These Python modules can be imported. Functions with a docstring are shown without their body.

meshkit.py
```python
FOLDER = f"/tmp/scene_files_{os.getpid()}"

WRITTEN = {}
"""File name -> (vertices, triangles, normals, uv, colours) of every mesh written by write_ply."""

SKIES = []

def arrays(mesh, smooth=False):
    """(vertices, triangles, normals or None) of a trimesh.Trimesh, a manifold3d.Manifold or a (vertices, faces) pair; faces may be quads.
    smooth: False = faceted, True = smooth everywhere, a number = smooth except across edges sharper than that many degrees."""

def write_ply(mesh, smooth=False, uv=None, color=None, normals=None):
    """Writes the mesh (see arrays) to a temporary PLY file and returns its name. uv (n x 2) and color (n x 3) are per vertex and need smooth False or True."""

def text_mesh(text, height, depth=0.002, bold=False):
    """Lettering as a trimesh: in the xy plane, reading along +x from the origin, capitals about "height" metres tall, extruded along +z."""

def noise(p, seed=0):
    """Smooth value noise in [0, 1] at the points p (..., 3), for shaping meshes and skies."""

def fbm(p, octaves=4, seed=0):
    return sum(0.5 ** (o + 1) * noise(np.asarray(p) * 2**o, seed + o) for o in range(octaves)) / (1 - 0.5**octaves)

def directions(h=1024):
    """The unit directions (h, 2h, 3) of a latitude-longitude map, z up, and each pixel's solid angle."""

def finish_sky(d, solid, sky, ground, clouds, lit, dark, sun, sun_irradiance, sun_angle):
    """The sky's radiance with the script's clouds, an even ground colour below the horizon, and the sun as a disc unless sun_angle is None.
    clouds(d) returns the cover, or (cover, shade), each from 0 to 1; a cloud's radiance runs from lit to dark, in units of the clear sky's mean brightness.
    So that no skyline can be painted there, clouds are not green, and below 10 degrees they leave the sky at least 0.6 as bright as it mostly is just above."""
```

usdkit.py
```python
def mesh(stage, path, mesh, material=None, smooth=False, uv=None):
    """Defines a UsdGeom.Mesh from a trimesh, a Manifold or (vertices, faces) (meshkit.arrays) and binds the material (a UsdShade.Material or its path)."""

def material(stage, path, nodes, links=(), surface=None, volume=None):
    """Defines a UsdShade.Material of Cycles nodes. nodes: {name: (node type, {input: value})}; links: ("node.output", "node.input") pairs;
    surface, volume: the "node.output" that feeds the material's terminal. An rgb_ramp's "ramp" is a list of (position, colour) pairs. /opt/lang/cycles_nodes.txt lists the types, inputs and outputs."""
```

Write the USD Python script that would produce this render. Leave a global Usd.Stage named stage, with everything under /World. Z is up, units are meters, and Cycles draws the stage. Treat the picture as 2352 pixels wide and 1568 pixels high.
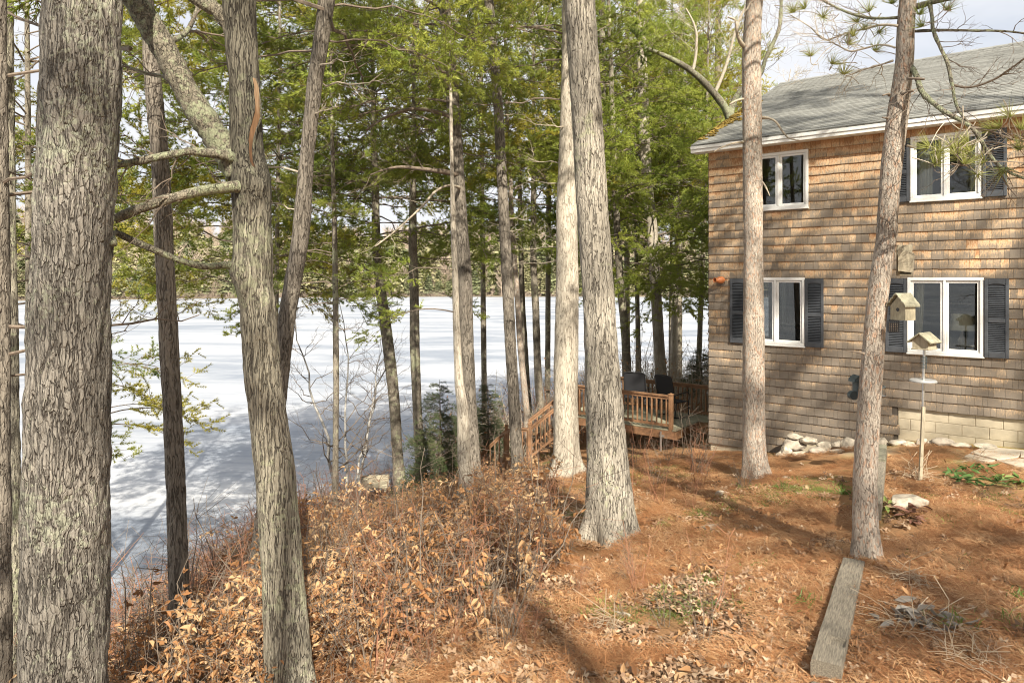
import math, random
import numpy as np, trimesh, usdkit, meshkit
from pxr import Usd, UsdGeom, UsdLux, UsdShade, Gf, Sdf, Vt
from scipy.interpolate import RBFInterpolator, RegularGridInterpolator

stage = Usd.Stage.CreateInMemory()
UsdGeom.SetStageUpAxis(stage, "Z")
UsdGeom.SetStageMetersPerUnit(stage, 1.0)
UsdGeom.Xform.Define(stage, "/World")
UsdGeom.Scope.Define(stage, "/World/Looks")
random.seed(7)
RNG = np.random.default_rng(7)

# ------------------------------------------------------------------ camera, sky, sun
H = 3.0                                    # height of the eye in world z
cam = UsdGeom.Camera.Define(stage, "/World/camera")
cam.AddTranslateOp().Set(Gf.Vec3d(0, 0, H))
cam.AddRotateXOp().Set(90.0)
cam.CreateHorizontalApertureAttr(36.0)
cam.CreateVerticalApertureAttr(24.0)
cam.CreateFocalLengthAttr(24.0)
cam.CreateVerticalApertureOffsetAttr(-2.22)
cam.CreateClippingRangeAttr(Gf.Vec2f(0.1, 5000))
cam.CreateExposureAttr(1.1)

SUN_EL = math.radians(39.0)
sx, sy = 0.24, -1.0
n_ = math.hypot(sx, sy); sx /= n_; sy /= n_
SUN = np.array([sx * math.cos(SUN_EL), sy * math.cos(SUN_EL), math.sin(SUN_EL)])
SUN_ROT = math.atan2(SUN[0], SUN[1])
sky_mat = usdkit.material(stage, "/World/Looks/sky", {
    "sky": ("sky_texture", {"sky_type": "single_scattering", "sun_disc": False, "sun_elevation": SUN_EL, "sun_rotation": SUN_ROT,
                            "altitude": 100.0, "air_density": 1.0, "aerosol_density": 2.0, "ozone_density": 1.0}),
    "tc": ("texture_coordinate", {}),
    "map": ("mapping", {"scale": (1.0, 1.0, 2.6)}),
    "n": ("noise_texture", {"scale": 2.2, "detail": 6.0, "roughness": 0.55}),
    "ramp": ("rgb_ramp", {"ramp": [(0.26, (0.62, 0.62, 0.62)), (0.50, (0.98, 0.98, 0.98))]}),
    "cl": ("mix_color", {"blend_type": "mix", "b": (7.0, 7.1, 7.4)}),
    "bg": ("background_shader", {"strength": 0.065}),
}, [("tc.generated", "map.vector"), ("map.vector", "n.vector"), ("n.fac", "ramp.fac"), ("ramp.color", "cl.fac"), ("sky.color", "cl.a"), ("cl.result", "bg.color")], surface="bg.background")
dome = UsdLux.DomeLight.Define(stage, "/World/sky")
UsdShade.MaterialBindingAPI.Apply(dome.GetPrim()).Bind(sky_mat)
dome.GetPrim().SetCustomDataByKey("kind", "structure")
sun = UsdLux.DistantLight.Define(stage, "/World/sun")
sun.CreateIntensityAttr(1.25)
sun.CreateAngleAttr(0.55)
sun.CreateNormalizeAttr(True) if hasattr(sun, "CreateNormalizeAttr") else None
sun.CreateColorAttr(Gf.Vec3f(1.0, 0.93, 0.80))
zq = Gf.Rotation(Gf.Vec3d(0, 0, 1), Gf.Vec3d(*SUN))
sun.AddOrientOp().Set(Gf.Quatf(zq.GetQuat()))

# ------------------------------------------------------------------ helpers
F, CX, HY = 1568.0, 1176.0, 639.0          # the picture measured 2352 wide


def P(u, v, Y):
    return np.array([(u - CX) / F * Y, Y, H - (v - HY) / F * Y])


_used = {}


def numbered(path):
    k = _used.get(path, 0)
    _used[path] = k + 1
    return path if k == 0 else f"{path}_{k:03d}"


def data(prim, label=None, cat=None, group=None, kind=None):
    for k, x in (("label", label), ("category", cat), ("group", group), ("kind", kind)):
        if x:
            prim.SetCustomDataByKey(k, x)
    return prim


def thing(name, label, cat, loc=(0, 0, 0), rotz=0.0, group=None, kind=None):
    x = UsdGeom.Xform.Define(stage, numbered("/World/" + name))
    x.AddTranslateOp().Set(Gf.Vec3d(*map(float, loc)))
    if rotz:
        x.AddRotateZOp().Set(float(rotz))
    return data(x.GetPrim(), label, cat, group, kind)


def obj(name, mesh, mat, parent=None, smooth=False, label=None, cat=None, group=None, kind=None, prim=None):
    base = parent.GetPath().pathString if parent is not None else "/World"
    m = usdkit.mesh(stage, numbered(f"{base}/{name}"), mesh, mat, smooth)
    if prim:
        for k, arr in prim.items():
            arr = np.asarray(arr, np.float32)
            pv = UsdGeom.PrimvarsAPI(m).CreatePrimvar(k, Sdf.ValueTypeNames.Float3Array, "vertex")
            pv.Set(Vt.Vec3fArray.FromNumpy(arr))
    return data(m.GetPrim(), label, cat, group, kind)


def copy_of(src, label=None, loc=None, rotz=0.0, group=None, cat=None, scale=None):
    was = src.GetCustomData()
    name = src.GetName()
    import re
    name = re.sub(r"_\d{3}$", "", name)
    x = UsdGeom.Xform.Define(stage, numbered("/World/" + name))
    x.GetPrim().GetReferences().AddInternalReference(src.GetPath())
    x.ClearXformOpOrder()
    x = UsdGeom.Xformable(x)
    ops = {o.GetOpName(): o for o in x.GetOrderedXformOps()}
    t = x.GetPrim().GetAttribute("xformOp:translate")
    order = []
    to = UsdGeom.XformOp(t) if t else x.AddTranslateOp()
    to.Set(Gf.Vec3d(*map(float, loc))); order.append(to)
    r = x.GetPrim().GetAttribute("xformOp:rotateZ")
    ro = UsdGeom.XformOp(r) if r else x.AddRotateZOp()
    ro.Set(float(rotz)); order.append(ro)
    if scale is not None:
        s = x.GetPrim().GetAttribute("xformOp:scale")
        so = UsdGeom.XformOp(s) if s else x.AddScaleOp()
        so.Set(Gf.Vec3f(scale, scale, scale)); order.append(so)
    x.SetXformOpOrder(order)
    x.GetPrim().SetInstanceable(True)
    return data(x.GetPrim(), label or was.get("label"), cat or was.get("category"), group or was.get("group"))


class MB:
    """Collects pieces of one mesh."""
    def __init__(s):
        s.v, s.f, s.n, s.a = [], [], 0, []

    def add(s, v, f, attr=None):
        v = np.asarray(v, float); f = np.asarray(f, int)
        if f.shape[1] == 4:
            f = np.vstack([f[:, [0, 1, 2]], f[:, [0, 2, 3]]])
        s.v.append(v); s.f.append(f + s.n); s.n += len(v)
        if attr is not None:
            s.a.append(np.asarray(attr, float))
        return s

    def tri(s, m):
        return s.add(np.array(m.vertices), np.array(m.faces))

    def box(s, lo, hi):
        return s.add(*boxvf(lo, hi))

    def tube(s, pts, r, sides=6, cap=True):
        return s.add(*tubevf(pts, r, sides, cap))

    @property
    def mesh(s):
        return np.vstack(s.v), np.vstack(s.f)

    def moved(s, loc):
        v, f = s.mesh
        return v - np.asarray(loc), f

    @property
    def attr(s):
        return np.vstack(s.a)


BOXF = np.array([[0, 3, 2, 1], [4, 5, 6, 7], [0, 1, 5, 4], [1, 2, 6, 5], [2, 3, 7, 6], [3, 0, 4, 7]])


def boxvf(lo, hi):
    (a, b, c), (d, e, g) = lo, hi
    return np.array([[a, b, c], [d, b, c], [d, e, c], [a, e, c], [a, b, g], [d, b, g], [d, e, g], [a, e, g]], float), BOXF


def bevelbox(lo, hi, b=0.006):
    """Box with chamfered edges (24 vertices)."""
    lo, hi = np.array(lo, float), np.array(hi, float)
    c, h = (lo + hi) / 2, (hi - lo) / 2
    b = min(b, h.min() * 0.45)
    pts = []
    for sx_ in (-1, 1):
        for sy_ in (-1, 1):
            for sz_ in (-1, 1):
                s_ = np.array([sx_, sy_, sz_])
                for k in range(3):
                    q = h - b
                    q = q.copy(); q[k] = h[k]
                    pts.append(c + s_ * q)
    m = trimesh.PointCloud(np.array(pts)).convex_hull
    return np.array(m.vertices), np.array(m.faces)


def beamvf(a, b, w, h, up=(0, 0, 1)):
    a, b = np.asarray(a, float), np.asarray(b, float)
    d = b - a; L = np.linalg.norm(d); d /= L
    s_ = np.cross(d, up); s_ /= np.linalg.norm(s_) + 1e-9
    t = np.cross(s_, d)
    v, f = boxvf((0, -w / 2, -h / 2), (L, w / 2, h / 2))
    return a + v[:, :1] * d + v[:, 1:2] * s_ + v[:, 2:] * t, f


def smoothpath(pts, n):
    pts = np.asarray(pts, float)
    if len(pts) < 3:
        t = np.linspace(0, 1, n)[:, None]
        return pts[0] * (1 - t) + pts[-1] * t
    from scipy.interpolate import PchipInterpolator
    s_ = np.r_[0, np.cumsum(np.linalg.norm(np.diff(pts[:, :3], axis=0), axis=1))]
    return PchipInterpolator(s_, pts)(np.linspace(0, s_[-1], n))


def tubevf(pts, r, sides=6, cap=True):
    p = np.asarray(pts, float); n = len(p)
    r = np.broadcast_to(np.asarray(r, float), (n,))
    t = np.gradient(p, axis=0); t /= np.linalg.norm(t, axis=1, keepdims=True) + 1e-12
    ref = np.array([0, 0, 1.0]) if abs(t[:, 2]).mean() < 0.8 else np.array([1.0, 0, 0])
    a = np.cross(t, ref); a /= np.linalg.norm(a, axis=1, keepdims=True) + 1e-12
    b = np.cross(t, a)
    ang = np.arange(sides) * 2 * np.pi / sides
    v = (p[:, None] + r[:, None, None] * (np.cos(ang)[None, :, None] * a[:, None] + np.sin(ang)[None, :, None] * b[:, None])).reshape(-1, 3)
    i, j = np.meshgrid(np.arange(n - 1), np.arange(sides), indexing="ij")
    q = np.stack([i * sides + j, i * sides + (j + 1) % sides, (i + 1) * sides + (j + 1) % sides, (i + 1) * sides + j], -1).reshape(-1, 4)
    f = np.vstack([q[:, [0, 2, 1]], q[:, [0, 3, 2]]])
    if cap:
        v = np.vstack([v, p[:1], p[-1:]])
        k = np.arange(sides)
        f = np.vstack([f, np.stack([np.full(sides, n * sides), k, (k + 1) % sides], 1),
                       np.stack([np.full(sides, n * sides + 1), (n - 1) * sides + (k + 1) % sides, (n - 1) * sides + k], 1)])
    return v, f


def mat(name, nodes, links, surface="p.BSDF", volume=None):
    return usdkit.material(stage, f"/World/Looks/{name}", nodes, links, surface=surface, volume=volume)


def plain(name, col, rough=0.6, var=0.25, scale=6.0, metallic=0.0, bump=0.0, bscale=60.0, stretch=(1, 1, 1), spec=0.5):
    c = np.array(col)
    nodes = {"g": ("texture_coordinate", {}), "m": ("mapping", {"scale": stretch}),
             "n": ("noise_texture", {"scale": scale, "detail": 5.0, "roughness": 0.6}),
             "r": ("rgb_ramp", {"ramp": [(0.3, c * (1 - var)), (0.7, np.minimum(c * (1 + var), 0.95))]}),
             "p": ("principled_bsdf", {"roughness": rough, "metallic": metallic, "specular_ior_level": spec})}
    links = [("g.object", "m.vector"), ("m.vector", "n.vector"), ("n.fac", "r.fac"), ("r.color", "p.base_color")]
    if bump:
        nodes["n2"] = ("noise_texture", {"scale": bscale, "detail": 3.0})
        nodes["b"] = ("bump", {"strength": bump, "distance": 0.01})
        links += [("m.vector", "n2.vector"), ("n2.fac", "b.height"), ("b.normal", "p.normal")]
    return mat(name, nodes, links)


# ------------------------------------------------------------------ materials
def bark(name, c1, c2, crack, scale=16.0, stretch=0.3, lichen=None, lamount=0.0, lscale=9.0, bump=0.8, dist=0.03, fw=0.045, flake=None, pmax=0.35, vor=0.5, stain=None):
    """Vertical fissures (stretched noise), weaker plates (voronoi), fine grain, patchy lichen; stain: (z from, z to) darkens upwards."""
    nodes = {"g": ("geometry", {}),
             "nd": ("noise_texture", {"scale": 5.0, "detail": 3.0}),
             "sub": ("vector_math", {"math_type": "multiply_add", "vector2": (0.05, 0.05, 0.05)}),
             "m": ("mapping", {"scale": (1, 1, stretch)}), "mf_": ("mapping", {"scale": (1, 1, stretch * 0.55)}),
             "fn": ("noise_texture", {"scale": scale * 0.9, "detail": 2.5, "roughness": 0.55}),
             "fs": ("math", {"math_type": "subtract", "value2": 0.5}), "fa": ("math", {"math_type": "absolute"}),
             "fm": ("map_range", {"from_min": 0.004, "from_max": fw, "to_min": 0.0, "to_max": 1.0, "clamp": True}),
             "v": ("voronoi_texture", {"feature": "distance_to_edge", "scale": scale * 1.25, "randomness": 1.0}),
             "vm": ("map_range", {"from_min": 0.0, "from_max": 0.10, "to_min": 1 - vor, "to_max": 1.0, "clamp": True}),
             "mi": ("math", {"math_type": "multiply"}),
             "n1": ("noise_texture", {"scale": 42.0, "detail": 6.0, "roughness": 0.75}),
             "pt": ("noise_texture", {"scale": 6.0, "detail": 3.0}), "pm": ("map_range", {"from_min": 0.42, "from_max": 0.66, "to_min": 0.0, "to_max": pmax, "clamp": True}),
             "pa": ("math", {"math_type": "add"}), "pc": ("clamp", {}),
             "r1": ("rgb_ramp", {"ramp": [(0.30, c1), (0.70, c2)]}),
             "mx": ("mix_color", {"blend_type": "mix", "a": crack}),
             "n3": ("noise_texture", {"scale": 1.3, "detail": 4.0}),
             "hs": ("map_range", {"from_min": 0.3, "from_max": 0.7, "to_min": 0.68, "to_max": 1.22, "clamp": True}),
             "hv": ("hsv", {}),
             "h": ("math", {"math_type": "multiply_add", "value2": 0.6}),
             "b": ("bump", {"strength": bump, "distance": dist}),
             "p": ("principled_bsdf", {"roughness": 0.9, "specular_ior_level": 0.15})}
    links = [("g.position", "nd.vector"), ("nd.color", "sub.vector1"), ("g.position", "sub.vector3"), ("sub.vector", "m.vector"), ("sub.vector", "mf_.vector"), ("m.vector", "v.vector"), ("mf_.vector", "fn.vector"),
             ("fn.fac", "fs.value1"), ("fs.value", "fa.value1"), ("fa.value", "fm.value"), ("v.distance", "vm.value"), ("fm.result", "mi.value1"), ("vm.result", "mi.value2"),
             ("m.vector", "n1.vector"), ("n1.fac", "r1.fac"), ("g.position", "pt.vector"), ("pt.fac", "pm.value"), ("mi.value", "pa.value1"), ("pm.result", "pa.value2"), ("pa.value", "pc.value"), ("pc.result", "mx.fac"),
             ("g.position", "n3.vector"), ("n3.fac", "hs.value"), ("n1.fac", "h.value1"), ("mi.value", "h.value3"), ("h.value", "b.height"), ("b.normal", "p.normal")]
    if stain is None:
        links += [("hs.result", "hv.value")]
    else:
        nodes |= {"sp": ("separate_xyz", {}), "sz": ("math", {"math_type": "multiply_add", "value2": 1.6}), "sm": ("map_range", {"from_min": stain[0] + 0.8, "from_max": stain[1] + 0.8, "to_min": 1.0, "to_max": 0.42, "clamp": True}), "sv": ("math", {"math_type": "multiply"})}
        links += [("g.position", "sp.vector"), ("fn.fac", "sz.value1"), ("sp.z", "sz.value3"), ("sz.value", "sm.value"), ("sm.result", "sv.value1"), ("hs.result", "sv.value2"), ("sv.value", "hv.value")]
    last = "r1.color"
    if flake is not None:
        nodes["vf"] = ("voronoi_texture", {"feature": "f1", "scale": scale * 1.6})
        nodes["sf"] = ("separate_xyz", {})
        nodes["rf"] = ("map_range", {"from_min": 0.72, "from_max": 0.9, "to_min": 0.0, "to_max": 0.8, "clamp": True})
        nodes["mf"] = ("mix_color", {"blend_type": "mix", "b": flake})
        links += [("m.vector", "vf.vector"), ("vf.color", "sf.vector"), ("sf.x", "rf.value"), ("rf.result", "mf.fac"), (last, "mf.a")]
        last = "mf.result"
    links += [(last, "mx.b")]
    last = "mx.result"
    if lichen is not None:
        nodes["nl"] = ("noise_texture", {"scale": lscale, "detail": 7.0, "roughness": 0.72})
        nodes["nm"] = ("noise_texture", {"scale": 1.7, "detail": 2.0})
        nodes["la"] = ("math", {"math_type": "multiply_add", "value2": 0.55})
        nodes["rl"] = ("map_range", {"from_min": 0.905 - lamount, "from_max": 0.965 - lamount, "to_min": 0.0, "to_max": 0.85, "clamp": True})
        nodes["ml"] = ("mix_color", {"blend_type": "mix", "b": lichen})
        links += [("g.position", "nl.vector"), ("g.position", "nm.vector"), ("nm.fac", "la.value1"), ("nl.fac", "la.value3"), ("la.value", "rl.value"), ("rl.result", "ml.fac"), (last, "ml.a")]
        last = "ml.result"
    links += [(last, "hv.color"), ("hv.color", "p.base_color")]
    return mat(name, nodes, links)


M = {}
M["bark_pine"] = bark("bark_pine", (0.15, 0.128, 0.104), (0.30, 0.262, 0.212), (0.085, 0.071, 0.057), scale=30, stretch=0.24, vor=0.25)
M["bark_pine_lichen"] = bark("bark_pine_lichen", (0.125, 0.110, 0.094), (0.30, 0.272, 0.23), (0.068, 0.058, 0.049), scale=34, stretch=0.24, lichen=(0.30, 0.30, 0.225), lamount=0.045, lscale=21, bump=0.9, dist=0.028, pmax=0.3, fw=0.055, vor=0.3)
M["bark_oak"] = bark("bark_oak", (0.16, 0.14, 0.108), (0.41, 0.375, 0.29), (0.08, 0.068, 0.055), scale=44, stretch=0.12, lichen=(0.38, 0.38, 0.25), lamount=0.10, lscale=14, bump=0.9, dist=0.022, fw=0.06, vor=0.2)
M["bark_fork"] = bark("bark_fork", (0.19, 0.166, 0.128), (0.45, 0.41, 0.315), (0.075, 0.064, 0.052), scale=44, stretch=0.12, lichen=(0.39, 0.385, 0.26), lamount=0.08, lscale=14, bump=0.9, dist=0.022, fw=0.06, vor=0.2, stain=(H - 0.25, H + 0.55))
M["bark_limb"] = bark("bark_limb", (0.12, 0.105, 0.08), (0.29, 0.255, 0.19), (0.07, 0.06, 0.048), scale=40, stretch=0.6, lichen=(0.30, 0.315, 0.20), lamount=0.15, lscale=18, bump=0.8, dist=0.02, vor=0.3)
M["bark_big"] = bark("bark_big", (0.235, 0.207, 0.165), (0.42, 0.378, 0.31), (0.095, 0.08, 0.064), scale=25, stretch=0.2, lichen=(0.36, 0.35, 0.24), lamount=0.02, bump=0.9, dist=0.025, fw=0.036, pmax=0.35, vor=0.28)
M["bark_pale"] = bark("bark_pale", (0.34, 0.295, 0.232), (0.53, 0.475, 0.385), (0.21, 0.172, 0.13), scale=32, stretch=0.18, bump=0.7, dist=0.018, fw=0.035, vor=0.2)
M["bark_red"] = bark("bark_red", (0.29, 0.24, 0.195), (0.50, 0.44, 0.365), (0.185, 0.148, 0.12), scale=38, stretch=0.36, flake=(0.42, 0.27, 0.185), bump=0.8, dist=0.016, fw=0.032, vor=0.3)
M["bark_slim"] = bark("bark_slim", (0.15, 0.13, 0.102), (0.31, 0.27, 0.21), (0.085, 0.07, 0.056), scale=32, stretch=0.35, lichen=(0.34, 0.34, 0.22), lamount=0.07, bump=0.6, dist=0.015, vor=0.25)
M["bark_birch"] = bark("bark_birch", (0.30, 0.285, 0.26), (0.50, 0.48, 0.45), (0.10, 0.09, 0.08), scale=22, stretch=3.0, bump=0.3, dist=0.01, vor=0.2)
M["twig"] = plain("twig", (0.15, 0.115, 0.085), 0.85, 0.4, 30)
M["twig_pale"] = plain("twig_pale", (0.36, 0.31, 0.24), 0.85, 0.35, 30)
M["twig_red"] = plain("twig_red", (0.24, 0.11, 0.06), 0.8, 0.4, 20)
M["dead_wood"] = plain("dead_wood", (0.33, 0.28, 0.21), 0.85, 0.35, 25, bump=0.4)
M["heartwood"] = mat("heartwood", {"g": ("geometry", {}), "m": ("mapping", {"scale": (60, 60, 5)}), "n": ("noise_texture", {"scale": 1.0, "detail": 4.0}), "s": ("separate_xyz", {}),
    "z": ("map_range", {"from_min": H + 0.75, "from_max": H + 1.5, "to_min": 0.0, "to_max": 0.75, "clamp": True}), "a": ("math", {"math_type": "multiply_add", "value2": 0.6}), "o": ("math", {"math_type": "subtract", "value2": 0.18}),
    "r": ("rgb_ramp", {"ramp": [(0.0, (0.03, 0.02, 0.013)), (0.35, (0.07, 0.038, 0.02)), (0.65, (0.15, 0.085, 0.045)), (1.0, (0.30, 0.21, 0.13))]}), "b": ("bump", {"strength": 0.7, "distance": 0.01}), "p": ("principled_bsdf", {"roughness": 0.9, "specular_ior_level": 0.15})},
    [("g.position", "m.vector"), ("m.vector", "n.vector"), ("g.position", "s.vector"), ("s.z", "z.value"), ("n.fac", "a.value1"), ("z.result", "a.value3"), ("a.value", "o.value1"), ("o.value", "r.fac"), ("r.color", "p.base_color"), ("n.fac", "b.height"), ("b.normal", "p.normal")])


def needle(name, c1, c2, trans=0.35):
    return mat(name, {
        "oi": ("object_info", {}), "g": ("geometry", {}),
        "r": ("rgb_ramp", {"ramp": [(0.0, c1), (1.0, c2)]}),
        "n": ("noise_texture", {"scale": 1.3, "detail": 2.0}),
        "mr": ("map_range", {"from_min": 0.3, "from_max": 0.7, "to_min": -0.25, "to_max": 0.75, "clamp": False}),
        "ad": ("math", {"math_type": "multiply_add", "value2": 0.5}),
        "p": ("principled_bsdf", {"roughness": 0.5, "specular_ior_level": 0.35}),
        "t": ("translucent_bsdf", {}),
        "mc": ("mix_closure", {"fac": trans})},
        [("g.position", "n.vector"), ("n.fac", "mr.value"), ("oi.random", "ad.value1"), ("mr.result", "ad.value3"), ("ad.value", "r.fac"),
         ("r.color", "p.base_color"), ("r.color", "t.color"), ("p.BSDF", "mc.closure1"), ("t.BSDF", "mc.closure2")], surface="mc.closure")


M["needle_dark"] = needle("needle_dark", (0.14, 0.19, 0.035), (0.33, 0.35, 0.06))
M["needle_lime"] = needle("needle_lime", (0.23, 0.30, 0.05), (0.44, 0.47, 0.085), 0.42)
M["needle_yellow"] = needle("needle_yellow", (0.32, 0.305, 0.045), (0.56, 0.50, 0.08), 0.45)
M["needle_red_pine"] = needle("needle_red_pine", (0.16, 0.20, 0.05), (0.34, 0.34, 0.10), 0.25)
M["needle_hemlock"] = needle("needle_hemlock", (0.05, 0.09, 0.035), (0.13, 0.17, 0.06), 0.2)
M["needle_green"] = needle("needle_green", (0.06, 0.12, 0.02), (0.12, 0.2, 0.04), 0.3)


def leafmat(name, stops, trans=0.3):
    return mat(name, {
        "oi": ("object_info", {}), "g": ("geometry", {}),
        "w": ("math", {"math_type": "add"}), "fr": ("math", {"math_type": "fraction"}),
        "r": ("rgb_ramp", {"ramp": stops}),
        "p": ("principled_bsdf", {"roughness": 0.6, "specular_ior_level": 0.3}),
        "t": ("translucent_bsdf", {}), "mc": ("mix_closure", {"fac": trans})},
        [("oi.random", "w.value1"), ("g.random_per_island", "w.value2"), ("w.value", "fr.value1"), ("fr.value", "r.fac"),
         ("r.color", "p.base_color"), ("r.color", "t.color"), ("p.BSDF", "mc.closure1"), ("t.BSDF", "mc.closure2")], surface="mc.closure")


M["beech_leaf"] = leafmat("beech_leaf", [(0, (0.15, 0.07, 0.032)), (0.3, (0.36, 0.175, 0.072)), (0.65, (0.52, 0.30, 0.14)), (1, (0.63, 0.44, 0.25))], 0.35)
M["litter_leaf"] = leafmat("litter_leaf", [(0, (0.12, 0.07, 0.04)), (0.4, (0.26, 0.155, 0.088)), (0.75, (0.37, 0.245, 0.15)), (1, (0.47, 0.36, 0.25))], 0.12)
M["litter_needle"] = leafmat("litter_needle", [(0, (0.22, 0.09, 0.036)), (0.5, (0.40, 0.19, 0.08)), (1, (0.53, 0.34, 0.18))], 0.1)
M["rhodo_leaf"] = leafmat("rhodo_leaf", [(0, (0.05, 0.10, 0.025)), (0.6, (0.10, 0.17, 0.04)), (1, (0.20, 0.24, 0.07))], 0.1)
M["red_leaf"] = leafmat("red_leaf", [(0, (0.10, 0.05, 0.035)), (0.6, (0.19, 0.09, 0.06)), (0.75, (0.13, 0.19, 0.04)), (1, (0.2, 0.25, 0.06))], 0.1)
M["grass_blade"] = leafmat("grass_blade", [(0, (0.09, 0.13, 0.03)), (1, (0.24, 0.27, 0.07))], 0.3)
M["dead_stalk"] = leafmat("dead_stalk", [(0, (0.28, 0.21, 0.14)), (1, (0.52, 0.42, 0.30))], 0.1)
M["grey_leaf"] = leafmat("grey_leaf", [(0, (0.16, 0.14, 0.12)), (1, (0.42, 0.38, 0.33))], 0.1)

M["ground"] = mat("ground", {
    "g": ("geometry", {}),
    "n1": ("noise_texture", {"scale": 0.9, "detail": 4.0}),
    "n2": ("noise_texture", {"scale": 26.0, "detail": 6.0, "roughness": 0.75}),
    "m3": ("mapping", {"scale": (70, 160, 70), "rotation": (0, 0, 0.5)}),
    "n3": ("noise_texture", {"scale": 1.0, "detail": 4.0, "roughness": 0.7, "distortion": 1.5}),
    "r2": ("rgb_ramp", {"ramp": [(0.30, (0.095, 0.06, 0.036)), (0.45, (0.25, 0.145, 0.075)), (0.57, (0.39, 0.212, 0.10)), (0.70, (0.52, 0.37, 0.23))]}),
    "ad": ("mix_color", {"blend_type": "mix", "fac": 0.5}),
    "r1": ("map_range", {"from_min": 0.52, "from_max": 0.66, "to_min": 0.0, "to_max": 0.85, "clamp": True}),
    "gm": ("mix_color", {"blend_type": "mix", "b": (0.15, 0.155, 0.05)}),
    "at": ("attribute", {"attribute": "zone"}), "sp": ("separate_xyz", {}),
    "lawn": ("mix_color", {"blend_type": "mix", "b": (0.36, 0.31, 0.11)}),
    "grav": ("mix_color", {"blend_type": "mix", "b": (0.46, 0.38, 0.28)}),
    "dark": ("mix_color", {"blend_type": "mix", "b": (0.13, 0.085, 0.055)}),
    "b": ("bump", {"strength": 0.9, "distance": 0.03}),
    "p": ("principled_bsdf", {"roughness": 0.95, "specular_ior_level": 0.1})},
    [("g.position", "n1.vector"), ("g.position", "n2.vector"), ("g.position", "m3.vector"), ("m3.vector", "n3.vector"),
     ("n2.color", "ad.a"), ("n3.color", "ad.b"), ("ad.result", "r2.fac"), ("n1.fac", "r1.value"), ("r1.result", "gm.fac"), ("r2.color", "gm.a"),
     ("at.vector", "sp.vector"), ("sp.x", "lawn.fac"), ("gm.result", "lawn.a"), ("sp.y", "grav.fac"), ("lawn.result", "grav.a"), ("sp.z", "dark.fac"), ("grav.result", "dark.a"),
     ("dark.result", "p.base_color"), ("n2.fac", "b.height"), ("b.normal", "p.normal")])
M["ice"] = mat("ice", {
    "g": ("geometry", {}),
    "m": ("mapping", {"scale": (0.035, 0.11, 1.0), "rotation": (0, 0, 0.25)}), "n": ("noise_texture", {"scale": 1.0, "detail": 8.0, "roughness": 0.62, "distortion": 0.7}),
    "m2": ("mapping", {"scale": (0.5, 2.6, 1.0), "rotation": (0, 0, 0.45)}), "n2": ("noise_texture", {"scale": 1.0, "detail": 6.0, "roughness": 0.7}),
    "r": ("rgb_ramp", {"ramp": [(0.40, (0.23, 0.255, 0.295)), (0.50, (0.335, 0.352, 0.382)), (0.62, (0.46, 0.465, 0.475))]}),
    "r2": ("rgb_ramp", {"ramp": [(0.35, (0.72, 0.74, 0.78)), (0.55, (1, 1, 1))]}),
    "mx": ("mix_color", {"blend_type": "multiply", "fac": 0.8}),
    "b": ("bump", {"strength": 0.5, "distance": 0.08}),
    "p": ("principled_bsdf", {"roughness": 0.55, "specular_ior_level": 0.3})},
    [("g.position", "m.vector"), ("m.vector", "n.vector"), ("g.position", "m2.vector"), ("m2.vector", "n2.vector"), ("n.fac", "r.fac"), ("n2.fac", "r2.fac"), ("r.color", "mx.a"), ("r2.color", "mx.b"),
     ("mx.result", "p.base_color"), ("n2.fac", "b.height"), ("b.normal", "p.normal")])
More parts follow.
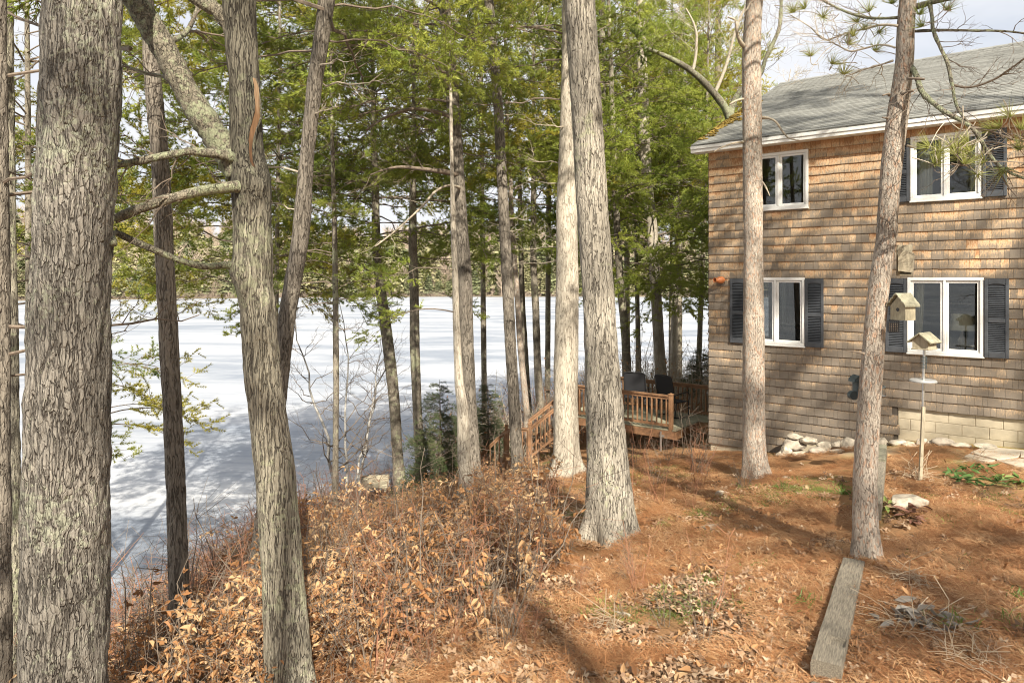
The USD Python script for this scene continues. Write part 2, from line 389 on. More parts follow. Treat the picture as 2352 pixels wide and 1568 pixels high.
M["hill"] = plain("hill", (0.16, 0.13, 0.08), 0.95, 0.4, 0.05)

# ------------------------------------------------------------------ ground, lake, far hills
LAKE = -8.25
CTRL = np.array([
    (3.34, 6.7, -2.78), (2.1, 4.5, -2.72), (3.4, 4.4, -2.58), (4.45, 8.3, -2.82), (5.9, 9.8, -2.87), (7.9, 12.2, -2.93), (9.2, 11.2, -2.86), (4.33, 15, -3.78), (5.6, 14.0, -3.58),
    (6.5, 13.3, -3.28), (7.2, 12.75, -3.02), (4.1, 11.4, -3.3), (1.26, 8.84, -3.38), (2.9, 9.4, -3.10), (0, 4.8, -2.87), (1.2, 5.2, -2.82), (2.3, 13.2, -3.62), (0.3, 7, -3.2),
    (-1.78, 5.5, -3.42), (-2.96, 4.5, -3.6), (-3.4, 7, -4.1), (-3.43, 9, -4.5), (-3.63, 14, -5.2), (1.03, 13, -3.75), (-0.8, 12, -3.83), (-0.77, 14, -4.25), (0.11, 15, -4.3), (0.41, 20, -5.3),
    (0.8, 22, -5.2), (-3.16, 19, -6.3), (-2.5, 18.5, -6.1), (-1.46, 18.3, -5.9), (-0.88, 18.1, -5.6), (-0.15, 17.9, -5.0), (0.45, 17.7, -4.85), (-2.2, 16.0, -5.25), (-1.3, 16.0, -5.0), (-0.3, 16.2, -4.75), (-1.5, 8.5, -3.7), (3.4, 16, -4.05), (1.6, 17, -4.4), (4, 22, -4.4), (8, 22, -4.1), (6.5, 26, -4.6),
    (-5.3, 9, -5.1), (-5.1, 13, -5.75), (-5.2, 17, -6.4), (-4.6, 20, -6.8), (-7, 10, -6.4), (-7, 14, -7.0), (-6.5, 18, -7.2), (-5, 4, -4.7), (-6.5, 6, -5.7),
    (-9.5, 7, -8.2), (-9.6, 12, -8.3), (-8.8, 17, -8.3), (-7.6, 22, -8.3), (-5.5, 26.5, -8.3), (-2, 29, -8.3), (2, 32, -8.3), (7, 35, -8.3), (14, 39, -8.3), (25, 43, -8.3), (50, 50, -8.3),
    (-14, 8, -10), (-14, 18, -10), (-11, 27, -10), (-5, 34, -10), (4, 40, -10), (16, 46, -10), (30, 52, -10), (-20, 0, -10), (-60, 20, -11), (-40, 50, -11), (0, 60, -11), (55, 62, -11),
    (0, 0, -2.5), (5, 0, -2.3), (-4, 0, -3.7), (-8, 0, -5.8), (0, -10, -2.0), (10, -10, -1.8), (-10, -10, -6.2), (-14, 0, -8.3), (-16, -12, -8.6), (10, 3, -2.35), (15, 10, -2.55), (30, 10, -2.5),
    (30, 30, -3.6), (14, 27, -4.0), (25, -20, -1.5), (0, -25, -1.5), (-17, -28, -8.5), (60, 0, -2), (60, 30, -3.5), (60, -60, -1), (0, -60, -1), (-30, -40, -9.5), (-60, -60, -10), (12, 14, -2.8), (12, 20, -3.4)], float)
RBF = RBFInterpolator(CTRL[:, :2], CTRL[:, 2], kernel="thin_plate_spline", smoothing=0.02)
gx = np.arange(-60, 60.01, 0.5); gy = np.arange(-60, 64.01, 0.5)
GX, GY = np.meshgrid(gx, gy, indexing="ij")
GZ = RBF(np.c_[GX.ravel(), GY.ravel()]).reshape(GX.shape)
GZ = np.maximum(GZ, -12)
GI = RegularGridInterpolator((gx, gy), GZ, method="linear", bounds_error=False, fill_value=None)
GIC = RegularGridInterpolator((gx, gy), GZ, method="cubic", bounds_error=False, fill_value=None)


def ground_z(x, y):
    """World height of the ground (arrays)."""
    x, y = np.broadcast_arrays(np.asarray(x, float), np.asarray(y, float))
    q = np.stack([np.clip(x, -60, 60), np.clip(y, -60, 64)], -1)
    z = GI(q)
    pts = np.stack([x, y, np.zeros_like(x)], -1)
    return H + z + 0.10 * (meshkit.fbm(pts * 0.9, 3, 3) - 0.5) + 0.05 * (meshkit.fbm(pts * 4.0, 3, 5) - 0.5)


def axis(lo, hi, fine_lo, fine_hi, step):
    mid = np.arange(fine_lo, fine_hi + 1e-6, step)
    up = [fine_hi]; s_ = step
    while up[-1] < hi:
        s_ *= 1.12; up.append(up[-1] + s_)
    dn = [fine_lo]; s_ = step
    while dn[-1] > lo:
        s_ *= 1.12; dn.append(dn[-1] - s_)
    return np.unique(np.r_[dn[::-1], mid, up])


ax_, ay_ = axis(-60, 900, -4.5, 9.5, 0.06), axis(-900, 64, 3.6, 14.5, 0.06)
AX, AY = np.meshgrid(ax_, ay_, indexing="ij")
AZ = ground_z(AX, AY)
near = np.clip(1 - (AY - 3.0) / 16, 0, 1) * (AY > 2)
AZ += near * 0.03 * (meshkit.fbm(np.stack([AX * 11, AY * 11, 0 * AX], -1), 3, 9) - 0.5)
AZ = np.where(AY > 60, np.minimum(AZ, H - 10), AZ)
nx_, ny_ = AX.shape
idx = np.arange(nx_ * ny_).reshape(nx_, ny_)
gf = np.stack([idx[:-1, :-1], idx[1:, :-1], idx[1:, 1:], idx[:-1, 1:]], -1).reshape(-1, 4)
gv = np.stack([AX, AY, AZ], -1).reshape(-1, 3)
C0 = np.array([4.33, 15.0, 0.0]); WD = np.array([0.787, -0.617, 0]); WN = np.array([0.617, 0.787, 0])   # house corner, along the wall, into the house
rel = gv - C0
gt, gi = rel @ WD, rel @ WN
blot = meshkit.fbm(gv * np.array([1.3, 1.3, 0]), 4, 21)
zone = np.zeros((len(gv), 3))
zone[:, 0] = np.clip((gv[:, 0] - 6.2 - 0.25 * np.abs(gv[:, 1] - 9.5)) * 0.8 + (blot - 0.5) * 2.2, 0, 1) * 0.8
zone[:, 1] = np.clip(1 - np.abs(gi + 0.75 + (blot - 0.5)) / 0.55, 0, 1) * np.clip((gt + 0.2) * 2, 0, 1) * np.clip(blot * 3 - 0.9, 0, 1) * 0.7
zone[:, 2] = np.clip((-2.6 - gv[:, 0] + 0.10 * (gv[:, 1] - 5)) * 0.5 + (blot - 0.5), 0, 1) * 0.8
obj("ground", (gv, gf), M["ground"], smooth=True, label="brown bank covered in pine needles, sloping down to the frozen lake", kind="structure", prim={"zone": zone})

lv, lf = [], []
lx = np.r_[-3000, -600, -200, -60, 0, 60, 200, 600, 3000]; ly = np.r_[-600, -100, 0, 40, 120, 300, 700, 1500]
LX, LY = np.meshgrid(lx, ly, indexing="ij"); li = np.arange(LX.size).reshape(LX.shape)
obj("lake", (np.stack([LX, LY, np.full_like(LX, H + LAKE)], -1).reshape(-1, 3), np.stack([li[:-1, :-1], li[1:, :-1], li[1:, 1:], li[:-1, 1:]], -1).reshape(-1, 4)), M["ice"],
    label="wide frozen lake under wind-streaked snow and grey ice", kind="structure")

# far shore: a rising belt of land round the lake
th = np.radians(np.arange(-100, 101, 1.0)); rr = np.array([285, 300, 320, 350, 400, 480, 600, 800, 1200])
TH, RR = np.meshgrid(th, rr, indexing="ij")
rise = np.array([-1.5, 0.5, 2.0, 4.5, 11, 23, 36, 42, 12])
und = meshkit.fbm(np.stack([np.cos(TH) * 3, np.sin(TH) * 3, RR / 200], -1), 3, 4)
shore_r = RR + 30 * (meshkit.fbm(np.stack([TH * 4, 0 * TH, 0 * TH], -1), 3, 8) - 0.5)
HZ = H + LAKE + rise[None] * (0.55 + 0.9 * und) + np.where(TH < -0.35, rise[None] * 0.25, 0)
HV = np.stack([np.sin(TH) * shore_r, np.cos(TH) * shore_r, HZ], -1)
hi_ = np.arange(TH.size).reshape(TH.shape)
obj("far_hill", (HV.reshape(-1, 3), np.stack([hi_[:-1, :-1], hi_[:-1, 1:], hi_[1:, 1:], hi_[1:, :-1]], -1).reshape(-1, 4)), M["hill"], smooth=True, label="low wooded hills along the far shore of the lake", kind="structure")
hill_z = RegularGridInterpolator((th, rr), HZ, bounds_error=False, fill_value=None)


# ------------------------------------------------------------------ foliage shapes
def rot_to(d, roll):
    """Rotation matrices (n,3,3) whose x column is d."""
    d = d / (np.linalg.norm(d, axis=1, keepdims=True) + 1e-9)
    ref = np.where(np.abs(d[:, 2:]) < 0.95, [[0, 0, 1.0]], [[0, 1.0, 0]])
    y = np.cross(ref, d); y /= np.linalg.norm(y, axis=1, keepdims=True)
    z = np.cross(d, y)
    c, s_ = np.cos(roll)[:, None], np.sin(roll)[:, None]
    return np.stack([d, y * c + z * s_, z * c - y * s_], -1)


def needles(rng, at, d, per, length, spread, width):
    """Thin triangles: tufts at the points AT pointing along D."""
    n = len(at)
    a = np.repeat(at, per, 0); dd = np.repeat(d, per, 0)
    r = rng.normal(size=(n * per, 3)); r /= np.linalg.norm(r, axis=1, keepdims=True)
    v = dd + spread * r; v /= np.linalg.norm(v, axis=1, keepdims=True)
    L = length * rng.uniform(0.7, 1.15, (n * per, 1))
    w = np.cross(v, rng.normal(size=(n * per, 3))); w /= np.linalg.norm(w, axis=1, keepdims=True)
    a = a + v * L * 0.05
    p = np.stack([a - w * width / 2, a + w * width / 2, a + v * L], 1).reshape(-1, 3)
    return p, np.arange(len(p)).reshape(-1, 3)


def bough(seed, L=3.2, bare=0.35, nsec=15, seclen=0.42, tuft_step=0.065, per=15, nlen=0.095, width=0.0125, spread=0.75, arch=0.22, droop=0.1, thick=0.022, flat=0.25):
    rng = np.random.default_rng(seed)
    n = 12
    s_ = np.linspace(0, 1, n)
    wob = np.cumsum(rng.normal(0, 0.02, n)) * L
    stem = np.stack([s_ * L, wob, L * (arch * s_ * (1 - s_) * 2 - droop * s_ ** 2)], -1)
    wood, at, dr = MB(), [], []
    wood.tube(stem, thick * (1 - 0.85 * s_), 5, False)

    def along(pts, k):
        t = np.linspace(0, len(pts) - 1.001, k); i = t.astype(int); f = (t - i)[:, None]
        return pts[i] * (1 - f) + pts[i + 1] * f, pts[i + 1] - pts[i]
    for k in range(nsec):
        u = bare + (1 - bare) * (k + rng.uniform(0, 0.6)) / nsec
        p, d = along(stem, 200); j = min(int(u * 199), 199)
        p, d = p[j], d[j] / np.linalg.norm(d[j])
        side = 1 if k % 2 else -1
        ang = math.radians(rng.uniform(38, 66)) * side
        prof = math.sin(math.pi * min(1, 0.25 + 0.75 * (1 - (u - bare) / (1 - bare)))) * 0.6 + 0.45
        l2 = L * seclen * prof * rng.uniform(0.6, 1.05) * (1.05 - 0.6 * (u - bare) / (1 - bare))
        d2 = np.array([d[0] * math.cos(ang) - d[1] * math.sin(ang), d[0] * math.sin(ang) + d[1] * math.cos(ang), rng.normal(0.10, 0.26)])
        m = 6; q = np.linspace(0, 1, m)
        sub = p + q[:, None] * d2 * l2
        sub[:, 2] += l2 * (0.10 * q - 0.16 * q ** 2) + np.cumsum(rng.normal(0, 0.012, m)) * l2
        sub[:, 1] += np.cumsum(rng.normal(0, 0.03, m)) * l2
        wood.tube(sub, 0.0075 * (1 - 0.7 * q), 3, False)
        for t in range(rng.integers(4, 7)):
            w = rng.uniform(0.3, 1.0)
            pp, dd = along(sub, 60); jj = int(w * 59)
            base, d3 = pp[jj], dd[jj] / np.linalg.norm(dd[jj])
            a3 = math.radians(rng.uniform(25, 60)) * (1 if t % 2 else -1)
            d4 = np.array([d3[0] * math.cos(a3) - d3[1] * math.sin(a3), d3[0] * math.sin(a3) + d3[1] * math.cos(a3), rng.normal(0.15, 0.38)])
            l3 = l2 * rng.uniform(0.22, 0.42)
            twig = base + np.linspace(0, 1, 3)[:, None] * d4 * l3
            wood.tube(twig, 0.0035, 3, False)
            for x in np.arange(0.3 * l3, l3 + 0.01, tuft_step):
                at.append(base + d4 * x); dr.append(d4 + [0, 0, flat * 0.5])
        for x in np.arange(0.6, 1.01, tuft_step / max(l2, 0.1)):
            pp, dd = along(sub, 60); jj = min(int(x * 59), 59)
            at.append(pp[jj]); dr.append(dd[jj] / np.linalg.norm(dd[jj]))
    pp, dd = along(stem, 40)
    for j in range(30, 40, 2):
        at.append(pp[j]); dr.append(dd[j] / np.linalg.norm(dd[j]))
    at, dr = np.array(at), np.array(dr); dr /= np.linalg.norm(dr, axis=1, keepdims=True)
    nd = needles(rng, at, dr, per, nlen, spread, width)
    return wood.mesh, nd


class Proto:
    """Shapes that are scattered: they lie under the first scatter that uses them; later ones point there."""
    def __init__(s, name, pieces):
        s.name, s.pieces, s.path = name, pieces, None

    def under(s, path):
        if s.path is None:
            s.path = f"{path}/{s.name}"
            x = UsdGeom.Xform.Define(stage, s.path)
            for nm, mesh, m, sm in s.pieces:
                usdkit.mesh(stage, f"{s.path}/{nm}", mesh, m, sm)
        return s.path


def mat_quat(R):
    from scipy.spatial.transform import Rotation
    q = Rotation.from_matrix(R).as_quat()
    return q


def scatter(name, protos, which, pos, R, scale, parent=None, label=None, cat=None, group=None, kind=None):
    base = parent.GetPath().pathString if parent is not None else "/World"
    path = numbered(f"{base}/{name}")
    pi = UsdGeom.PointInstancer.Define(stage, path)
    pi.CreatePrototypesRel().SetTargets([Sdf.Path(p.under(path)) for p in protos])
    pi.CreateProtoIndicesAttr(Vt.IntArray.FromNumpy(np.asarray(which, np.int32)))
    pi.CreatePositionsAttr(Vt.Vec3fArray.FromNumpy(np.asarray(pos, np.float32)))
    q = mat_quat(R)
    pi.CreateOrientationsAttr(Vt.QuathArray([Gf.Quath(float(a[3]), float(a[0]), float(a[1]), float(a[2])) for a in q]))
    sc = np.broadcast_to(np.asarray(scale, np.float32).reshape(-1, 1) if np.ndim(scale) == 1 else np.asarray(scale, np.float32), (len(pos), 3))
    pi.CreateScalesAttr(Vt.Vec3fArray.FromNumpy(np.ascontiguousarray(sc)))
    return data(pi.GetPrim(), label, cat, group, kind)


def yaw_R(yaw, pitch=None, roll=None):
    n = len(yaw)
    pitch = np.zeros(n) if pitch is None else pitch
    roll = np.zeros(n) if roll is None else roll
    from scipy.spatial.transform import Rotation
    return Rotation.from_euler("ZYX", np.stack([yaw, -pitch, roll], 1)).as_matrix()


BOUGH = {}
for tint in ("dark", "lime", "yellow"):
    BOUGH[tint] = [Proto(f"{tint}_bough_{'abcd'[k]}", [("wood", w, M["twig"], False), ("needles", nd, M["needle_" + tint], False)])
                   for k, (w, nd) in enumerate(bough(10 + k + {"dark": 0, "lime": 20, "yellow": 40}[tint],
                                                     nsec=[15, 18, 13, 16][k], arch=[0.2, 0.05, 0.3, 0.12][k], droop=[0.1, 0.2, 0.05, 0.25][k]) for k in range(4))]
RPINE = [Proto(f"red_pine_bough_{'abc'[k]}", [("wood", w, M["twig"], False), ("needles", nd, M["needle_red_pine"], False)])
         for k, (w, nd) in enumerate(bough(70 + k, L=2.6, bare=0.5, nsec=9, seclen=0.4, tuft_step=0.16, per=26, nlen=0.15, width=0.006, spread=0.95, arch=0.1, droop=0.15, thick=0.03) for k in range(3))]
HEM = [Proto(f"hemlock_bough_{'abc'[k]}", [("wood", w, M["twig"], False), ("needles", nd, M["needle_hemlock"], False)])
       for k, (w, nd) in enumerate(bough(90 + k, L=1.4, bare=0.1, nsec=20, seclen=0.5, tuft_step=0.045, per=9, nlen=0.05, width=0.010, spread=0.8, arch=0.05, droop=0.3, thick=0.012) for k in range(3))]

# ------------------------------------------------------------------ trees
def trunk_path(pts, Y, height, lean_y=0.0):
    """pts: (u, v, width) from top to bottom. Returns centres and radii from below the ground to the treetop."""
    pts = np.asarray(pts, float)
    aL, aR = np.arctan((pts[:, 0] - pts[:, 2] / 2 - CX) / F), np.arctan((pts[:, 0] + pts[:, 2] / 2 - CX) / F)
    th_, de = (aL + aR) / 2, (aR - aL) / 2
    c = np.array([P(u, v, Y) for u, v, w in pts]); c[:, 0] = np.tan(th_) * Y; r = Y / np.cos(th_) * np.sin(de) * 0.97
    c, r = c[::-1], r[::-1]                       # bottom first
    d = (c[1] - c[0]); d /= d[2]
    zg = float(ground_z(c[0, 0], Y)) - 0.25
    if c[0, 2] > zg + 0.05:
        c = np.vstack([c[0] + d * (zg - c[0, 2]), c]); r = np.r_[r[0] * 1.04, r]
    else:
        keep = c[:, 2] > zg + 0.1
        k = np.argmax(keep)
        if k > 0:
            p0 = c[k - 1] + (c[k] - c[k - 1]) * (zg - c[k - 1, 2]) / (c[k, 2] - c[k - 1, 2])
            c = np.vstack([p0, c[k:]]); r = np.r_[r[k - 1], r[k:]]
    top = zg + height
    if c[-1, 2] < top - 0.3:
        d = c[-1] - c[max(0, len(c) - 3)]; d /= d[2]
        d[:2] *= 0.55
        rem = top - c[-1, 2]
        extra = [c[-1] + d * rem * t for t in (0.33, 0.66, 1.0)]
        c = np.vstack([c, extra]); r = np.r_[r, r[-1] * 0.72, r[-1] * 0.40, 0.015]
    return c, r


def trunk_mesh(c, r, sides=24, fine=0.12, amp=0.03, flare=0.45, seed=0, fine_to=H + 7.0, knots=()):
    from scipy.interpolate import PchipInterpolator
    z = c[:, 2]
    zs = np.r_[np.arange(z[0], min(fine_to, z[-1]), fine), np.arange(max(z[0], min(fine_to, z[-1])), z[-1], 0.6), z[-1]]
    zs = np.unique(np.round(zs, 4))
    cx, cy, rr = (PchipInterpolator(z, q)(zs) for q in (c[:, 0], c[:, 1], r))
    hgt = zs - (z[0] + 0.25)
    th = np.arange(sides) * 2 * np.pi / sides
    T, Zz = np.meshgrid(th, zs)
    rng = np.random.default_rng(seed)
    lobes = rng.uniform(0, 6.28)
    fl = 1 + flare * np.exp(-np.maximum(hgt, 0) / 0.22)[:, None] * (1 + 0.75 * np.cos(T * 5 + lobes) + 0.5 * np.cos(T * 3 + lobes * 2))
    r0 = rr[:, None] * fl
    pts = np.stack([np.cos(T) * r0 * 16, np.sin(T) * r0 * 16, Zz * 5 + seed * 7], -1)
    nz = meshkit.fbm(pts, 4, seed) - 0.5
    pl = np.stack([np.cos(T) * 1.6, np.sin(T) * 1.6, Zz * 0.7 + seed], -1)
    low = meshkit.fbm(pl, 2, seed + 50) - 0.5
    R = r0 * (1 + 0.16 * low) + nz * amp
    for (ku, kz, kr, ka) in knots:                      # angle, height, size, bulge
        dd = ((np.angle(np.exp(1j * (T - ku)))) * rr[:, None]) ** 2 + (Zz - kz) ** 2
        R = R + ka * np.exp(-dd / kr ** 2)
    v = np.stack([cx[:, None] + np.cos(T) * R, cy[:, None] + np.sin(T) * R, Zz], -1)
    n = len(zs); vv = v.reshape(-1, 3)
    i, j = np.meshgrid(np.arange(n - 1), np.arange(sides), indexing="ij")
    q = np.stack([i * sides + j, i * sides + (j + 1) % sides, (i + 1) * sides + (j + 1) % sides, (i + 1) * sides + j], -1).reshape(-1, 4)
    vv = np.vstack([vv, [[cx[-1], cy[-1], zs[-1]]]])
    f = np.vstack([q[:, [0, 1, 2]], q[:, [0, 2, 3]], np.stack([(n - 1) * sides + np.arange(sides), (n - 1) * sides + (np.arange(sides) + 1) % sides, np.full(sides, n * sides)], 1)])
    return vv, f


def limb_mesh(pts, r, sides=10, n=30, amp=0.15, seed=0):
    pts = smoothpath(pts, n)
    rng = np.random.default_rng(seed)
    r = np.interp(np.linspace(0, 1, n), np.linspace(0, 1, len(r)), r) * (1 + rng.normal(0, amp * 0.4, n))
    v, f = tubevf(pts, r, sides)
    pn = meshkit.fbm(v * 14, 3, seed)[:, None] - 0.5
    cen = np.vstack([np.repeat(pts, sides, 0), pts[:1], pts[-1:]])
    d = v - cen
    return v + d * pn * amp * 2, f


def twigs_on(mb, path, rng, count, length, r0, lo=0.3, depth=1, up=0.2):
    """Side twigs along a branch path, recursively."""
    path = np.asarray(path)
    for k in range(count):
        u = rng.uniform(lo, 1.0) * (len(path) - 1.001); i = int(u); f = u - i
        p = path[i] * (1 - f) + path[i + 1] * f
        d = path[i + 1] - path[i]; d = d / np.linalg.norm(d)
        o = rng.normal(size=3); o -= d * (o @ d); o /= np.linalg.norm(o)
        dd = d * 0.75 + o * 0.8 + np.array([0, 0, up]); dd /= np.linalg.norm(dd)
        L = length * rng.uniform(0.5, 1.1)
        m = 6; q = np.linspace(0, 1, m)[:, None]
        tw = p + q * dd * L + np.cumsum(rng.normal(0, 0.05, (m, 3)), 0) * L * np.array([1, 1, 0.8])
        tw[0] = p
        mb.tube(tw, r0 * (1 - 0.75 * q[:, 0]), 3, False)
        if depth > 0:
            twigs_on(mb, tw, rng, max(2, count // 3), length * 0.5, r0 * 0.55, 0.25, depth - 1, up)


def crown(parent, c, rng, protos, zlo, zhi, n, lmax, lmin=0.8, shape=0.6, az=None, scale_len=3.2, pitch0=0.05, loc=np.zeros(3), extra=()):
    """Boughs round the trunk between two heights; az: (centre, spread) in degrees keeps them to one side."""
    z = np.sort(zlo + (zhi - zlo) * rng.uniform(0, 1, n) ** 0.9)
    u = (z - zlo) / (zhi - zlo)
    L = (lmin + (lmax - lmin) * (1 - u) ** shape) * rng.uniform(0.7, 1.15, n)
    yaw = rng.uniform(0, 2 * np.pi, n) if az is None else np.radians(rng.normal(az[0], az[1], n))
    pitch = pitch0 + 0.5 * u ** 2 + rng.normal(0, 0.12, n)
    if len(extra):
        e = np.array(extra, float)                      # (z, azimuth in degrees, length, pitch)
        z = np.r_[z, e[:, 0]]; yaw = np.r_[yaw, np.radians(e[:, 1])]; L = np.r_[L, e[:, 2]]; pitch = np.r_[pitch, e[:, 3]]
    n = len(z)
    x, y = (np.interp(z, c[:, 2], c[:, k]) for k in (0, 1))
    R = yaw_R(yaw, pitch, rng.normal(0, 0.55, n))
    return scatter("crown", protos, rng.integers(0, len(protos), n), np.stack([x, y, z], 1) - loc, R, L / scale_len, parent, kind="stuff")


def dead_sticks(parent, c, r, rng, zlo, zhi, n, length, loc, m="dead_wood", name="dead_branch", az=None):
    for k in range(n):
        mb = MB()
        z = rng.uniform(zlo, zhi)
        p = np.array([np.interp(z, c[:, 2], c[:, 0]), np.interp(z, c[:, 2], c[:, 1]), z])
        a = rng.uniform(0, 2 * np.pi) if az is None else math.radians(rng.normal(*az))
        L = length * rng.uniform(0.35, 1.1)
        q = np.linspace(0, 1, 8)[:, None]
        path = p + q * np.array([math.cos(a), math.sin(a), rng.normal(0.05, 0.15)]) * L + np.cumsum(rng.normal(0, 0.03, (8, 3)), 0) * L
        path[0] = p
        mb.tube(path, (0.008 + 0.008 * L) * (1 - 0.75 * q[:, 0]), 5)
        twigs_on(mb, path, rng, 5, L * 0.4, 0.006, 0.25, 1)
        obj(name, mb.moved(loc), M[m], parent)


def tree(name, label, pts, Y, bm, height=20.0, cat="tree", group=None, sides=24, fine=0.12, amp=0.03, flare=0.45, seed=1, knots=(), fine_to=H + 7.0):
    c, r = trunk_path(pts, Y, height)
    loc = np.array([c[0, 0], c[0, 1], c[0, 2] + 0.25])
    t = thing(name, label, cat, loc, group=group)
    v, f = trunk_mesh(c, r, sides, fine, amp, flare, seed, fine_to, knots)
    obj("trunk", (v - loc, f), M[bm], t, smooth=True)
    return t, c, r, loc, np.random.default_rng(seed + 1000)


def limb(t, loc, uvY, widths, m, name="limb", seed=0, sides=12, n=36, twigs=0, tl=0.5, amp=0.15, tr=0.007, depth=1):
    """A branch through picture points (u, v, Y) with widths in picture pixels."""
    pts = np.array([P(*q) for q in uvY]); r = [w / 2 * q[2] / F for w, q in zip(widths, uvY)]
    path = smoothpath(pts, n)
    o = obj(name, (lambda mf: (mf[0] - loc, mf[1]))(limb_mesh(pts, r, sides, n, amp, seed)), M[m], t, smooth=True)
    if twigs:
        mb = MB(); twigs_on(mb, path, np.random.default_rng(seed + 5), twigs, tl, tr, 0.2, depth)
        obj("twigs", mb.moved(loc), M[m] if m in ("twig", "dead_wood", "twig_pale") else M["twig"], o, kind="stuff")
    return path


# B: the big trunk at the left
t, c, r, loc, rg = tree("pine_tree", "massive lichen-covered pine trunk with burl, thickest trunk at far left of view",
                        [(190, -40, 188), (184, 150, 192), (178, 330, 194), (168, 500, 196), (160, 650, 200), (155, 900, 206), (151, 1150, 212), (148, 1400, 216), (143, 1568, 222)], 4.5, "bark_pine_lichen", 21,
                        sides=110, fine=0.022, amp=0.05, flare=0.3, seed=3, fine_to=H + 2.4, knots=[(3.05, float(P(90, 372, 4.5)[2]), 0.06, 0.055), (3.3, float(P(84, 395, 4.5)[2]), 0.05, 0.04)])
crown(t, c, rg, BOUGH["dark"], H + 6, H + 17, 14, 4.0, loc=loc)
limb(t, loc, [(262, 560, 4.55), (266, 535, 4.9), (300, 548, 5.2)], [16, 12, 4], "bark_limb", "branch_stub", 4)

# A, A2: slim trunks at the left edge
t, c, r, loc, rg = tree("pine_tree", "dark narrow trunk cut by the left edge of the picture",
                        [(-4, -30, 40), (0, 500, 46), (2, 1000, 48), (4, 1568, 52)], 6.0, "bark_pine", 18, sides=48, fine=0.05, seed=5)
crown(t, c, rg, BOUGH["dark"], H + 5, H + 14, 10, 3.0, loc=loc)
dead_sticks(t, c, r, rg, H - 1.5, H + 3.5, 9, 1.3, loc, "twig", "branch", az=(10, 40))
t, c, r, loc, rg = tree("pine_tree", "pale lichen-yellow trunk between the left edge and the massive pine",
                        [(20, -30, 22), (26, 500, 24), (34, 1000, 27), (38, 1400, 30), (40, 1500, 32)], 8.2, "bark_oak", 17, sides=40, fine=0.06, seed=6)
crown(t, c, rg, BOUGH["lime"], H + 2.5, H + 13, 26, 3.2, loc=loc)

# C: second trunk
t, c, r, loc, rg = tree("pine_tree", "straight grey pine trunk seen against the ice between massive pine and forked oak",
                        [(334, -40, 33), (337, 0, 33), (353, 210, 42), (366, 350, 43), (376, 549, 46), (388, 790, 47), (401, 1058, 48), (406, 1194, 49), (412, 1400, 52), (414, 1540, 55)], 7.0, "bark_pine", 20, sides=80, fine=0.03, amp=0.022, seed=8, flare=0.25)
crown(t, c, rg, BOUGH["dark"], H + 5.5, H + 15, 12, 3.4, loc=loc)

# D: the forked oak
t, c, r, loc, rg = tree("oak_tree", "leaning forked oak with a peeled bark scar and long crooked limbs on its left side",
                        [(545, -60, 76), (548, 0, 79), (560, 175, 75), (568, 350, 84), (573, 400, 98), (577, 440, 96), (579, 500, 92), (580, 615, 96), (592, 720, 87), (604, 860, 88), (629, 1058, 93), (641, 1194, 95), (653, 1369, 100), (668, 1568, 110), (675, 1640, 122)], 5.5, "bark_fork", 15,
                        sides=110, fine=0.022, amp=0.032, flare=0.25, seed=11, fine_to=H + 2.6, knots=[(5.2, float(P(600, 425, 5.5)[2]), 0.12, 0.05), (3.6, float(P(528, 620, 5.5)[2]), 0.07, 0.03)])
limb(t, loc, [(556, 400, 5.5), (500, 320, 5.48), (437, 224, 5.45), (353, 70, 5.4), (297, -12, 5.35), (230, -90, 5.3)], [66, 62, 56, 58, 52, 46], "bark_limb", "limb", 12, 24, 60, amp=0.12)
limb(t, loc, [(545, 100, 5.5), (505, 30, 5.48), (448, -4, 5.45), (400, -40, 5.4)], [44, 34, 28, 22], "bark_limb", "limb", 13, 16)
limb(t, loc, [(560, 372, 5.5), (500, 354, 5.3), (450, 348, 5.2), (385, 357, 5.1), (330, 368, 5.0), (268, 380, 4.9)], [30, 24, 20, 17, 18, 14], "bark_limb", "branch", 14, 12, twigs=9, tl=0.45)
limb(t, loc, [(570, 432, 5.5), (532, 429, 5.3), (480, 435, 5.2), (420, 448, 5.1), (340, 472, 5.0), (262, 505, 4.9)], [36, 26, 22, 22, 24, 22], "bark_limb", "branch", 15, 14, twigs=7, tl=0.45)
limb(t, loc, [(560, 612, 5.5), (525, 609, 5.4), (470, 612, 5.2), (420, 600, 5.1), (350, 572, 5.0), (300, 550, 4.95), (262, 532, 4.9)], [24, 16, 15, 14, 15, 16, 14], "bark_limb", "branch", 16, 12)
limb(t, loc, [(514, 340, 5.6), (470, 300, 6.2), (430, 262, 6.6)], [8, 5, 2], "twig", "branch", 17, 6, twigs=8, tl=0.6)
limb(t, loc, [(437, 170, 5.5), (340, 170, 5.9), (285, 150, 6.0)], [15, 9, 6], "bark_limb", "branch", 18, 8, twigs=5)
limb(t, loc, [(380, 95, 5.45), (430, 70, 5.9), (458, 8, 6.2), (470, -30, 6.3)], [16, 12, 10, 8], "bark_limb", "branch", 19, 8, twigs=6)
limb(t, loc, [(425, 75, 5.9), (460, 74, 6.2), (515, 84, 6.4)], [8, 6, 3], "twig", "branch", 20, 6, twigs=4)
limb(t, loc, [(300, 112, 5.6), (180, 90, 6.4), (40, 40, 6.8), (10, 25, 7.0)], [10, 9, 7, 5], "twig", "branch", 21, 6, twigs=14, tl=0.7)
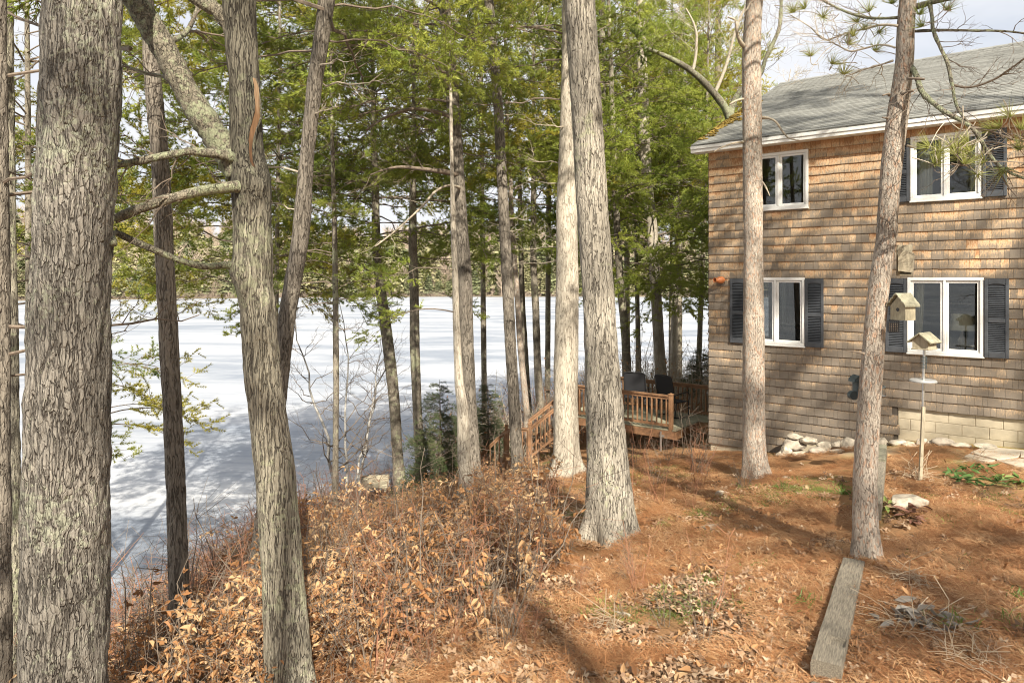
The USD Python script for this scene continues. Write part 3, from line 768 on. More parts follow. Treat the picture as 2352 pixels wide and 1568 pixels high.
# the peeled scar: a strip of bare wood laid on the front of the trunk
sc = []
for v_ in np.linspace(186, 425, 26):
    q = (v_ - 186) / 239
    uc = 577 + 6 * math.sin(q * 7) + (8 * q if q < 0.8 else 8 * q + (q - 0.8) * 60)
    w = 0.55 * (3 + 7.5 * math.sin(math.pi * min(1, 0.12 + 0.88 * q)) ** 0.7) * (1 if q < 0.85 else 0.75)
    sc.append((uc, v_, w))
mb = MB(); vv = []
cz = c[:, 2]
for uc, v_, w in sc:
    z = P(uc, v_, 5.5)[2]; cc = np.array([np.interp(z, cz, c[:, 0]), np.interp(z, cz, c[:, 1])]); R = np.interp(z, cz, r)
    for k in (-1, -0.4, 0.3, 1):
        x = (uc + k * w - CX) / F * 5.4
        dx = np.clip((x - cc[0]) / R, -0.97, 0.97)
        rad = R * (1.13 if abs(k) == 1 else 1.125)
        vv.append((cc[0] + dx * rad, cc[1] - math.sqrt(1 - dx * dx) * rad, z))
vv = np.array(vv); n = len(sc)
i, j = np.meshgrid(np.arange(n - 1), np.arange(3), indexing="ij")
obj("bark_scar", (vv - loc, np.stack([i * 4 + j, (i + 1) * 4 + j, (i + 1) * 4 + j + 1, i * 4 + j + 1], -1).reshape(-1, 4)), M["heartwood"], t, smooth=True, label="strip of bare orange wood where bark has peeled")
for k, side in ((0, 0), (1, 3)):
    edge_ = vv.reshape(n, 4, 3)[:, side] - loc + [0, -0.004, 0]
    rr_ = 0.009 + 0.003 * np.cos(np.arange(n) * 0.7 + k)
    obj("callus", tubevf(edge_ + np.random.default_rng(k).normal(0, 0.0015, edge_.shape), rr_, 7), M["bark_fork"], t, smooth=True)

# E: leaning pine behind the oak
t, c, r, loc, rg = tree("pine_tree", "steeply leaning pine crossing behind the forked oak",
                        [(754, -40, 40), (750, 0, 39), (721, 210, 37), (706, 350, 34), (689, 549, 42), (661, 720, 42), (640, 890, 42), (610, 1159, 43), (592, 1299, 45), (578, 1404, 50), (574, 1440, 54)], 9.0, "bark_pine", 20, sides=64, fine=0.05, amp=0.022, seed=22)
crown(t, c, rg, BOUGH["lime"], H + 3.4, H + 14, 32, 4.2, loc=loc, extra=[(H + 3.2, 10, 2.2, -0.1), (H + 3.0, 165, 2.4, 0.0), (H + 3.6, 30, 2.6, 0.1)])
dead_sticks(t, c, r, rg, H - 0.5, H + 3.5, 6, 1.0, loc)

# F: thin trunk
t, c, r, loc, rg = tree("pine_tree", "very thin straight sapling trunk rising from the leafy brush edge",
                        [(760, 150, 5), (763, 320, 9), (768, 520, 12), (771, 720, 14), (772, 900, 14), (770, 1100, 15), (768, 1225, 17)], 14.0, "bark_slim", 12.5, sides=16, fine=0.12, amp=0.008, seed=23)
crown(t, c, rg, BOUGH["dark"], H - 0.9, H + 6, 30, 1.9, 0.6, loc=loc, extra=[(H - 0.5, 190, 2.0, -0.15), (H - 0.1, 185, 2.2, -0.1), (H + 0.5, 175, 2.0, 0.0)])
dead_sticks(t, c, r, rg, H - 2, H + 3.5, 12, 0.9, loc, "twig")

# G, H, I, J, K, L, M, N, O, P
t, c, r, loc, rg = tree("pine_tree", "left of two slim bank pines with bare boughs, bowed low over the ice",
                        [(856, 230, 8), (858, 320, 15), (862, 420, 17), (864, 549, 21), (873, 649, 24), (891, 790, 28), (906, 930, 26), (914, 1058, 27), (917, 1090, 30)], 19.0, "bark_slim", 17, sides=28, fine=0.12, amp=0.018, seed=24)
crown(t, c, rg, BOUGH["lime"], H + 0.7, H + 9, 42, 3.8, loc=loc, extra=[(H + 0.3, 180, 3.2, -0.1), (H + 0.9, 200, 3.6, -0.05), (H + 1.6, 170, 3.4, 0), (H + 1.2, 10, 3.0, 0), (H + 2.2, 350, 3.2, 0.05), (H + 2.6, 190, 3.6, 0.1)])
dead_sticks(t, c, r, rg, H + 0.2, H + 6, 12, 1.7, loc, "twig", "branch")
t, c, r, loc, rg = tree("pine_tree", "right of two slim bank pines, straight, standing left of the small hemlock",
                        [(950, 250, 10), (949, 420, 15), (948, 544, 20), (952, 700, 22), (953, 790, 23), (958, 930, 22), (965, 1058, 25), (967, 1085, 29)], 18.5, "bark_slim", 17, sides=28, fine=0.12, amp=0.018, seed=25)
crown(t, c, rg, BOUGH["dark"], H + 1.3, H + 10, 40, 4.0, loc=loc, extra=[(H + 0.6, 15, 2.4, 0), (H + 0.9, 170, 2.8, -0.05), (H + 1.5, 200, 3.0, 0.0), (H - 0.3, 10, 2.0, -0.2)])
dead_sticks(t, c, r, rg, H + 0.0, H + 6, 14, 1.9, loc, "twig", "branch")
t, c, r, loc, rg = tree("pine_tree", "grey pine with long boughs to its left, close behind a paler trunk crossing its foot",
                        [(1018, -30, 27), (1022, 28, 28), (1033, 140, 31), (1044, 280, 31), (1053, 420, 31), (1058, 510, 32), (1068, 650, 33), (1072, 790, 33), (1079, 930, 32), (1088, 1058, 32), (1091, 1105, 34)], 14.0, "bark_pine", 20, sides=44, fine=0.07, amp=0.02, seed=26)
crown(t, c, rg, BOUGH["dark"], H + 4.4, H + 14, 28, 4.4, loc=loc, extra=[(H + 4.3, 180, 4.2, -0.1), (H + 4.8, 200, 4.4, -0.1), (H + 5.2, 165, 4.2, -0.12), (H + 3.6, 185, 4.0, -0.05), (H + 5.5, 190, 4.6, -0.1), (H + 4.0, 0, 2.6, 0), (H + 3.0, 176, 3.6, 0), (H + 2.6, 30, 2.2, 0)])
for s_, (pp, ww) in enumerate([([(1030, 205, 13.9), (990, 130, 13.7), (930, 110, 13.5), (880, 118, 13.4)], [14, 11, 8, 4]), ([(1036, 270, 13.9), (960, 250, 13.5), (905, 262, 13.3), (840, 300, 13.2)], [12, 9, 7, 3]),
                               ([(1050, 400, 13.9), (1000, 392, 13.6), (930, 384, 13.3), (850, 402, 13.0)], [13, 10, 7, 3]), ([(1034, 180, 13.9), (1000, 158, 13.6), (960, 150, 13.4), (920, 165, 13.3)], [12, 9, 7, 4])]):
    limb(t, loc, pp, ww, "twig", "branch", 300 + s_, 8, twigs=9, tl=1.0)
limb(t, loc, [(1055, 432, 13.8), (1030, 426, 13.2), (1000, 440, 12.9), (975, 468, 12.6), (920, 520, 12.3), (862, 566, 12.1)], [8, 6, 6, 5, 4, 3], "dead_wood", "dead_branch", 27, 6, twigs=5, tl=0.8)
t, c, r, loc, rg = tree("pine_tree", "pale sunlit trunk standing in brown leaves, overlapping the grey pine beside it",
                        [(1038, 380, 9), (1041, 520, 13), (1046, 649, 15), (1050, 790, 18), (1057, 900, 24), (1062, 930, 27), (1066, 1058, 30), (1071, 1110, 29), (1073, 1140, 32)], 12.0, "bark_pale", 14, sides=44, fine=0.06, amp=0.014, seed=28)
crown(t, c, rg, BOUGH["lime"], H + 2.5, H + 8, 18, 2.2, loc=loc, extra=[(H - 0.6, 165, 1.9, -0.3), (H + 0.2, 190, 1.8, -0.1)])
t, c, r, loc, rg = tree("pine_tree", "slender dark grey pine in front of the stair railing",
                        [(1120, -30, 20), (1123, 0, 21), (1133, 110, 22), (1142, 210, 23), (1150, 350, 24), (1160, 549, 26), (1166, 650, 27), (1172, 790, 27), (1181, 930, 27), (1188, 1058, 27), (1190, 1085, 30)], 15.0, "bark_pine", 20, sides=44, fine=0.07, amp=0.018, seed=29)
crown(t, c, rg, BOUGH["lime"], H + 5.5, H + 15, 15, 3.8, loc=loc)
limb(t, loc, [(1122, 60, 14.9), (1100, 20, 14.2), (1080, -20, 13.8)], [7, 6, 5], "twig_pale", "branch", 30, 6, twigs=6, tl=0.7)
dead_sticks(t, c, r, rg, H + 0.5, H + 5, 6, 1.0, loc)
t, c, r, loc, rg = tree("pine_tree", "thin reddish sunlit trunk just right of the slender dark grey pine",
                        [(1160, 70, 6), (1164, 250, 8), (1172, 420, 11), (1178, 549, 12), (1186, 649, 13), (1195, 790, 14), (1208, 930, 16), (1213, 1000, 18)], 20.0, "bark_red", 16, sides=24, fine=0.15, amp=0.012, seed=31)
crown(t, c, rg, BOUGH["yellow"], H + 2.5, H + 9.5, 40, 3.0, loc=loc)
t, c, r, loc, rg = tree("pine_tree", "thin dark shaded trunk beyond the stair railing",
                        [(1192, 300, 8), (1196, 560, 11), (1200, 700, 13), (1206, 800, 14), (1214, 930, 15), (1220, 1000, 16)], 22.0, "bark_slim", 16, sides=20, fine=0.2, amp=0.012, seed=32)
crown(t, c, rg, BOUGH["lime"], H + 2.5, H + 11, 34, 3.6, loc=loc)
t, c, r, loc, rg = tree("pine_tree", "dark straight pine beyond the stairs, just left of the big pale trunk",
                        [(1226, 330, 10), (1225, 580, 15), (1231, 720, 17), (1236, 870, 18), (1244, 955, 20), (1247, 1000, 22)], 21.0, "bark_slim", 18, sides=24, fine=0.15, amp=0.014, seed=33)
crown(t, c, rg, BOUGH["lime"], H + 0.8, H + 12, 52, 3.6, loc=loc, extra=[(H - 0.4, 10, 2.4, -0.1), (H + 0.4, 200, 2.6, 0), (H + 1.0, 340, 3.0, 0)])
t, c, r, loc, rg = tree("pine_tree", "broad pale sunlit trunk standing by the deck, left of the nearer cracked-bark trunk",
                        [(1314, -20, 46), (1311, 200, 47), (1308, 350, 49), (1302, 510, 50), (1303, 650, 54), (1301, 790, 57), (1299, 930, 58), (1299, 1035, 60), (1298, 1085, 66)], 13.0, "bark_pale", 22, sides=72, fine=0.05, amp=0.022, seed=34)
crown(t, c, rg, BOUGH["lime"], H + 5.2, H + 16, 14, 3.8, loc=loc, extra=[(H + 3.4, 170, 2.6, 0), (H + 4.2, 150, 3.0, 0), (H + 4.6, 195, 3.2, 0)])
dead_sticks(t, c, r, rg, H + 0.2, H + 4.5, 7, 1.1, loc, az=(170, 50))
t, c, r, loc, rg = tree("pine_tree", "large nearest centre trunk with deeply cracked grey bark and flared foot",
                        [(1329, -40, 71), (1331, 0, 72), (1340, 140, 71), (1349, 280, 73), (1358, 420, 75), (1365, 549, 76), (1372, 650, 75), (1380, 790, 80), (1389, 930, 89), (1395, 1058, 98), (1398, 1124, 108), (1402, 1200, 118), (1404, 1240, 122)], 8.84, "bark_big", 24,
                        sides=110, fine=0.03, amp=0.03, flare=0.28, seed=35, fine_to=H + 4)
crown(t, c, rg, BOUGH["dark"], H + 8, H + 18, 12, 4.2, loc=loc)
t, c, r, loc, rg = tree("pine_tree", "narrow trunk almost hidden along the right side of the centre trunk",
                        [(1382, -30, 13), (1384, 150, 15), (1390, 350, 16), (1397, 500, 17), (1404, 700, 18), (1412, 870, 20)], 24.0, "bark_slim", 20, sides=20, fine=0.2, seed=36)
crown(t, c, rg, BOUGH["lime"], H + 3, H + 13, 50, 3.6, loc=loc)

# Q, R, S, T and others: right-hand grove beyond the deck
for lab, pts, Y, bm, tint, zl, ex in [
    ("pale pine with broken upper trunk in the bright grove beyond the deck", [(1472, 60, 22), (1478, 250, 27), (1486, 420, 26), (1497, 520, 26), (1506, 660, 26), (1514, 800, 27), (1519, 880, 30)], 24.0, "bark_pale", "lime", -0.2,
     [(H + 1.2, 200, 3.8, -0.1), (H + 0.6, 250, 3.6, -0.15), (H + 2.0, 280, 3.8, -0.1), (H + 2.6, 330, 3.6, 0), (H + 0.4, 300, 3.2, -0.2), (H + 3.2, 250, 4.0, 0), (H + 4, 220, 3.6, 0), (H + 1.8, 180, 3.4, -0.1), (H - 0.2, 270, 3.6, -0.22), (H - 0.5, 300, 3.4, -0.25), (H + 0.1, 235, 3.6, -0.2), (H + 0.9, 320, 3.8, -0.15), (H + 1.5, 350, 3.6, -0.1), (H + 0.3, 345, 3.2, -0.2), (H + 2.3, 290, 4.0, -0.1), (H - 0.8, 250, 3.0, -0.25)]),
    ("shaded trunk right beside the centre trunk, beyond the deck railing", [(1412, 400, 15), (1424, 640, 18), (1438, 800, 21), (1441, 900, 24)], 22.0, "bark_slim", "lime", 0.6,
     [(H + 0.2, 300, 3.0, -0.2), (H - 0.2, 330, 2.8, -0.2), (H + 0.8, 280, 3.0, -0.1), (H + 1.8, 310, 3.4, -0.1), (H + 2.8, 260, 3.2, 0), (H + 3.6, 290, 3.4, 0)]),
    ("thin grey trunk between two bigger ones beyond the deck", [(1460, 500, 8), (1464, 700, 11), (1466, 820, 13), (1467, 900, 14)], 27.0, "bark_slim", "lime", 1.0, []),
    ("pale distant trunk near the house corner against the ice", [(1556, 450, 9), (1552, 640, 13), (1549, 740, 16), (1548, 850, 18)], 29.0, "bark_pale", "yellow", 2.5, [(H + 2.6, 200, 3.2, 0)]),
    ("dark thin trunk left of the pale one near the house corner", [(1543, 450, 5), (1540, 700, 7), (1539, 850, 8)], 30.0, "bark_slim", "lime", 1.5, []),
    ("slim trunk touching the house corner on its left", [(1618, 500, 10), (1610, 700, 12), (1604, 860, 14)], 27.0, "bark_slim", "lime", 0.8, [(H + 1.0, 230, 3.0, -0.1), (H + 2.2, 200, 3.6, 0), (H + 0.2, 260, 3.2, -0.2), (H + 0.6, 215, 3.4, -0.15), (H - 0.3, 230, 2.8, -0.25), (H + 1.6, 250, 3.6, -0.1)]),
]:
    t, c, r, loc, rg = tree("pine_tree", lab, pts, Y, bm, 19, sides=22, fine=0.18, amp=0.014, seed=40 + len(lab))
    crown(t, c, rg, BOUGH[tint], H + zl, H + 12.5, 62, 4.2, loc=loc, extra=ex)
    dead_sticks(t, c, r, rg, H + zl - 0.3, H + 5, 8, 1.3, loc, "twig_pale", "branch")

# trees seen behind the front ones on the bank
XTRA = {190: [(H - 0.2, 0, 3.0, -0.1), (H - 0.5, 330, 2.4, -0.1), (H - 2.4, 0, 2.7, -0.05), (H - 2.6, 340, 3.0, 0), (H - 3.6, 5, 3.0, -0.05), (H - 3.8, 350, 2.7, 0.0), (H - 3.4, 20, 2.4, -0.1)],
        568: [(H + 0.5, 180, 3.0, -0.1), (H + 0.1, 0, 2.8, -0.1), (H - 0.3, 350, 2.4, -0.15), (H + 1.2, 200, 3.2, -0.05), (H + 0.9, 330, 2.8, -0.1)],
        738: [(H - 0.2, 0, 2.8, -0.15), (H + 0.2, 340, 3.0, -0.1), (H - 0.4, 20, 2.4, -0.1)], 62: [(H - 2.0, 20, 2.6, -0.05), (H - 3.0, 340, 2.4, 0)]}
for lab, pts, Y, bm, tint, zl, n_b, lm in [
    ("thin trunk peeping out right behind the forked oak", [(641, 200, 8), (637, 500, 10), (634, 720, 12), (628, 1000, 14), (626, 1130, 16)], 17.0, "bark_slim", "lime", -0.4, 50, 3.2),
    ("pine far left behind the slim edge trunks, boughs over the ice", [(62, 0, 12), (66, 500, 18), (70, 900, 22), (72, 1200, 26)], 14.0, "bark_slim", "dark", -0.6, 52, 3.4),
    ("yellow-green pine at water's edge behind the massive trunk", [(190, 100, 10), (196, 600, 16), (200, 1000, 22), (203, 1180, 24)], 17.0, "bark_slim", "yellow", 1.0, 46, 3.2),
    ("sunny yellow-green pine hidden behind the forked oak's trunk", [(568, 40, 9), (580, 420, 14), (600, 720, 17), (638, 1100, 20)], 18.5, "bark_slim", "yellow", 0.6, 56, 3.6),
    ("pine behind the leaning trunk with sunlit top", [(738, 60, 10), (694, 500, 13), (640, 900, 16), (628, 1060, 18)], 20.0, "bark_slim", "lime", 1.2, 52, 3.6),
    ("tall pine filling the gap between the bowed pine and leaning trunk", [(855, 80, 8), (862, 500, 11), (897, 860, 14), (912, 1060, 16)], 22.0, "bark_slim", "lime", 2.0, 52, 3.8),
    ("yellowish pine between the grey pine and slender dark pine", [(1105, 150, 9), (1108, 500, 11), (1111, 800, 13), (1113, 980, 14)], 25.0, "bark_slim", "yellow", 2.2, 56, 3.8),
    ("dark-boughed pine filling the gap left of the broad pale trunk", [(1262, 100, 10), (1260, 500, 12), (1258, 800, 13), (1257, 930, 14)], 27.0, "bark_slim", "dark", 0.8, 60, 4.0),
    ("golden pine rising high behind the right-hand grove", [(1565, 60, 12), (1562, 300, 14), (1560, 600, 16), (1558, 830, 18)], 36.0, "bark_slim", "yellow", 3.0, 60, 4.6),
    ("pine behind the centre trunk, lost in bright boughs", [(1440, 60, 10), (1440, 400, 12), (1440, 700, 14), (1440, 850, 16)], 31.0, "bark_slim", "lime", 1.0, 64, 4.4),
    ("pine beyond the house gable, crown above the eaves corner", [(1650, 0, 13), (1648, 300, 16), (1646, 600, 18), (1644, 830, 19)], 33.0, "bark_slim", "yellow", 2.0, 60, 4.2),
]:
    t, c, r, loc, rg = tree("pine_tree", lab, pts, Y, bm, 19 if Y < 30 else 22, sides=18, fine=0.25, amp=0.012, seed=60 + len(lab))
    crown(t, c, rg, BOUGH[tint], H + zl, H + 13, int(n_b * 1.2), lm * 1.12, loc=loc, extra=XTRA.get(pts[0][0], ()))
    dead_sticks(t, c, r, rg, H + zl - 0.6, H + 6, 6, 1.4, loc, "twig", "branch")

# ------------------------------------------------------------------ the two red pines before the house
POM = None


def pompoms(t, loc, rng, spots, r=0.17, per=64):
    """Round bunches of long needles at points of the scene, each on a short twig."""
    at = np.array(spots); d = np.tile([0, 0, 0.35], (len(at), 1)) + rng.normal(0, 0.25, (len(at), 3))
    v, f = needles(rng, at, d / np.linalg.norm(d, axis=1, keepdims=True), per, r, 0.95, 0.0055)
    obj("needle_bunches", (v - loc, f), M["needle_red_pine"], t, kind="stuff")


t, c, r, loc, rg = tree("red_pine", "straight red pine in front of the left house windows",
                        [(1738, -40, 42), (1733, 0, 41), (1726, 140, 45), (1727, 280, 46), (1729, 420, 46), (1730, 549, 46), (1731, 650, 48), (1731, 790, 51), (1731, 930, 53), (1732, 1020, 55), (1735, 1065, 58), (1738, 1092, 62)], 11.4, "bark_red", 22, sides=72, fine=0.04, amp=0.018, flare=0.25, seed=81)
limb(t, loc, [(1748, 271, 11.4), (1778, 277, 11.2), (1799, 304, 11.1), (1813, 318, 11.0), (1836, 322, 10.9)], [8, 6, 5, 4, 2], "dead_wood", "dead_branch", 82, 6, n=20)
limb(t, loc, [(1708, 327, 11.4), (1680, 330, 11.2), (1655, 340, 11.1), (1640, 349, 11.0)], [7, 5, 4, 2], "dead_wood", "dead_branch", 83, 6, n=16)
limb(t, loc, [(1708, 228, 11.4), (1690, 232, 11.2), (1676, 240, 11.1)], [7, 5, 3], "dead_wood", "dead_branch", 84, 6, n=12)
limb(t, loc, [(1750, 418, 11.4), (1760, 432, 11.25), (1768, 450, 11.2)], [5, 4, 2], "dead_wood", "dead_branch", 85, 6, n=10)
limb(t, loc, [(1710, 108, 11.4), (1695, 85, 11.2), (1687, 45, 11.1), (1672, 40, 11.0)], [12, 9, 6, 3], "dead_wood", "dead_branch", 86, 6, n=14, twigs=5, tl=0.5)
crown(t, c, rg, RPINE, H + 7.5, H + 17, 14, 3.4, scale_len=2.6, loc=loc, extra=[(H + 5.6, 190, 2.4, 0.05), (H + 6.2, 200, 2.6, 0.0), (H + 6.0, 170, 2.2, 0.1)])

t, c, r, loc, rg = tree("red_pine", "leaning red pine carrying bird boxes, its foot beside the old timber edging",
                        [(2092, -40, 45), (2085, 0, 44), (2077, 140, 46), (2060, 280, 53), (2044, 420, 50), (2036, 549, 51), (2020, 650, 53), (2007, 790, 53), (1997, 930, 56), (1989, 1058, 58), (1987, 1124, 58), (1989, 1229, 62), (1990, 1287, 70)], 6.7, "bark_red", 20, sides=96, fine=0.025, amp=0.016, flare=0.2, seed=91, fine_to=H + 3.2,
                        knots=[(4.9, float(P(2040, 540, 6.7)[2]), 0.03, 0.015), (4.6, float(P(2050, 600, 6.7)[2]), 0.03, 0.015), (4.4, float(P(2045, 478, 6.7)[2]), 0.03, 0.012)])
KN = [([(2098, 18, 6.7), (2130, 8, 6.6), (2160, 2, 6.5), (2215, -6, 6.4)], [15, 12, 9, 6], "bark_limb", 3, 0.3),
      ([(2095, 73, 6.7), (2180, 70, 6.4), (2240, 71, 6.3), (2303, 72, 6.2), (2370, 80, 6.1)], [8, 6, 6, 5, 4], "bark_limb", 5, 0.35),
      ([(2135, 6, 6.6), (2141, 40, 6.5), (2144, 72, 6.4), (2160, 110, 6.35), (2177, 147, 6.3), (2187, 196, 6.2), (2198, 245, 6.1), (2233, 290, 6.0)], [9, 8, 8, 8, 8, 7, 6, 5], "bark_limb", 12, 0.35),
      ([(2088, 150, 6.7), (2104, 172, 6.55), (2117, 210, 6.4), (2163, 252, 6.2), (2233, 294, 6.0), (2252, 320, 5.95), (2268, 350, 5.9), (2300, 385, 5.8), (2360, 412, 5.7)], [15, 12, 13, 12, 11, 10, 9, 8, 6], "bark_limb", 14, 0.4),
      ([(2191, 196, 6.2), (2233, 200, 6.1), (2285, 182, 6.0), (2325, 155, 5.9), (2360, 128, 5.8)], [6, 5, 5, 4, 3], "twig", 9, 0.3),
      ([(2068, 40, 6.7), (2005, 42, 6.9), (1953, 31, 7.1), (1883, -2, 7.3), (1850, -20, 7.4)], [7, 6, 6, 5, 4], "bark_limb", 12, 0.5),
      ([(2062, 60, 6.7), (2010, 60, 6.9), (1950, 75, 7.1), (1900, 92, 7.2), (1860, 62, 7.3), (1815, 35, 7.4)], [6, 5, 4, 4, 3, 2], "twig_pale", 12, 0.5),
      ([(2055, 110, 6.7), (2010, 105, 6.9), (1960, 118, 7.0), (1925, 105, 7.1), (1880, 80, 7.2)], [5, 4, 4, 3, 2], "twig_pale", 12, 0.45),
      ([(2050, 140, 6.7), (2020, 150, 6.85), (1985, 160, 6.95), (1940, 178, 7.05)], [5, 4, 3, 2], "twig_pale", 9, 0.4),
      ([(2233, 294, 6.0), (2270, 300, 5.95), (2320, 318, 5.9), (2370, 330, 5.85)], [6, 5, 4, 3], "twig", 8, 0.35),
      ([(2262, 345, 5.92), (2240, 365, 5.85), (2215, 380, 5.8), (2185, 375, 5.75)], [6, 5, 4, 3], "twig", 7, 0.3),
      ([(2290, 375, 5.85), (2310, 420, 5.8), (2335, 450, 5.75)], [5, 4, 3], "twig", 6, 0.3)]
tips = []
for k, (pp, ww, mm, tw, tl) in enumerate(KN):
    path = limb(t, loc, pp, ww, mm, "branch", 100 + k, 9, n=30, twigs=tw, tl=tl, tr=0.005, depth=2)
for uu, vv_, YY in [(1968, 52, 7.05), (1997, 28, 6.95), (1947, 103, 7.05), (2008, 118, 6.9), (1862, 130, 7.2), (1910, 148, 7.1), (1938, 172, 7.0), (1822, 30, 7.35), (1985, 70, 7.0), (1890, 40, 7.2), (2050, 10, 6.8), (2018, 75, 6.9), (1960, 85, 7.0), (1850, 20, 7.3),
                    (2120, 62, 6.55), (2175, 25, 6.45), (2112, 35, 6.6), (2135, 338, 5.9), (2145, 378, 5.8), (2160, 345, 5.85), (2200, 360, 5.8), (2215, 378, 5.75), (2190, 342, 5.85), (2230, 350, 5.8), (2280, 300, 5.95), (2345, 300, 5.85), (2300, 292, 5.9), (2262, 372, 5.8), (2310, 385, 5.8),
                    (2150, 360, 5.85), (2225, 330, 5.9), (2340, 345, 5.8), (2245, 400, 5.75), (2320, 270, 5.9)]:
    tips.append(P(uu, vv_, YY))
pompoms(t, loc, rg, tips)
mb = MB()
for p in tips:
    for k in range(2):
        q = p + rg.normal(0, 0.14, 3) + [0.08, 0, 0.06]
        mb.tube(smoothpath([q, (p + q) / 2 + rg.normal(0, 0.03, 3), p], 6), [0.005, 0.005, 0.004, 0.004, 0.004, 0.003], 4, False)
obj("twigs", mb.moved(loc), M["twig_pale"], t, kind="stuff")
for pp, ww in [([(2085, 181, 6.5), (2105, 181, 6.4), (2124, 182, 6.35)], [7, 6, 5]), ([(2072, 216, 6.5), (2086, 212, 6.4), (2098, 208, 6.35)], [9, 8, 6]), ([(2042, 219, 6.6), (2032, 218, 6.5), (2027, 220, 6.5)], [7, 5, 3]), ([(2036, 271, 6.6), (2030, 271, 6.5), (2026, 270, 6.5)], [6, 5, 3]),
               ([(1985, 812, 6.6), (1965, 808, 6.6), (1942, 806, 6.6)], [6, 3, 1]), ([(2084, 335, 6.55), (2094, 338, 6.5), (2101, 340, 6.48)], [6, 5, 3])]:
    limb(t, loc, pp, ww, "twig", "branch_stub", int(pp[0][0]), 7, n=8)
crown(t, c, rg, RPINE, H + 5.5, H + 15, 14, 3.2, scale_len=2.6, loc=loc)

# ------------------------------------------------------------------ the house (local: x along the wall, y into the house, z world height)
ROTZ = math.degrees(math.atan2(WD[1], WD[0]))
HOUSE = thing("house", "two-storey house clad in weathered brown cedar shingles under a grey shingle roof", "house", (C0[0], C0[1], 0.0), ROTZ)
zz = lambda z: H + z


def house_loc(p):
    q = np.asarray(p, float) - C0
    return np.array([q @ WD, q @ WN, q[2]])


def house_world(x, y, z):
    return C0 + WD * x + WN * y + np.array([0, 0, z])


M["shingle"] = mat("shingle", {
    "a": ("attribute", {"attribute": "tone"}), "s": ("separate_xyz", {}),
    "tc": ("texture_coordinate", {}), "m": ("mapping", {"scale": (110, 110, 6.0)}),
    "n": ("noise_texture", {"scale": 1.0, "detail": 4.0, "roughness": 0.65}),
    "m2": ("mapping", {"scale": (1.5, 1.5, 3.6)}), "n2": ("noise_texture", {"scale": 1.0, "detail": 3.0}),
    # weathering w = (1 - height in course) + per-shingle + streak noise + broad noise
    "w1": ("math", {"math_type": "multiply_add", "value2": 2.4, "value3": -1.2}),
    "w2": ("math", {"math_type": "add"}), "w3": ("math", {"math_type": "multiply_add", "value2": 1.5}), "w4": ("math", {"math_type": "add"}),
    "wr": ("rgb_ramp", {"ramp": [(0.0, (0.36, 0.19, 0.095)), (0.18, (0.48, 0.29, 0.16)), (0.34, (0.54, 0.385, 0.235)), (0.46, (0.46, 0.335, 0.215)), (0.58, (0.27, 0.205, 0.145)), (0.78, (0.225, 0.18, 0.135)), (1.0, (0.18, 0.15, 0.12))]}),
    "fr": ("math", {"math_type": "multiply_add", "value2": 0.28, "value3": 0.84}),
    "hv": ("hsv", {}),
    "st": ("map_range", {"from_min": 0.25, "from_max": 0.75, "to_min": 0.78, "to_max": 1.2, "clamp": True}),
    "vv": ("math", {"math_type": "multiply"}),
    "b": ("bump", {"strength": 0.35, "distance": 0.004}),
    "p": ("principled_bsdf", {"roughness": 0.85, "specular_ior_level": 0.2})},
    [("a.vector", "s.vector"), ("tc.object", "m.vector"), ("m.vector", "n.vector"), ("tc.object", "m2.vector"), ("m2.vector", "n2.vector"),
     ("n.fac", "w1.value1"), ("w1.value", "w2.value1"), ("s.x", "w2.value2"), ("n2.fac", "w3.value1"), ("w2.value", "w3.value3"), ("w3.value", "w4.value1"), ("s.y", "w4.value2"), ("w4.value", "wr.fac"),
     ("s.z", "fr.value1"), ("n.fac", "st.value"), ("st.result", "vv.value1"), ("fr.value", "vv.value2"), ("vv.value", "hv.value"), ("wr.color", "hv.color"), ("hv.color", "p.base_color"), ("n.fac", "b.height"), ("b.normal", "p.normal")])
M["roof_shingle"] = mat("roof_shingle", {
    "a": ("attribute", {"attribute": "tone"}), "s": ("separate_xyz", {}), "tc": ("texture_coordinate", {}),
    "n": ("noise_texture", {"scale": 160.0, "detail": 2.0}), "n2": ("noise_texture", {"scale": 0.8, "detail": 4.0}),
    "r": ("rgb_ramp", {"ramp": [(0.3, (0.125, 0.125, 0.115)), (0.7, (0.235, 0.232, 0.212))]}),
    "hv": ("hsv", {}), "fr": ("math", {"math_type": "multiply_add", "value2": 0.35, "value3": 0.75}), "mr": ("math", {"math_type": "multiply_add", "value2": 0.35}),
    "p": ("principled_bsdf", {"roughness": 0.9, "specular_ior_level": 0.2})},
    [("a.vector", "s.vector"), ("tc.object", "n.vector"), ("tc.object", "n2.vector"), ("n.fac", "r.fac"), ("s.x", "fr.value1"), ("n2.fac", "mr.value1"), ("fr.value", "mr.value3"), ("mr.value", "hv.value"), ("r.color", "hv.color"), ("hv.color", "p.base_color")])
M["white_paint"] = plain("white_paint", (0.76, 0.75, 0.72), 0.45, 0.06, 8)
M["shutter"] = plain("shutter", (0.055, 0.06, 0.068), 0.5, 0.2, 12)
M["block"] = plain("block", (0.47, 0.405, 0.295), 0.85, 0.16, 5, bump=0.35, bscale=160)
M["mortar"] = plain("mortar", (0.41, 0.345, 0.245), 0.9, 0.1, 10)
M["dark_wall"] = plain("dark_wall", (0.09, 0.075, 0.06), 0.9, 0.2, 4)
M["room_wall"] = plain("room_wall", (0.42, 0.40, 0.36), 0.9, 0.05, 2)
M["curtain"] = plain("curtain", (0.68, 0.63, 0.50), 0.9, 0.1, 5)
M["lampshade"] = plain("lampshade", (0.72, 0.64, 0.48), 0.8, 0.05, 4)
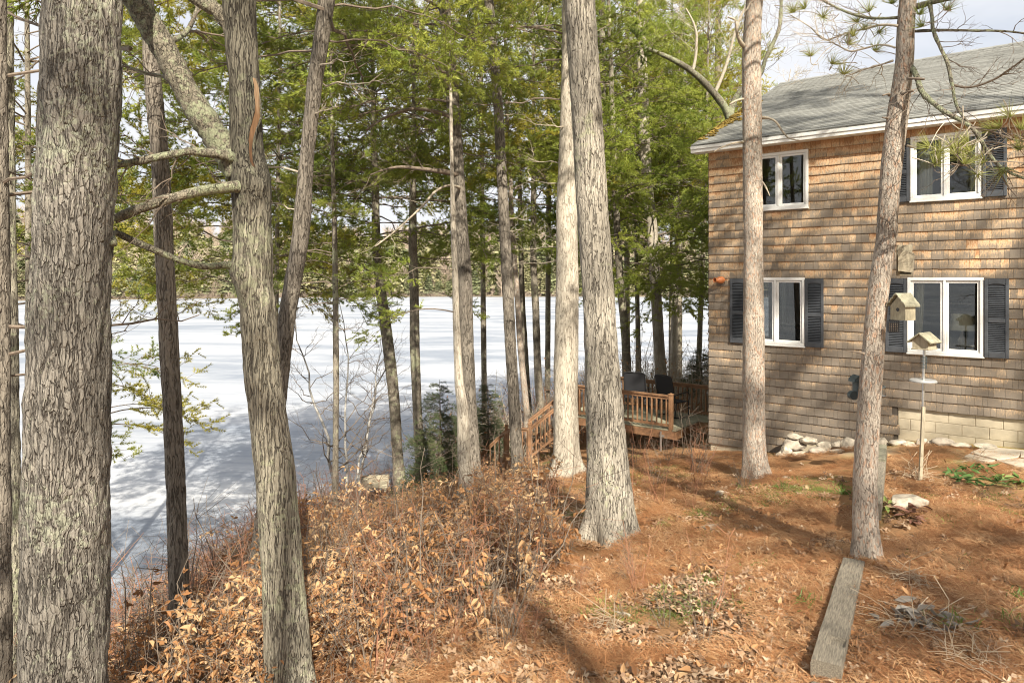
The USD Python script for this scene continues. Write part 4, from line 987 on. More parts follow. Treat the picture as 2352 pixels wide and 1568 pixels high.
M["pane"] = mat("pane", {"f": ("fresnel", {"IOR": 1.6}), "t": ("transparent_bsdf", {"color": (0.86, 0.89, 0.88)}), "g": ("glossy_bsdf", {"color": (1, 1, 1), "roughness": 0.01}), "x": ("mix_closure", {})},
                [("f.fac", "x.fac"), ("t.BSDF", "x.closure1"), ("g.BSDF", "x.closure2")], surface="x.closure")
M["deck_wood"] = plain("deck_wood", (0.235, 0.125, 0.062), 0.75, 0.35, 9, bump=0.3, stretch=(1, 1, 1))
M["deck_board"] = plain("deck_board", (0.27, 0.25, 0.17), 0.8, 0.25, 10, bump=0.3)
M["old_timber"] = plain("old_timber", (0.235, 0.20, 0.15), 0.9, 0.5, 7, bump=0.9, bscale=50, stretch=(1.4, 14, 14))
M["grey_board"] = plain("grey_board", (0.36, 0.31, 0.22), 0.9, 0.25, 7, bump=0.5, bscale=40, stretch=(6, 6, 1))
M["mossy_board"] = plain("mossy_board", (0.27, 0.25, 0.175), 0.9, 0.4, 14, bump=0.5)
M["yellow_board"] = plain("yellow_board", (0.33, 0.29, 0.20), 0.85, 0.3, 16, bump=0.4, stretch=(6, 6, 1))
M["stone_pale"] = plain("stone_pale", (0.42, 0.365, 0.285), 0.9, 0.5, 9, bump=0.8, bscale=45)
M["stone_grey"] = plain("stone_grey", (0.34, 0.29, 0.23), 0.85, 0.4, 8, bump=0.8, bscale=40)
M["flagstone"] = plain("flagstone", (0.46, 0.40, 0.31), 0.85, 0.18, 5, bump=0.4, bscale=30)
M["steel"] = plain("steel", (0.55, 0.55, 0.54), 0.35, 0.1, 20, metallic=0.9)
M["tin"] = plain("tin", (0.42, 0.42, 0.41), 0.5, 0.12, 20, metallic=0.5)
M["feeder_green"] = plain("feeder_green", (0.05, 0.07, 0.075), 0.5, 0.2, 15)
M["black_metal"] = plain("black_metal", (0.02, 0.02, 0.022), 0.45, 0.1, 15)
M["mesh_fabric"] = plain("mesh_fabric", (0.018, 0.018, 0.021), 0.8, 0.2, 60)
M["blue_cloth"] = plain("blue_cloth", (0.10, 0.17, 0.35), 0.8, 0.6, 9)
M["terracotta"] = plain("terracotta", (0.50, 0.17, 0.06), 0.45, 0.15, 20)
M["moss"] = plain("moss", (0.22, 0.15, 0.03), 0.95, 0.5, 20, bump=0.8, bscale=90)
M["warm_wood"] = plain("warm_wood", (0.42, 0.22, 0.09), 0.5, 0.2, 10)

EXPO = 0.1715
ZL = -2.40
WIN = dict(ul=(0.906, 2.076, 1.429, 2.593), ur=(3.858, 4.95, 1.42, 2.60), ll=(0.84, 2.01, -1.368, 0.012), lr=(3.809, 4.978, -1.368, 0.012))
TOPZ = 2.74
WEND = 8.6
DEPTH = 12.1


def wall_bottom(t):
    return ZL if t >= 3.644 else (ZL - 5 * EXPO if t >= 1.9 else ZL - 7 * EXPO)


# solid wall behind the shingles, in cells round the openings
mb = MB()
ts = sorted({0.0, WEND, 1.9, 3.644, *[w[0] for w in WIN.values()], *[w[1] for w in WIN.values()]})
zs = sorted({ZL - 7 * EXPO, ZL - 5 * EXPO, ZL, TOPZ, *[w[2] for w in WIN.values()], *[w[3] for w in WIN.values()]})
for a, b in zip(ts[:-1], ts[1:]):
    for c_, d in zip(zs[:-1], zs[1:]):
        m_, n_ = (a + b) / 2, (c_ + d) / 2
        if n_ < wall_bottom(m_) or any(w[0] < m_ < w[1] and w[2] < n_ < w[3] for w in WIN.values()):
            continue
        mb.box((a, 0.0, zz(c_)), (b, 0.14, zz(d)))
obj("front_wall", mb.mesh, M["dark_wall"], HOUSE)


def shingle_vf(x0, x1, zb, zt, rng, fullz=None):
    """One wedge-shaped shingle; returns vertices, faces, tone."""
    zf = zb if fullz is None else fullz
    o = lambda z: 0.004 + 0.024 * np.clip(1 - (z - zf) / (EXPO * 1.15), 0, 1) + j
    j = rng.uniform(0, 0.0035)
    dz = rng.normal(0, 0.0022) if fullz is None else 0
    skew = rng.normal(0, 0.002)
    g = 0.0018
    a, b = x0 + g, x1 - g
    v = np.array([[a, 0, zb + dz + skew], [b, 0, zb + dz - skew], [b, 0, zt], [a, 0, zt],
                  [a, -o(zb), zb + dz + skew], [b, -o(zb), zb + dz - skew], [b, -o(zt), zt], [a, -o(zt), zt]])
    f = np.array([[4, 5, 6], [4, 6, 7], [0, 1, 5], [0, 5, 4], [1, 2, 6], [1, 6, 5], [3, 0, 4], [3, 4, 7], [2, 3, 7], [2, 7, 6]])
    return v, f


rg = np.random.default_rng(99)
pieces = []
kmax = int((TOPZ - (ZL - 7 * EXPO)) / EXPO)
for k in range(kmax + 1):
    zb = ZL - 7 * EXPO + k * EXPO
    zt = min(zb + EXPO + 0.012, TOPZ)
    x = 0.0
    while x < 6.6:
        w = rg.choice([0.08, 0.105, 0.13, 0.16, 0.20]) * rg.uniform(0.85, 1.15)
        x1 = min(x + w, 6.6)
        segs = [(x, x1, zb, zt)]
        for lo in (1.9, 3.644):
            pass
        out = []
        for (a, b, c_, d) in segs:
            m_ = (a + b) / 2
            if c_ < wall_bottom(m_) - 1e-6:
                continue
            parts_ = [(a, b, c_, d)]
            for w_ in WIN.values():
                nxt = []
                for (a_, b_, c2, d2) in parts_:
                    if b_ <= w_[0] or a_ >= w_[1] or d2 <= w_[2] or c2 >= w_[3]:
                        nxt.append((a_, b_, c2, d2)); continue
                    if a_ < w_[0]: nxt.append((a_, w_[0], c2, d2))
                    if b_ > w_[1]: nxt.append((w_[1], b_, c2, d2))
                    lo_, hi2 = max(a_, w_[0]), min(b_, w_[1])
                    if c2 < w_[2]: nxt.append((lo_, hi2, c2, w_[2]))
                    if d2 > w_[3]: nxt.append((lo_, hi2, w_[3], d2))
                parts_ = nxt
            out += [q for q in parts_ if q[1] - q[0] > 0.012 and q[3] - q[2] > 0.012]
        # per-shingle weathering: fresh and orange below the eaves, mixed half way up, grey-brown low down
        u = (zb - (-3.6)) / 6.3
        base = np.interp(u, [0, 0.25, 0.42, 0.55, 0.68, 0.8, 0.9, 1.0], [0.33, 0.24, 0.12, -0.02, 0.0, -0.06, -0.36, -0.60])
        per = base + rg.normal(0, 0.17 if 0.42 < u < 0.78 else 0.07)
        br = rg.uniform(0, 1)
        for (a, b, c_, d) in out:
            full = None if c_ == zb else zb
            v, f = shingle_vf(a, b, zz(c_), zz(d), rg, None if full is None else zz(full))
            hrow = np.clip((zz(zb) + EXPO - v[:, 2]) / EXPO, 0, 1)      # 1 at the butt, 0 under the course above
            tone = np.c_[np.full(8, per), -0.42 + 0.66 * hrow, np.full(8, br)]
            cen = house_world((a + b) / 2, 0, 0)
            pieces.append((cen[1], v, f, tone))
        x = x1
pieces.sort(key=lambda q: q[0])
for q in pieces[:300]:
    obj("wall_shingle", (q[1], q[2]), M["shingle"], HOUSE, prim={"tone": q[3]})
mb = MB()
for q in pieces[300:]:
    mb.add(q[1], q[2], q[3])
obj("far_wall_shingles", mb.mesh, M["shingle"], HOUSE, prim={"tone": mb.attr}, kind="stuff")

# corner, gable wall (towards the lake) with its own shingles joined, back and right walls
PITCH = 2.78 / 6.34
RIDGE_Y = 6.34 - 0.30
ZE = 2.90                                   # roof surface at the eave edge (y = -0.30)
roofz = lambda y: ZE + PITCH * (y + 0.30) if y <= RIDGE_Y else ZE + PITCH * (RIDGE_Y + 0.30) - PITCH * (y - RIDGE_Y)
gm = MB()
GW = [(3.2, 5.3, -1.95, 0.0), (3.4, 5.2, 1.0, 2.5)]
ys = sorted({0.14, DEPTH, *[g[0] for g in GW], *[g[1] for g in GW]}); zs = sorted({-3.62, 2.74, *[g[2] for g in GW], *[g[3] for g in GW]})
for a, b in zip(ys[:-1], ys[1:]):
    for c_, d in zip(zs[:-1], zs[1:]):
        if not any(g[0] < (a + b) / 2 < g[1] and g[2] < (c_ + d) / 2 < g[3] for g in GW):
            gm.box((0, a, zz(c_)), (0.14, b, zz(d)))
gm.add(np.array([[0, 0.14, zz(2.741)], [0, DEPTH, zz(2.741)], [0, RIDGE_Y, zz(roofz(RIDGE_Y) - 0.22)], [0.14, 0.14, zz(2.741)], [0.14, DEPTH, zz(2.741)], [0.14, RIDGE_Y, zz(roofz(RIDGE_Y) - 0.22)]]), np.array([[0, 1, 2], [3, 5, 4], [0, 2, 5], [0, 5, 3], [1, 4, 5], [1, 5, 2]]))
obj("gable_wall", gm.mesh, M["dark_wall"], HOUSE)
gs = MB()
for k in range(60):
    zb = ZL - 7 * EXPO + k * EXPO
    if zb > roofz(RIDGE_Y) - 0.4: break
    y = 0.0
    while y < DEPTH:
        w = rg.choice([0.095, 0.125, 0.15, 0.18, 0.215]); y1 = min(y + w, DEPTH)
        lim = roofz((y + y1) / 2) - 0.24
        if zb + 0.05 < lim and not any(y1 > g[0] and y < g[1] and zb + EXPO > g[2] and zb < g[3] for g in GW):
            v, f = shingle_vf(y, y1, zz(zb), zz(min(zb + EXPO + 0.012, lim)), rg)
            hrow = np.clip((zz(zb) + EXPO - v[:, 2]) / EXPO, 0, 1)
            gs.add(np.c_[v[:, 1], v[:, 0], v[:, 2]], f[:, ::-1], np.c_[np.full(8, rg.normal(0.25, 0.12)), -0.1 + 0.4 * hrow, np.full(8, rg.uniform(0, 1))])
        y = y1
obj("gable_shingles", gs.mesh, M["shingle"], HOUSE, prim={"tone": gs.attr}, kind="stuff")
for g in GW:
    mb = MB(); w_ = 0.07
    for lo, hi in [((g[0], g[2]), (g[1], g[2] + w_)), ((g[0], g[3] - w_), (g[1], g[3])), ((g[0], g[2] + w_), (g[0] + w_, g[3] - w_)), ((g[1] - w_, g[2] + w_), (g[1], g[3] - w_)), (((g[0] + g[1]) / 2 - 0.03, g[2] + w_), ((g[0] + g[1]) / 2 + 0.03, g[3] - w_))]:
        mb.box((-0.045, lo[0] + 0.001, zz(lo[1]) + 0.001), (0.10, hi[0] - 0.001, zz(hi[1]) - 0.001))
    gw_ = obj("gable_window", mb.mesh, M["white_paint"], HOUSE)
    mb = MB(); mb.box((0.02, g[0] + w_, zz(g[2] + w_)), (0.026, g[1] - w_, zz(g[3] - w_)))
    obj("pane", mb.mesh, M["pane"], gw_)
# back wall with a wide glazed opening towards the lake on each floor
mb = MB()
for a, b, c_, d in [(0.14, 0.7, -3.6, 2.74), (0.7, 4.2, -0.2, 0.55), (0.7, 4.2, -3.6, -2.2), (0.7, 4.2, 2.5, 2.74), (4.2, WEND, -3.6, 2.74)]:
    mb.box((a, DEPTH - 0.14, zz(c_)), (b, DEPTH, zz(d)))
mb.box((WEND - 0.14, 0.14, zz(-3.6)), (WEND, DEPTH - 0.14, zz(2.74)))
obj("rear_wall", mb.mesh, M["room_wall"], HOUSE)
for z in (-2.2, 0.40, 2.66):
    mb = MB(); mb.box((0.15, 0.15, zz(z - 0.08)), (WEND - 0.15, DEPTH - 0.15, zz(z)))
    obj("ceiling" if z > 1 else "floor", mb.mesh, M["room_wall"] if z > 1 else M["warm_wood"], HOUSE)
mb = MB(); mb.box((2.9, 0.15, zz(-2.19)), (3.0, 8.2, zz(0.31))); mb.box((2.9, 0.15, zz(0.41)), (3.0, 8.2, zz(2.57)))
mb.box((3.01, 6.0, zz(-2.19)), (WEND - 0.15, 6.1, zz(0.31))); mb.box((3.01, 5.5, zz(0.41)), (WEND - 0.15, 5.6, zz(2.57)))
obj("inner_wall", mb.mesh, M["room_wall"], HOUSE)

# foundation: mortar wall and its blocks
mb = MB(); mb.box((3.65, 0.035, zz(-3.3)), (WEND, 0.2, zz(ZL - 0.002)))
mb.box((0.02, 0.03, zz(-4.0)), (1.9, 0.2, zz(ZL - 7 * EXPO - 0.002))); mb.box((1.9, 0.03, zz(-4.0)), (3.644, 0.2, zz(ZL - 5 * EXPO - 0.002)))
fnd = obj("foundation", mb.mesh, M["mortar"], HOUSE)
for row in range(4):
    z1 = ZL - 0.012 - row * 0.2
    x = 3.655 - (0.2 if row % 2 else 0.0)
    while x < 6.8:
        a, b = max(x, 3.655), x + 0.392
        if b - a > 0.05:
            obj("block", bevelbox((a, 0.026, zz(z1 - 0.192)), (b, 0.10, zz(z1)), 0.004), M["block"], fnd)
        x += 0.40
for x0, x1, z1 in [(0.03, 0.62, ZL - 7 * EXPO - 0.012), (0.63, 1.25, ZL - 7 * EXPO - 0.012), (1.26, 1.89, ZL - 7 * EXPO - 0.012), (1.91, 2.5, ZL - 5 * EXPO - 0.012), (2.51, 3.1, ZL - 5 * EXPO - 0.012), (3.11, 3.64, ZL - 5 * EXPO - 0.012)]:
    obj("block", bevelbox((x0, 0.02, zz(z1 - 0.3)), (x1, 0.10, zz(z1)), 0.004), M["block"], fnd)

# roof
E0, E1 = -0.289, 7.6
mb = MB()
def roof_slab(y0, y1, lift0, lift1):
    return np.array([[E0, y0, zz(roofz(y0)) + lift0], [E1, y0, zz(roofz(y0)) + lift0], [E1, y1, zz(roofz(y1)) + lift0], [E0, y1, zz(roofz(y1)) + lift0],
                     [E0, y0, zz(roofz(y0)) + lift1], [E1, y0, zz(roofz(y0)) + lift1], [E1, y1, zz(roofz(y1)) + lift1], [E0, y1, zz(roofz(y1)) + lift1]])
mb.add(roof_slab(-0.30, RIDGE_Y, -0.05, -0.008), BOXF)
mb.add(roof_slab(RIDGE_Y, 2 * RIDGE_Y + 0.3, -0.05, -0.008), BOXF)
ROOF = obj("roof", mb.mesh, M["roof_shingle"], HOUSE, prim={"tone": np.full((16, 3), 0.4)})
slope = math.hypot(1, PITCH); nv = np.array([0, -PITCH, 1]) / slope
rp = []
nrow = int((RIDGE_Y + 0.30) * slope / 0.142)
for k in range(nrow + 1):
    s0, s1 = k * 0.142, min((k + 1) * 0.142 + 0.02, (RIDGE_Y + 0.3) * slope)
    y0, y1 = -0.30 + s0 / slope - (0.012 if k == 0 else 0), -0.30 + s1 / slope
    x = E0 - rg.uniform(0, 0.3)
    while x < 6.9:
        a, b = max(x, E0), x + rg.choice([0.16, 0.20, 0.25, 0.305])
        x = b
        if b - a < 0.03: continue
        h0 = rg.uniform(0.008, 0.0145); jz = rg.normal(0, 0.006)
        base = lambda xx, yy, h: np.array([xx, yy, zz(roofz(yy))]) + nv * h
        v = np.array([base(a + 0.003, y0 + jz, -0.006), base(b - 0.003, y0 + jz, -0.006), base(b - 0.003, y1, -0.006), base(a + 0.003, y1, -0.006),
                      base(a + 0.003, y0 + jz, h0), base(b - 0.003, y0 + jz, h0), base(b - 0.003, y1, 0.002), base(a + 0.003, y1, 0.002)])
        f = np.array([[4, 5, 6], [4, 6, 7], [0, 1, 5], [0, 5, 4], [1, 2, 6], [1, 6, 5], [3, 0, 4], [3, 4, 7]])
        rp.append((house_world((a + b) / 2, y0, 0)[1], v, f, np.full((8, 3), rg.uniform(0, 1))))
rp.sort(key=lambda q: q[0])
for q in rp[:300]:
    obj("roof_shingle", (q[1], q[2]), M["roof_shingle"], ROOF, prim={"tone": q[3]})
mb = MB()
for q in rp[300:]:
    mb.add(q[1], q[2], q[3])
obj("far_roof_shingles", mb.mesh, M["roof_shingle"], ROOF, prim={"tone": mb.attr}, kind="stuff")
for k in range(24):                                                     # ridge caps
    x = E0 + k * 0.3
    mb = MB(); zr = zz(roofz(RIDGE_Y))
    v = np.array([[x, RIDGE_Y - 0.15, zr - 0.15 * PITCH + 0.016], [x + 0.32, RIDGE_Y - 0.15, zr - 0.15 * PITCH + 0.008], [x, RIDGE_Y, zr + 0.026], [x + 0.32, RIDGE_Y, zr + 0.018], [x, RIDGE_Y + 0.15, zr - 0.15 * PITCH + 0.016], [x + 0.32, RIDGE_Y + 0.15, zr - 0.15 * PITCH + 0.008]])
    obj("ridge_cap", (v, np.array([[0, 1, 3, 2], [2, 3, 5, 4]])), M["roof_shingle"], ROOF, prim={"tone": np.full((6, 3), rg.uniform(0.2, 0.7))})
# moss on the rake edge
mv = MB()
for k in range(260):
    y = np.clip(rg.normal(1.9, 0.9), 0.1, 3.6); x = E0 + abs(rg.normal(0, 0.11 + 0.05 * math.sin(y * 5)))
    s_ = rg.uniform(0.02, 0.06)
    m_ = trimesh.creation.icosphere(1, 1.0)
    v = np.array(m_.vertices) * [s_ * 1.3, s_ * 1.3, s_ * 0.45] * (1 + 0.25 * rg.normal(size=(len(m_.vertices), 1)))
    mv.add(v + [x + 0.02, y, zz(roofz(y)) + 0.012], m_.faces)
obj("moss", mv.mesh, M["moss"], ROOF, label="yellow-brown moss cushions along the roof's left edge", kind="stuff")

# white trim
mb = MB(); mb.box((E0, -0.31, zz(2.735)), (7.6, -0.27, zz(2.80))); mb.box((E0, -0.33, zz(2.805)), (7.6, -0.27, zz(2.868)))
obj("fascia", mb.mesh, M["white_paint"], HOUSE)
mb = MB(); mb.box((E0, -0.268, zz(2.742)), (7.6, -0.002, zz(2.758)))
obj("soffit", mb.mesh, M["white_paint"], HOUSE)
mb = MB(); v = []
for y in (-0.268, RIDGE_Y):
    for dz in (-0.19, -0.055):
        for x in (E0, E0 + 0.03):
            v.append((x, y, zz(roofz(y)) + dz))
mb.add(np.array(v), np.array([[0, 1, 3, 2], [4, 6, 7, 5], [0, 2, 6, 4], [1, 5, 7, 3], [0, 4, 5, 1], [2, 3, 7, 6]]))
obj("rake_board", mb.mesh, M["white_paint"], HOUSE)


def frame_boxes(mb, x0, x1, z0, z1, w, y0, y1):
    mb.add(*bevelbox((x0, y0, z0), (x1, y1, z0 + w))); mb.add(*bevelbox((x0, y0, z1 - w), (x1, y1, z1)))
    mb.add(*bevelbox((x0, y0, z0 + w), (x0 + w, y1, z1 - w))); mb.add(*bevelbox((x1 - w, y0, z0 + w), (x1, y1, z1 - w)))


def window(key):
    x0, x1, z0, z1 = WIN[key]; z0, z1 = zz(z0), zz(z1)
    mb = MB(); frame_boxes(mb, x0 + 0.001, x1 - 0.001, z0 + 0.001, z1 - 0.001, 0.055, -0.045, 0.10)
    xm = (x0 + x1) / 2
    mb.add(*bevelbox((xm - 0.022, -0.04, z0 + 0.056), (xm + 0.022, 0.09, z1 - 0.056)))
    W = obj("window", mb.mesh, M["white_paint"], HOUSE)
    for a, b in ((x0 + 0.057, xm - 0.024), (xm + 0.024, x1 - 0.057)):
        mb = MB(); frame_boxes(mb, a, b, z0 + 0.058, z1 - 0.058, 0.042, -0.018, 0.05)
        obj("sash", mb.mesh, M["white_paint"], W)
        mb = MB(); mb.box((a + 0.04, 0.012, z0 + 0.098), (b - 0.04, 0.018, z1 - 0.098))
        obj("pane", mb.mesh, M["pane"], W)
    mb = MB(); mb.add(*bevelbox((x0 - 0.012, -0.06, z0 - 0.03), (x1 + 0.012, -0.001, z0 - 0.001)))
    obj("sill", mb.mesh, M["white_paint"], W)
    return W


def shutter(x0, x1, z0, z1):
    z0, z1 = zz(z0), zz(z1)
    mb = MB(); y0, y1 = -0.068, -0.030
    s_ = 0.052; zm = z0 + (z1 - z0) * 0.47
    mb.add(*bevelbox((x0, y0, z0), (x0 + s_, y1, z1))); mb.add(*bevelbox((x1 - s_, y0, z0), (x1, y1, z1)))
    for a, b in ((z0, z0 + 0.10), (zm - 0.035, zm + 0.035), (z1 - 0.085, z1)):
        mb.add(*bevelbox((x0 + s_, y0 + 0.001, a), (x1 - s_, y1, b)))
    # arched lip under the top rail
    n = 9; th_ = np.linspace(0, math.pi, n); xa = (x0 + x1) / 2 - np.cos(th_) * ((x1 - x0) / 2 - s_ - 0.004)
    za = z1 - 0.115 + 0.03 * np.sin(th_)
    v = np.vstack([np.c_[xa, np.full(n, y0 + 0.003), za], np.c_[xa, np.full(n, y0 + 0.003), np.full(n, z1 - 0.08)], np.c_[xa, np.full(n, y1), za], np.c_[xa, np.full(n, y1), np.full(n, z1 - 0.08)]])
    q = []
    for i in range(n - 1):
        q += [[i, i + 1, n + i + 1, n + i], [i, 2 * n + i, 2 * n + i + 1, i + 1]]
    mb.add(v, np.array(q))
    mb.box((x0 + s_ - 0.004, -0.032, z0 + 0.09), (x1 - s_ + 0.004, -0.027, z1 - 0.08))
    S = obj("shutter", mb.mesh, M["shutter"], HOUSE)
    for a, b in ((z0 + 0.10, zm - 0.035), (zm + 0.035, z1 - 0.118)):
        n = max(4, int((b - a) / 0.031))
        lm = MB()
        for i in range(n):
            zc = a + (i + 0.5) * (b - a) / n
            v = np.array([[x0 + s_, y0 + 0.006, zc - 0.012], [x1 - s_, y0 + 0.006, zc - 0.012], [x1 - s_, y1, zc + 0.011], [x0 + s_, y1, zc + 0.011]])
            lm.add(np.vstack([v, v + [0, 0, 0.006]]), np.array([[0, 1, 2, 3], [4, 7, 6, 5], [0, 4, 5, 1], [1, 5, 6, 2], [2, 6, 7, 3], [3, 7, 4, 0]]))
        obj("louvers", lm.mesh, M["shutter"], S, kind="stuff")


for key in WIN:
    window(key)
for key in ("ur", "ll", "lr"):
    x0, x1, z0, z1 = WIN[key]
    shutter(x0 - 0.355, x0 - 0.008, z0 - 0.01, z1 - 0.02)
    shutter(x1 + 0.008, x1 + 0.355, z0 - 0.01, z1 - 0.02)


def curtain(x0, x1, z0, z1, y=0.24, taper=0.0):
    n, k = 60, 8
    u, w = np.meshgrid(np.linspace(0, 1, n), np.linspace(0, 1, k))
    xa = x0 + (x1 - x0) * u * (1 - taper * (1 - w) * 0.6)
    v = np.stack([xa, y + 0.03 * np.sin(u * 22 + 0.6 * w) + 0.012 * np.sin(u * 51), zz(z0) + (z1 - z0) * w], -1).reshape(-1, 3)
    i = np.arange(n * k).reshape(k, n)
    return v, np.stack([i[:-1, :-1], i[:-1, 1:], i[1:, 1:], i[1:, :-1]], -1).reshape(-1, 4)


for a in [(3.90, 4.06, -1.36, -0.02, 0.22, 0.5), (3.92, 4.18, 1.40, 2.5, 0.24, 0.0), (4.76, 4.93, 1.40, 2.5, 0.24, 0.0), (0.9, 1.02, 1.40, 2.5, 0.24, 0.0)]:
    o = obj("curtain", curtain(*a), M["curtain"], HOUSE, smooth=True)


def lamp(x, y, z, s, label):
    p = house_world(x, y, zz(z))
    t = thing("table_lamp", label, "lamp", p, ROTZ)
    prof = np.array([(0.001, 0), (0.075, 0), (0.08, 0.015), (0.03, 0.04), (0.05, 0.12), (0.062, 0.2), (0.03, 0.29), (0.012, 0.32), (0.012, 0.46), (0.001, 0.46)]) * s
    obj("base", trimesh.creation.revolve(prof, sections=20), M["stone_grey"], t, smooth=40)
    sp = np.array([(0.205, 0.36), (0.172, 0.44), (0.150, 0.52), (0.138, 0.60), (0.134, 0.60), (0.146, 0.52), (0.168, 0.44), (0.201, 0.36)]) * s
    obj("lamp_shade", trimesh.creation.revolve(sp, sections=28), M["lampshade"], t, smooth=40)
    return t


def table(x, y, z, w, d, h, label):
    p = house_world(x, y, zz(z))
    t = thing("side_table", label, "table", p, ROTZ)
    obj("tabletop", bevelbox((-w / 2, -d / 2, h - 0.03), (w / 2, d / 2, h)), M["warm_wood"], t)
    for a in (-1, 1):
        for b in (-1, 1):
            obj("leg", bevelbox((a * (w / 2 - 0.04) - 0.02, b * (d / 2 - 0.04) - 0.02, 0), (a * (w / 2 - 0.04) + 0.02, b * (d / 2 - 0.04) + 0.02, h - 0.031)), M["warm_wood"], t)


table(4.63, 0.34, -2.2, 0.4, 0.3, 0.82, "low wooden table behind the lower right window, under a pale lamp")
lamp(4.63, 0.34, -1.38, 1.22, "pale cloth lampshade seen through the lower right window")
table(2.10, 0.45, -2.2, 0.4, 0.4, 0.62, "low wooden table behind the lower left window")
lamp(2.10, 0.45, -1.58, 1.15, "lamp edge seen at the right side of the lower left window")
# an armchair and a wooden chair inside the lower left window
p = house_world(1.35, 1.0, zz(-2.2))
t = thing("armchair", "grey upholstered armchair behind the lower left window", "armchair", p, ROTZ)
ch = trimesh.creation.box((0.7, 0.18, 0.9)); ch.apply_translation((0, 0.3, 0.55))
v, f = bevelbox((-0.36, 0.2, 0.1), (0.36, 0.4, 1.18), 0.09); obj("backrest", (v, f), M["mesh_fabric"], t)
v, f = bevelbox((-0.30, -0.4, 0.12), (0.30, 0.2, 0.45), 0.06); obj("seat", (v, f), M["mesh_fabric"], t)
for s_ in (-1, 1):
    v, f = bevelbox((s_ * 0.38 - 0.07, -0.4, 0.1), (s_ * 0.38 + 0.07, 0.2, 0.62), 0.05); obj("armrest", (v, f), M["mesh_fabric"], t)
p = house_world(1.7, 3.2, zz(-2.2))
t = thing("wooden_chair", "tan wooden chair deeper inside the lower left window", "chair", p, ROTZ + 30)
for a in (-0.2, 0.2):
    obj("leg", bevelbox((a - 0.02, -0.22, 0), (a + 0.02, -0.18, 0.44), 0.004), M["warm_wood"], t)
    obj("leg", bevelbox((a - 0.02, 0.18, 0), (a + 0.02, 0.22, 1.05), 0.004), M["warm_wood"], t)
obj("seat", bevelbox((-0.24, -0.24, 0.441), (0.24, 0.175, 0.48), 0.01), M["warm_wood"], t)
for z in (0.62, 0.80, 0.96):
    obj("back_slat", bevelbox((-0.18, 0.185, z), (0.18, 0.21, z + 0.07), 0.005), M["warm_wood"], t)

# ------------------------------------------------------------------ small things on and before the house
def gz(x, y):
    return float(ground_z(x, y))


# clay jug on the wall
p = house_world(0.33, -0.03, float(P(1650, 643, 14.9)[2]))
t = thing("clay_jug", "orange terracotta jug mounted sideways on the shingles near the house corner", "jug", p, ROTZ)
prof = np.array([(0.001, 0.0), (0.055, 0.0), (0.075, 0.03), (0.078, 0.09), (0.06, 0.15), (0.042, 0.18), (0.042, 0.21), (0.054, 0.235), (0.047, 0.235), (0.035, 0.20), (0.03, 0.12), (0.001, 0.1)])
j = trimesh.creation.revolve(prof, sections=24)
j.apply_transform(trimesh.transformations.rotation_matrix(math.radians(90), [1, 0, 0]))
j.apply_transform(trimesh.transformations.rotation_matrix(math.radians(-28), [0, 0, 1]))
obj("jug_body", j, M["terracotta"], t, smooth=35)
mb = MB(); a_ = np.linspace(0, math.pi, 9)
mb.tube(np.c_[0.075 + 0.0 * a_ + 0.03 * np.sin(a_), -0.09 - 0.055 * np.cos(a_), 0 * a_], 0.009, 6)
obj("handle", mb.mesh, M["terracotta"], t)
mb = MB(); mb.tube([(0, -0.02, -0.03), (0, 0.03, -0.03)], 0.012, 6); obj("hook", mb.mesh, M["black_metal"], t)

# owl or bat box high on the leaning pine (a tall weathered box with an open slanted bottom)
p = P(2080, 600, 6.62)
t = thing("nest_box", "tall grey weathered nest box with angled open bottom, high on leaning pine", "nest box", p, -32)
s_ = 6.62 / F
w, hgt, dp = 30 * s_, 58 * s_, 0.10
obj("backboard", bevelbox((-w / 2 - 0.02, dp - 0.005, -hgt / 2 - 0.02), (w / 2 - 0.01, dp + 0.015, hgt / 2 + 0.04)), M["grey_board"], t)
fv = np.array([[-w / 2, -0.01, -hgt / 2 + 0.03], [w / 2, 0.01, -hgt / 2 + 0.01], [w / 2 + 0.012, 0.03, hgt / 2 - 0.045], [-w / 2, 0.0, hgt / 2], [-w / 2, 0.008, -hgt / 2 + 0.03], [w / 2, 0.028, -hgt / 2 + 0.01], [w / 2 + 0.012, 0.048, hgt / 2 - 0.045], [-w / 2, 0.018, hgt / 2]])
obj("front_board", (fv, BOXF), M["grey_board"], t)
for sx_ in (-1, 1):
    obj("side_board", bevelbox((sx_ * (w / 2 - 0.008) - 0.008, 0.03, -hgt / 2 + 0.02), (sx_ * (w / 2 - 0.008) + 0.008, dp - 0.006, hgt / 2 - 0.05)), M["grey_board"], t)
obj("floor_board", beamvf((0, 0.02, -hgt / 2 - 0.012), (0, dp - 0.01, -hgt / 2 + 0.012), w * 0.8, 0.012), M["yellow_board"], t)

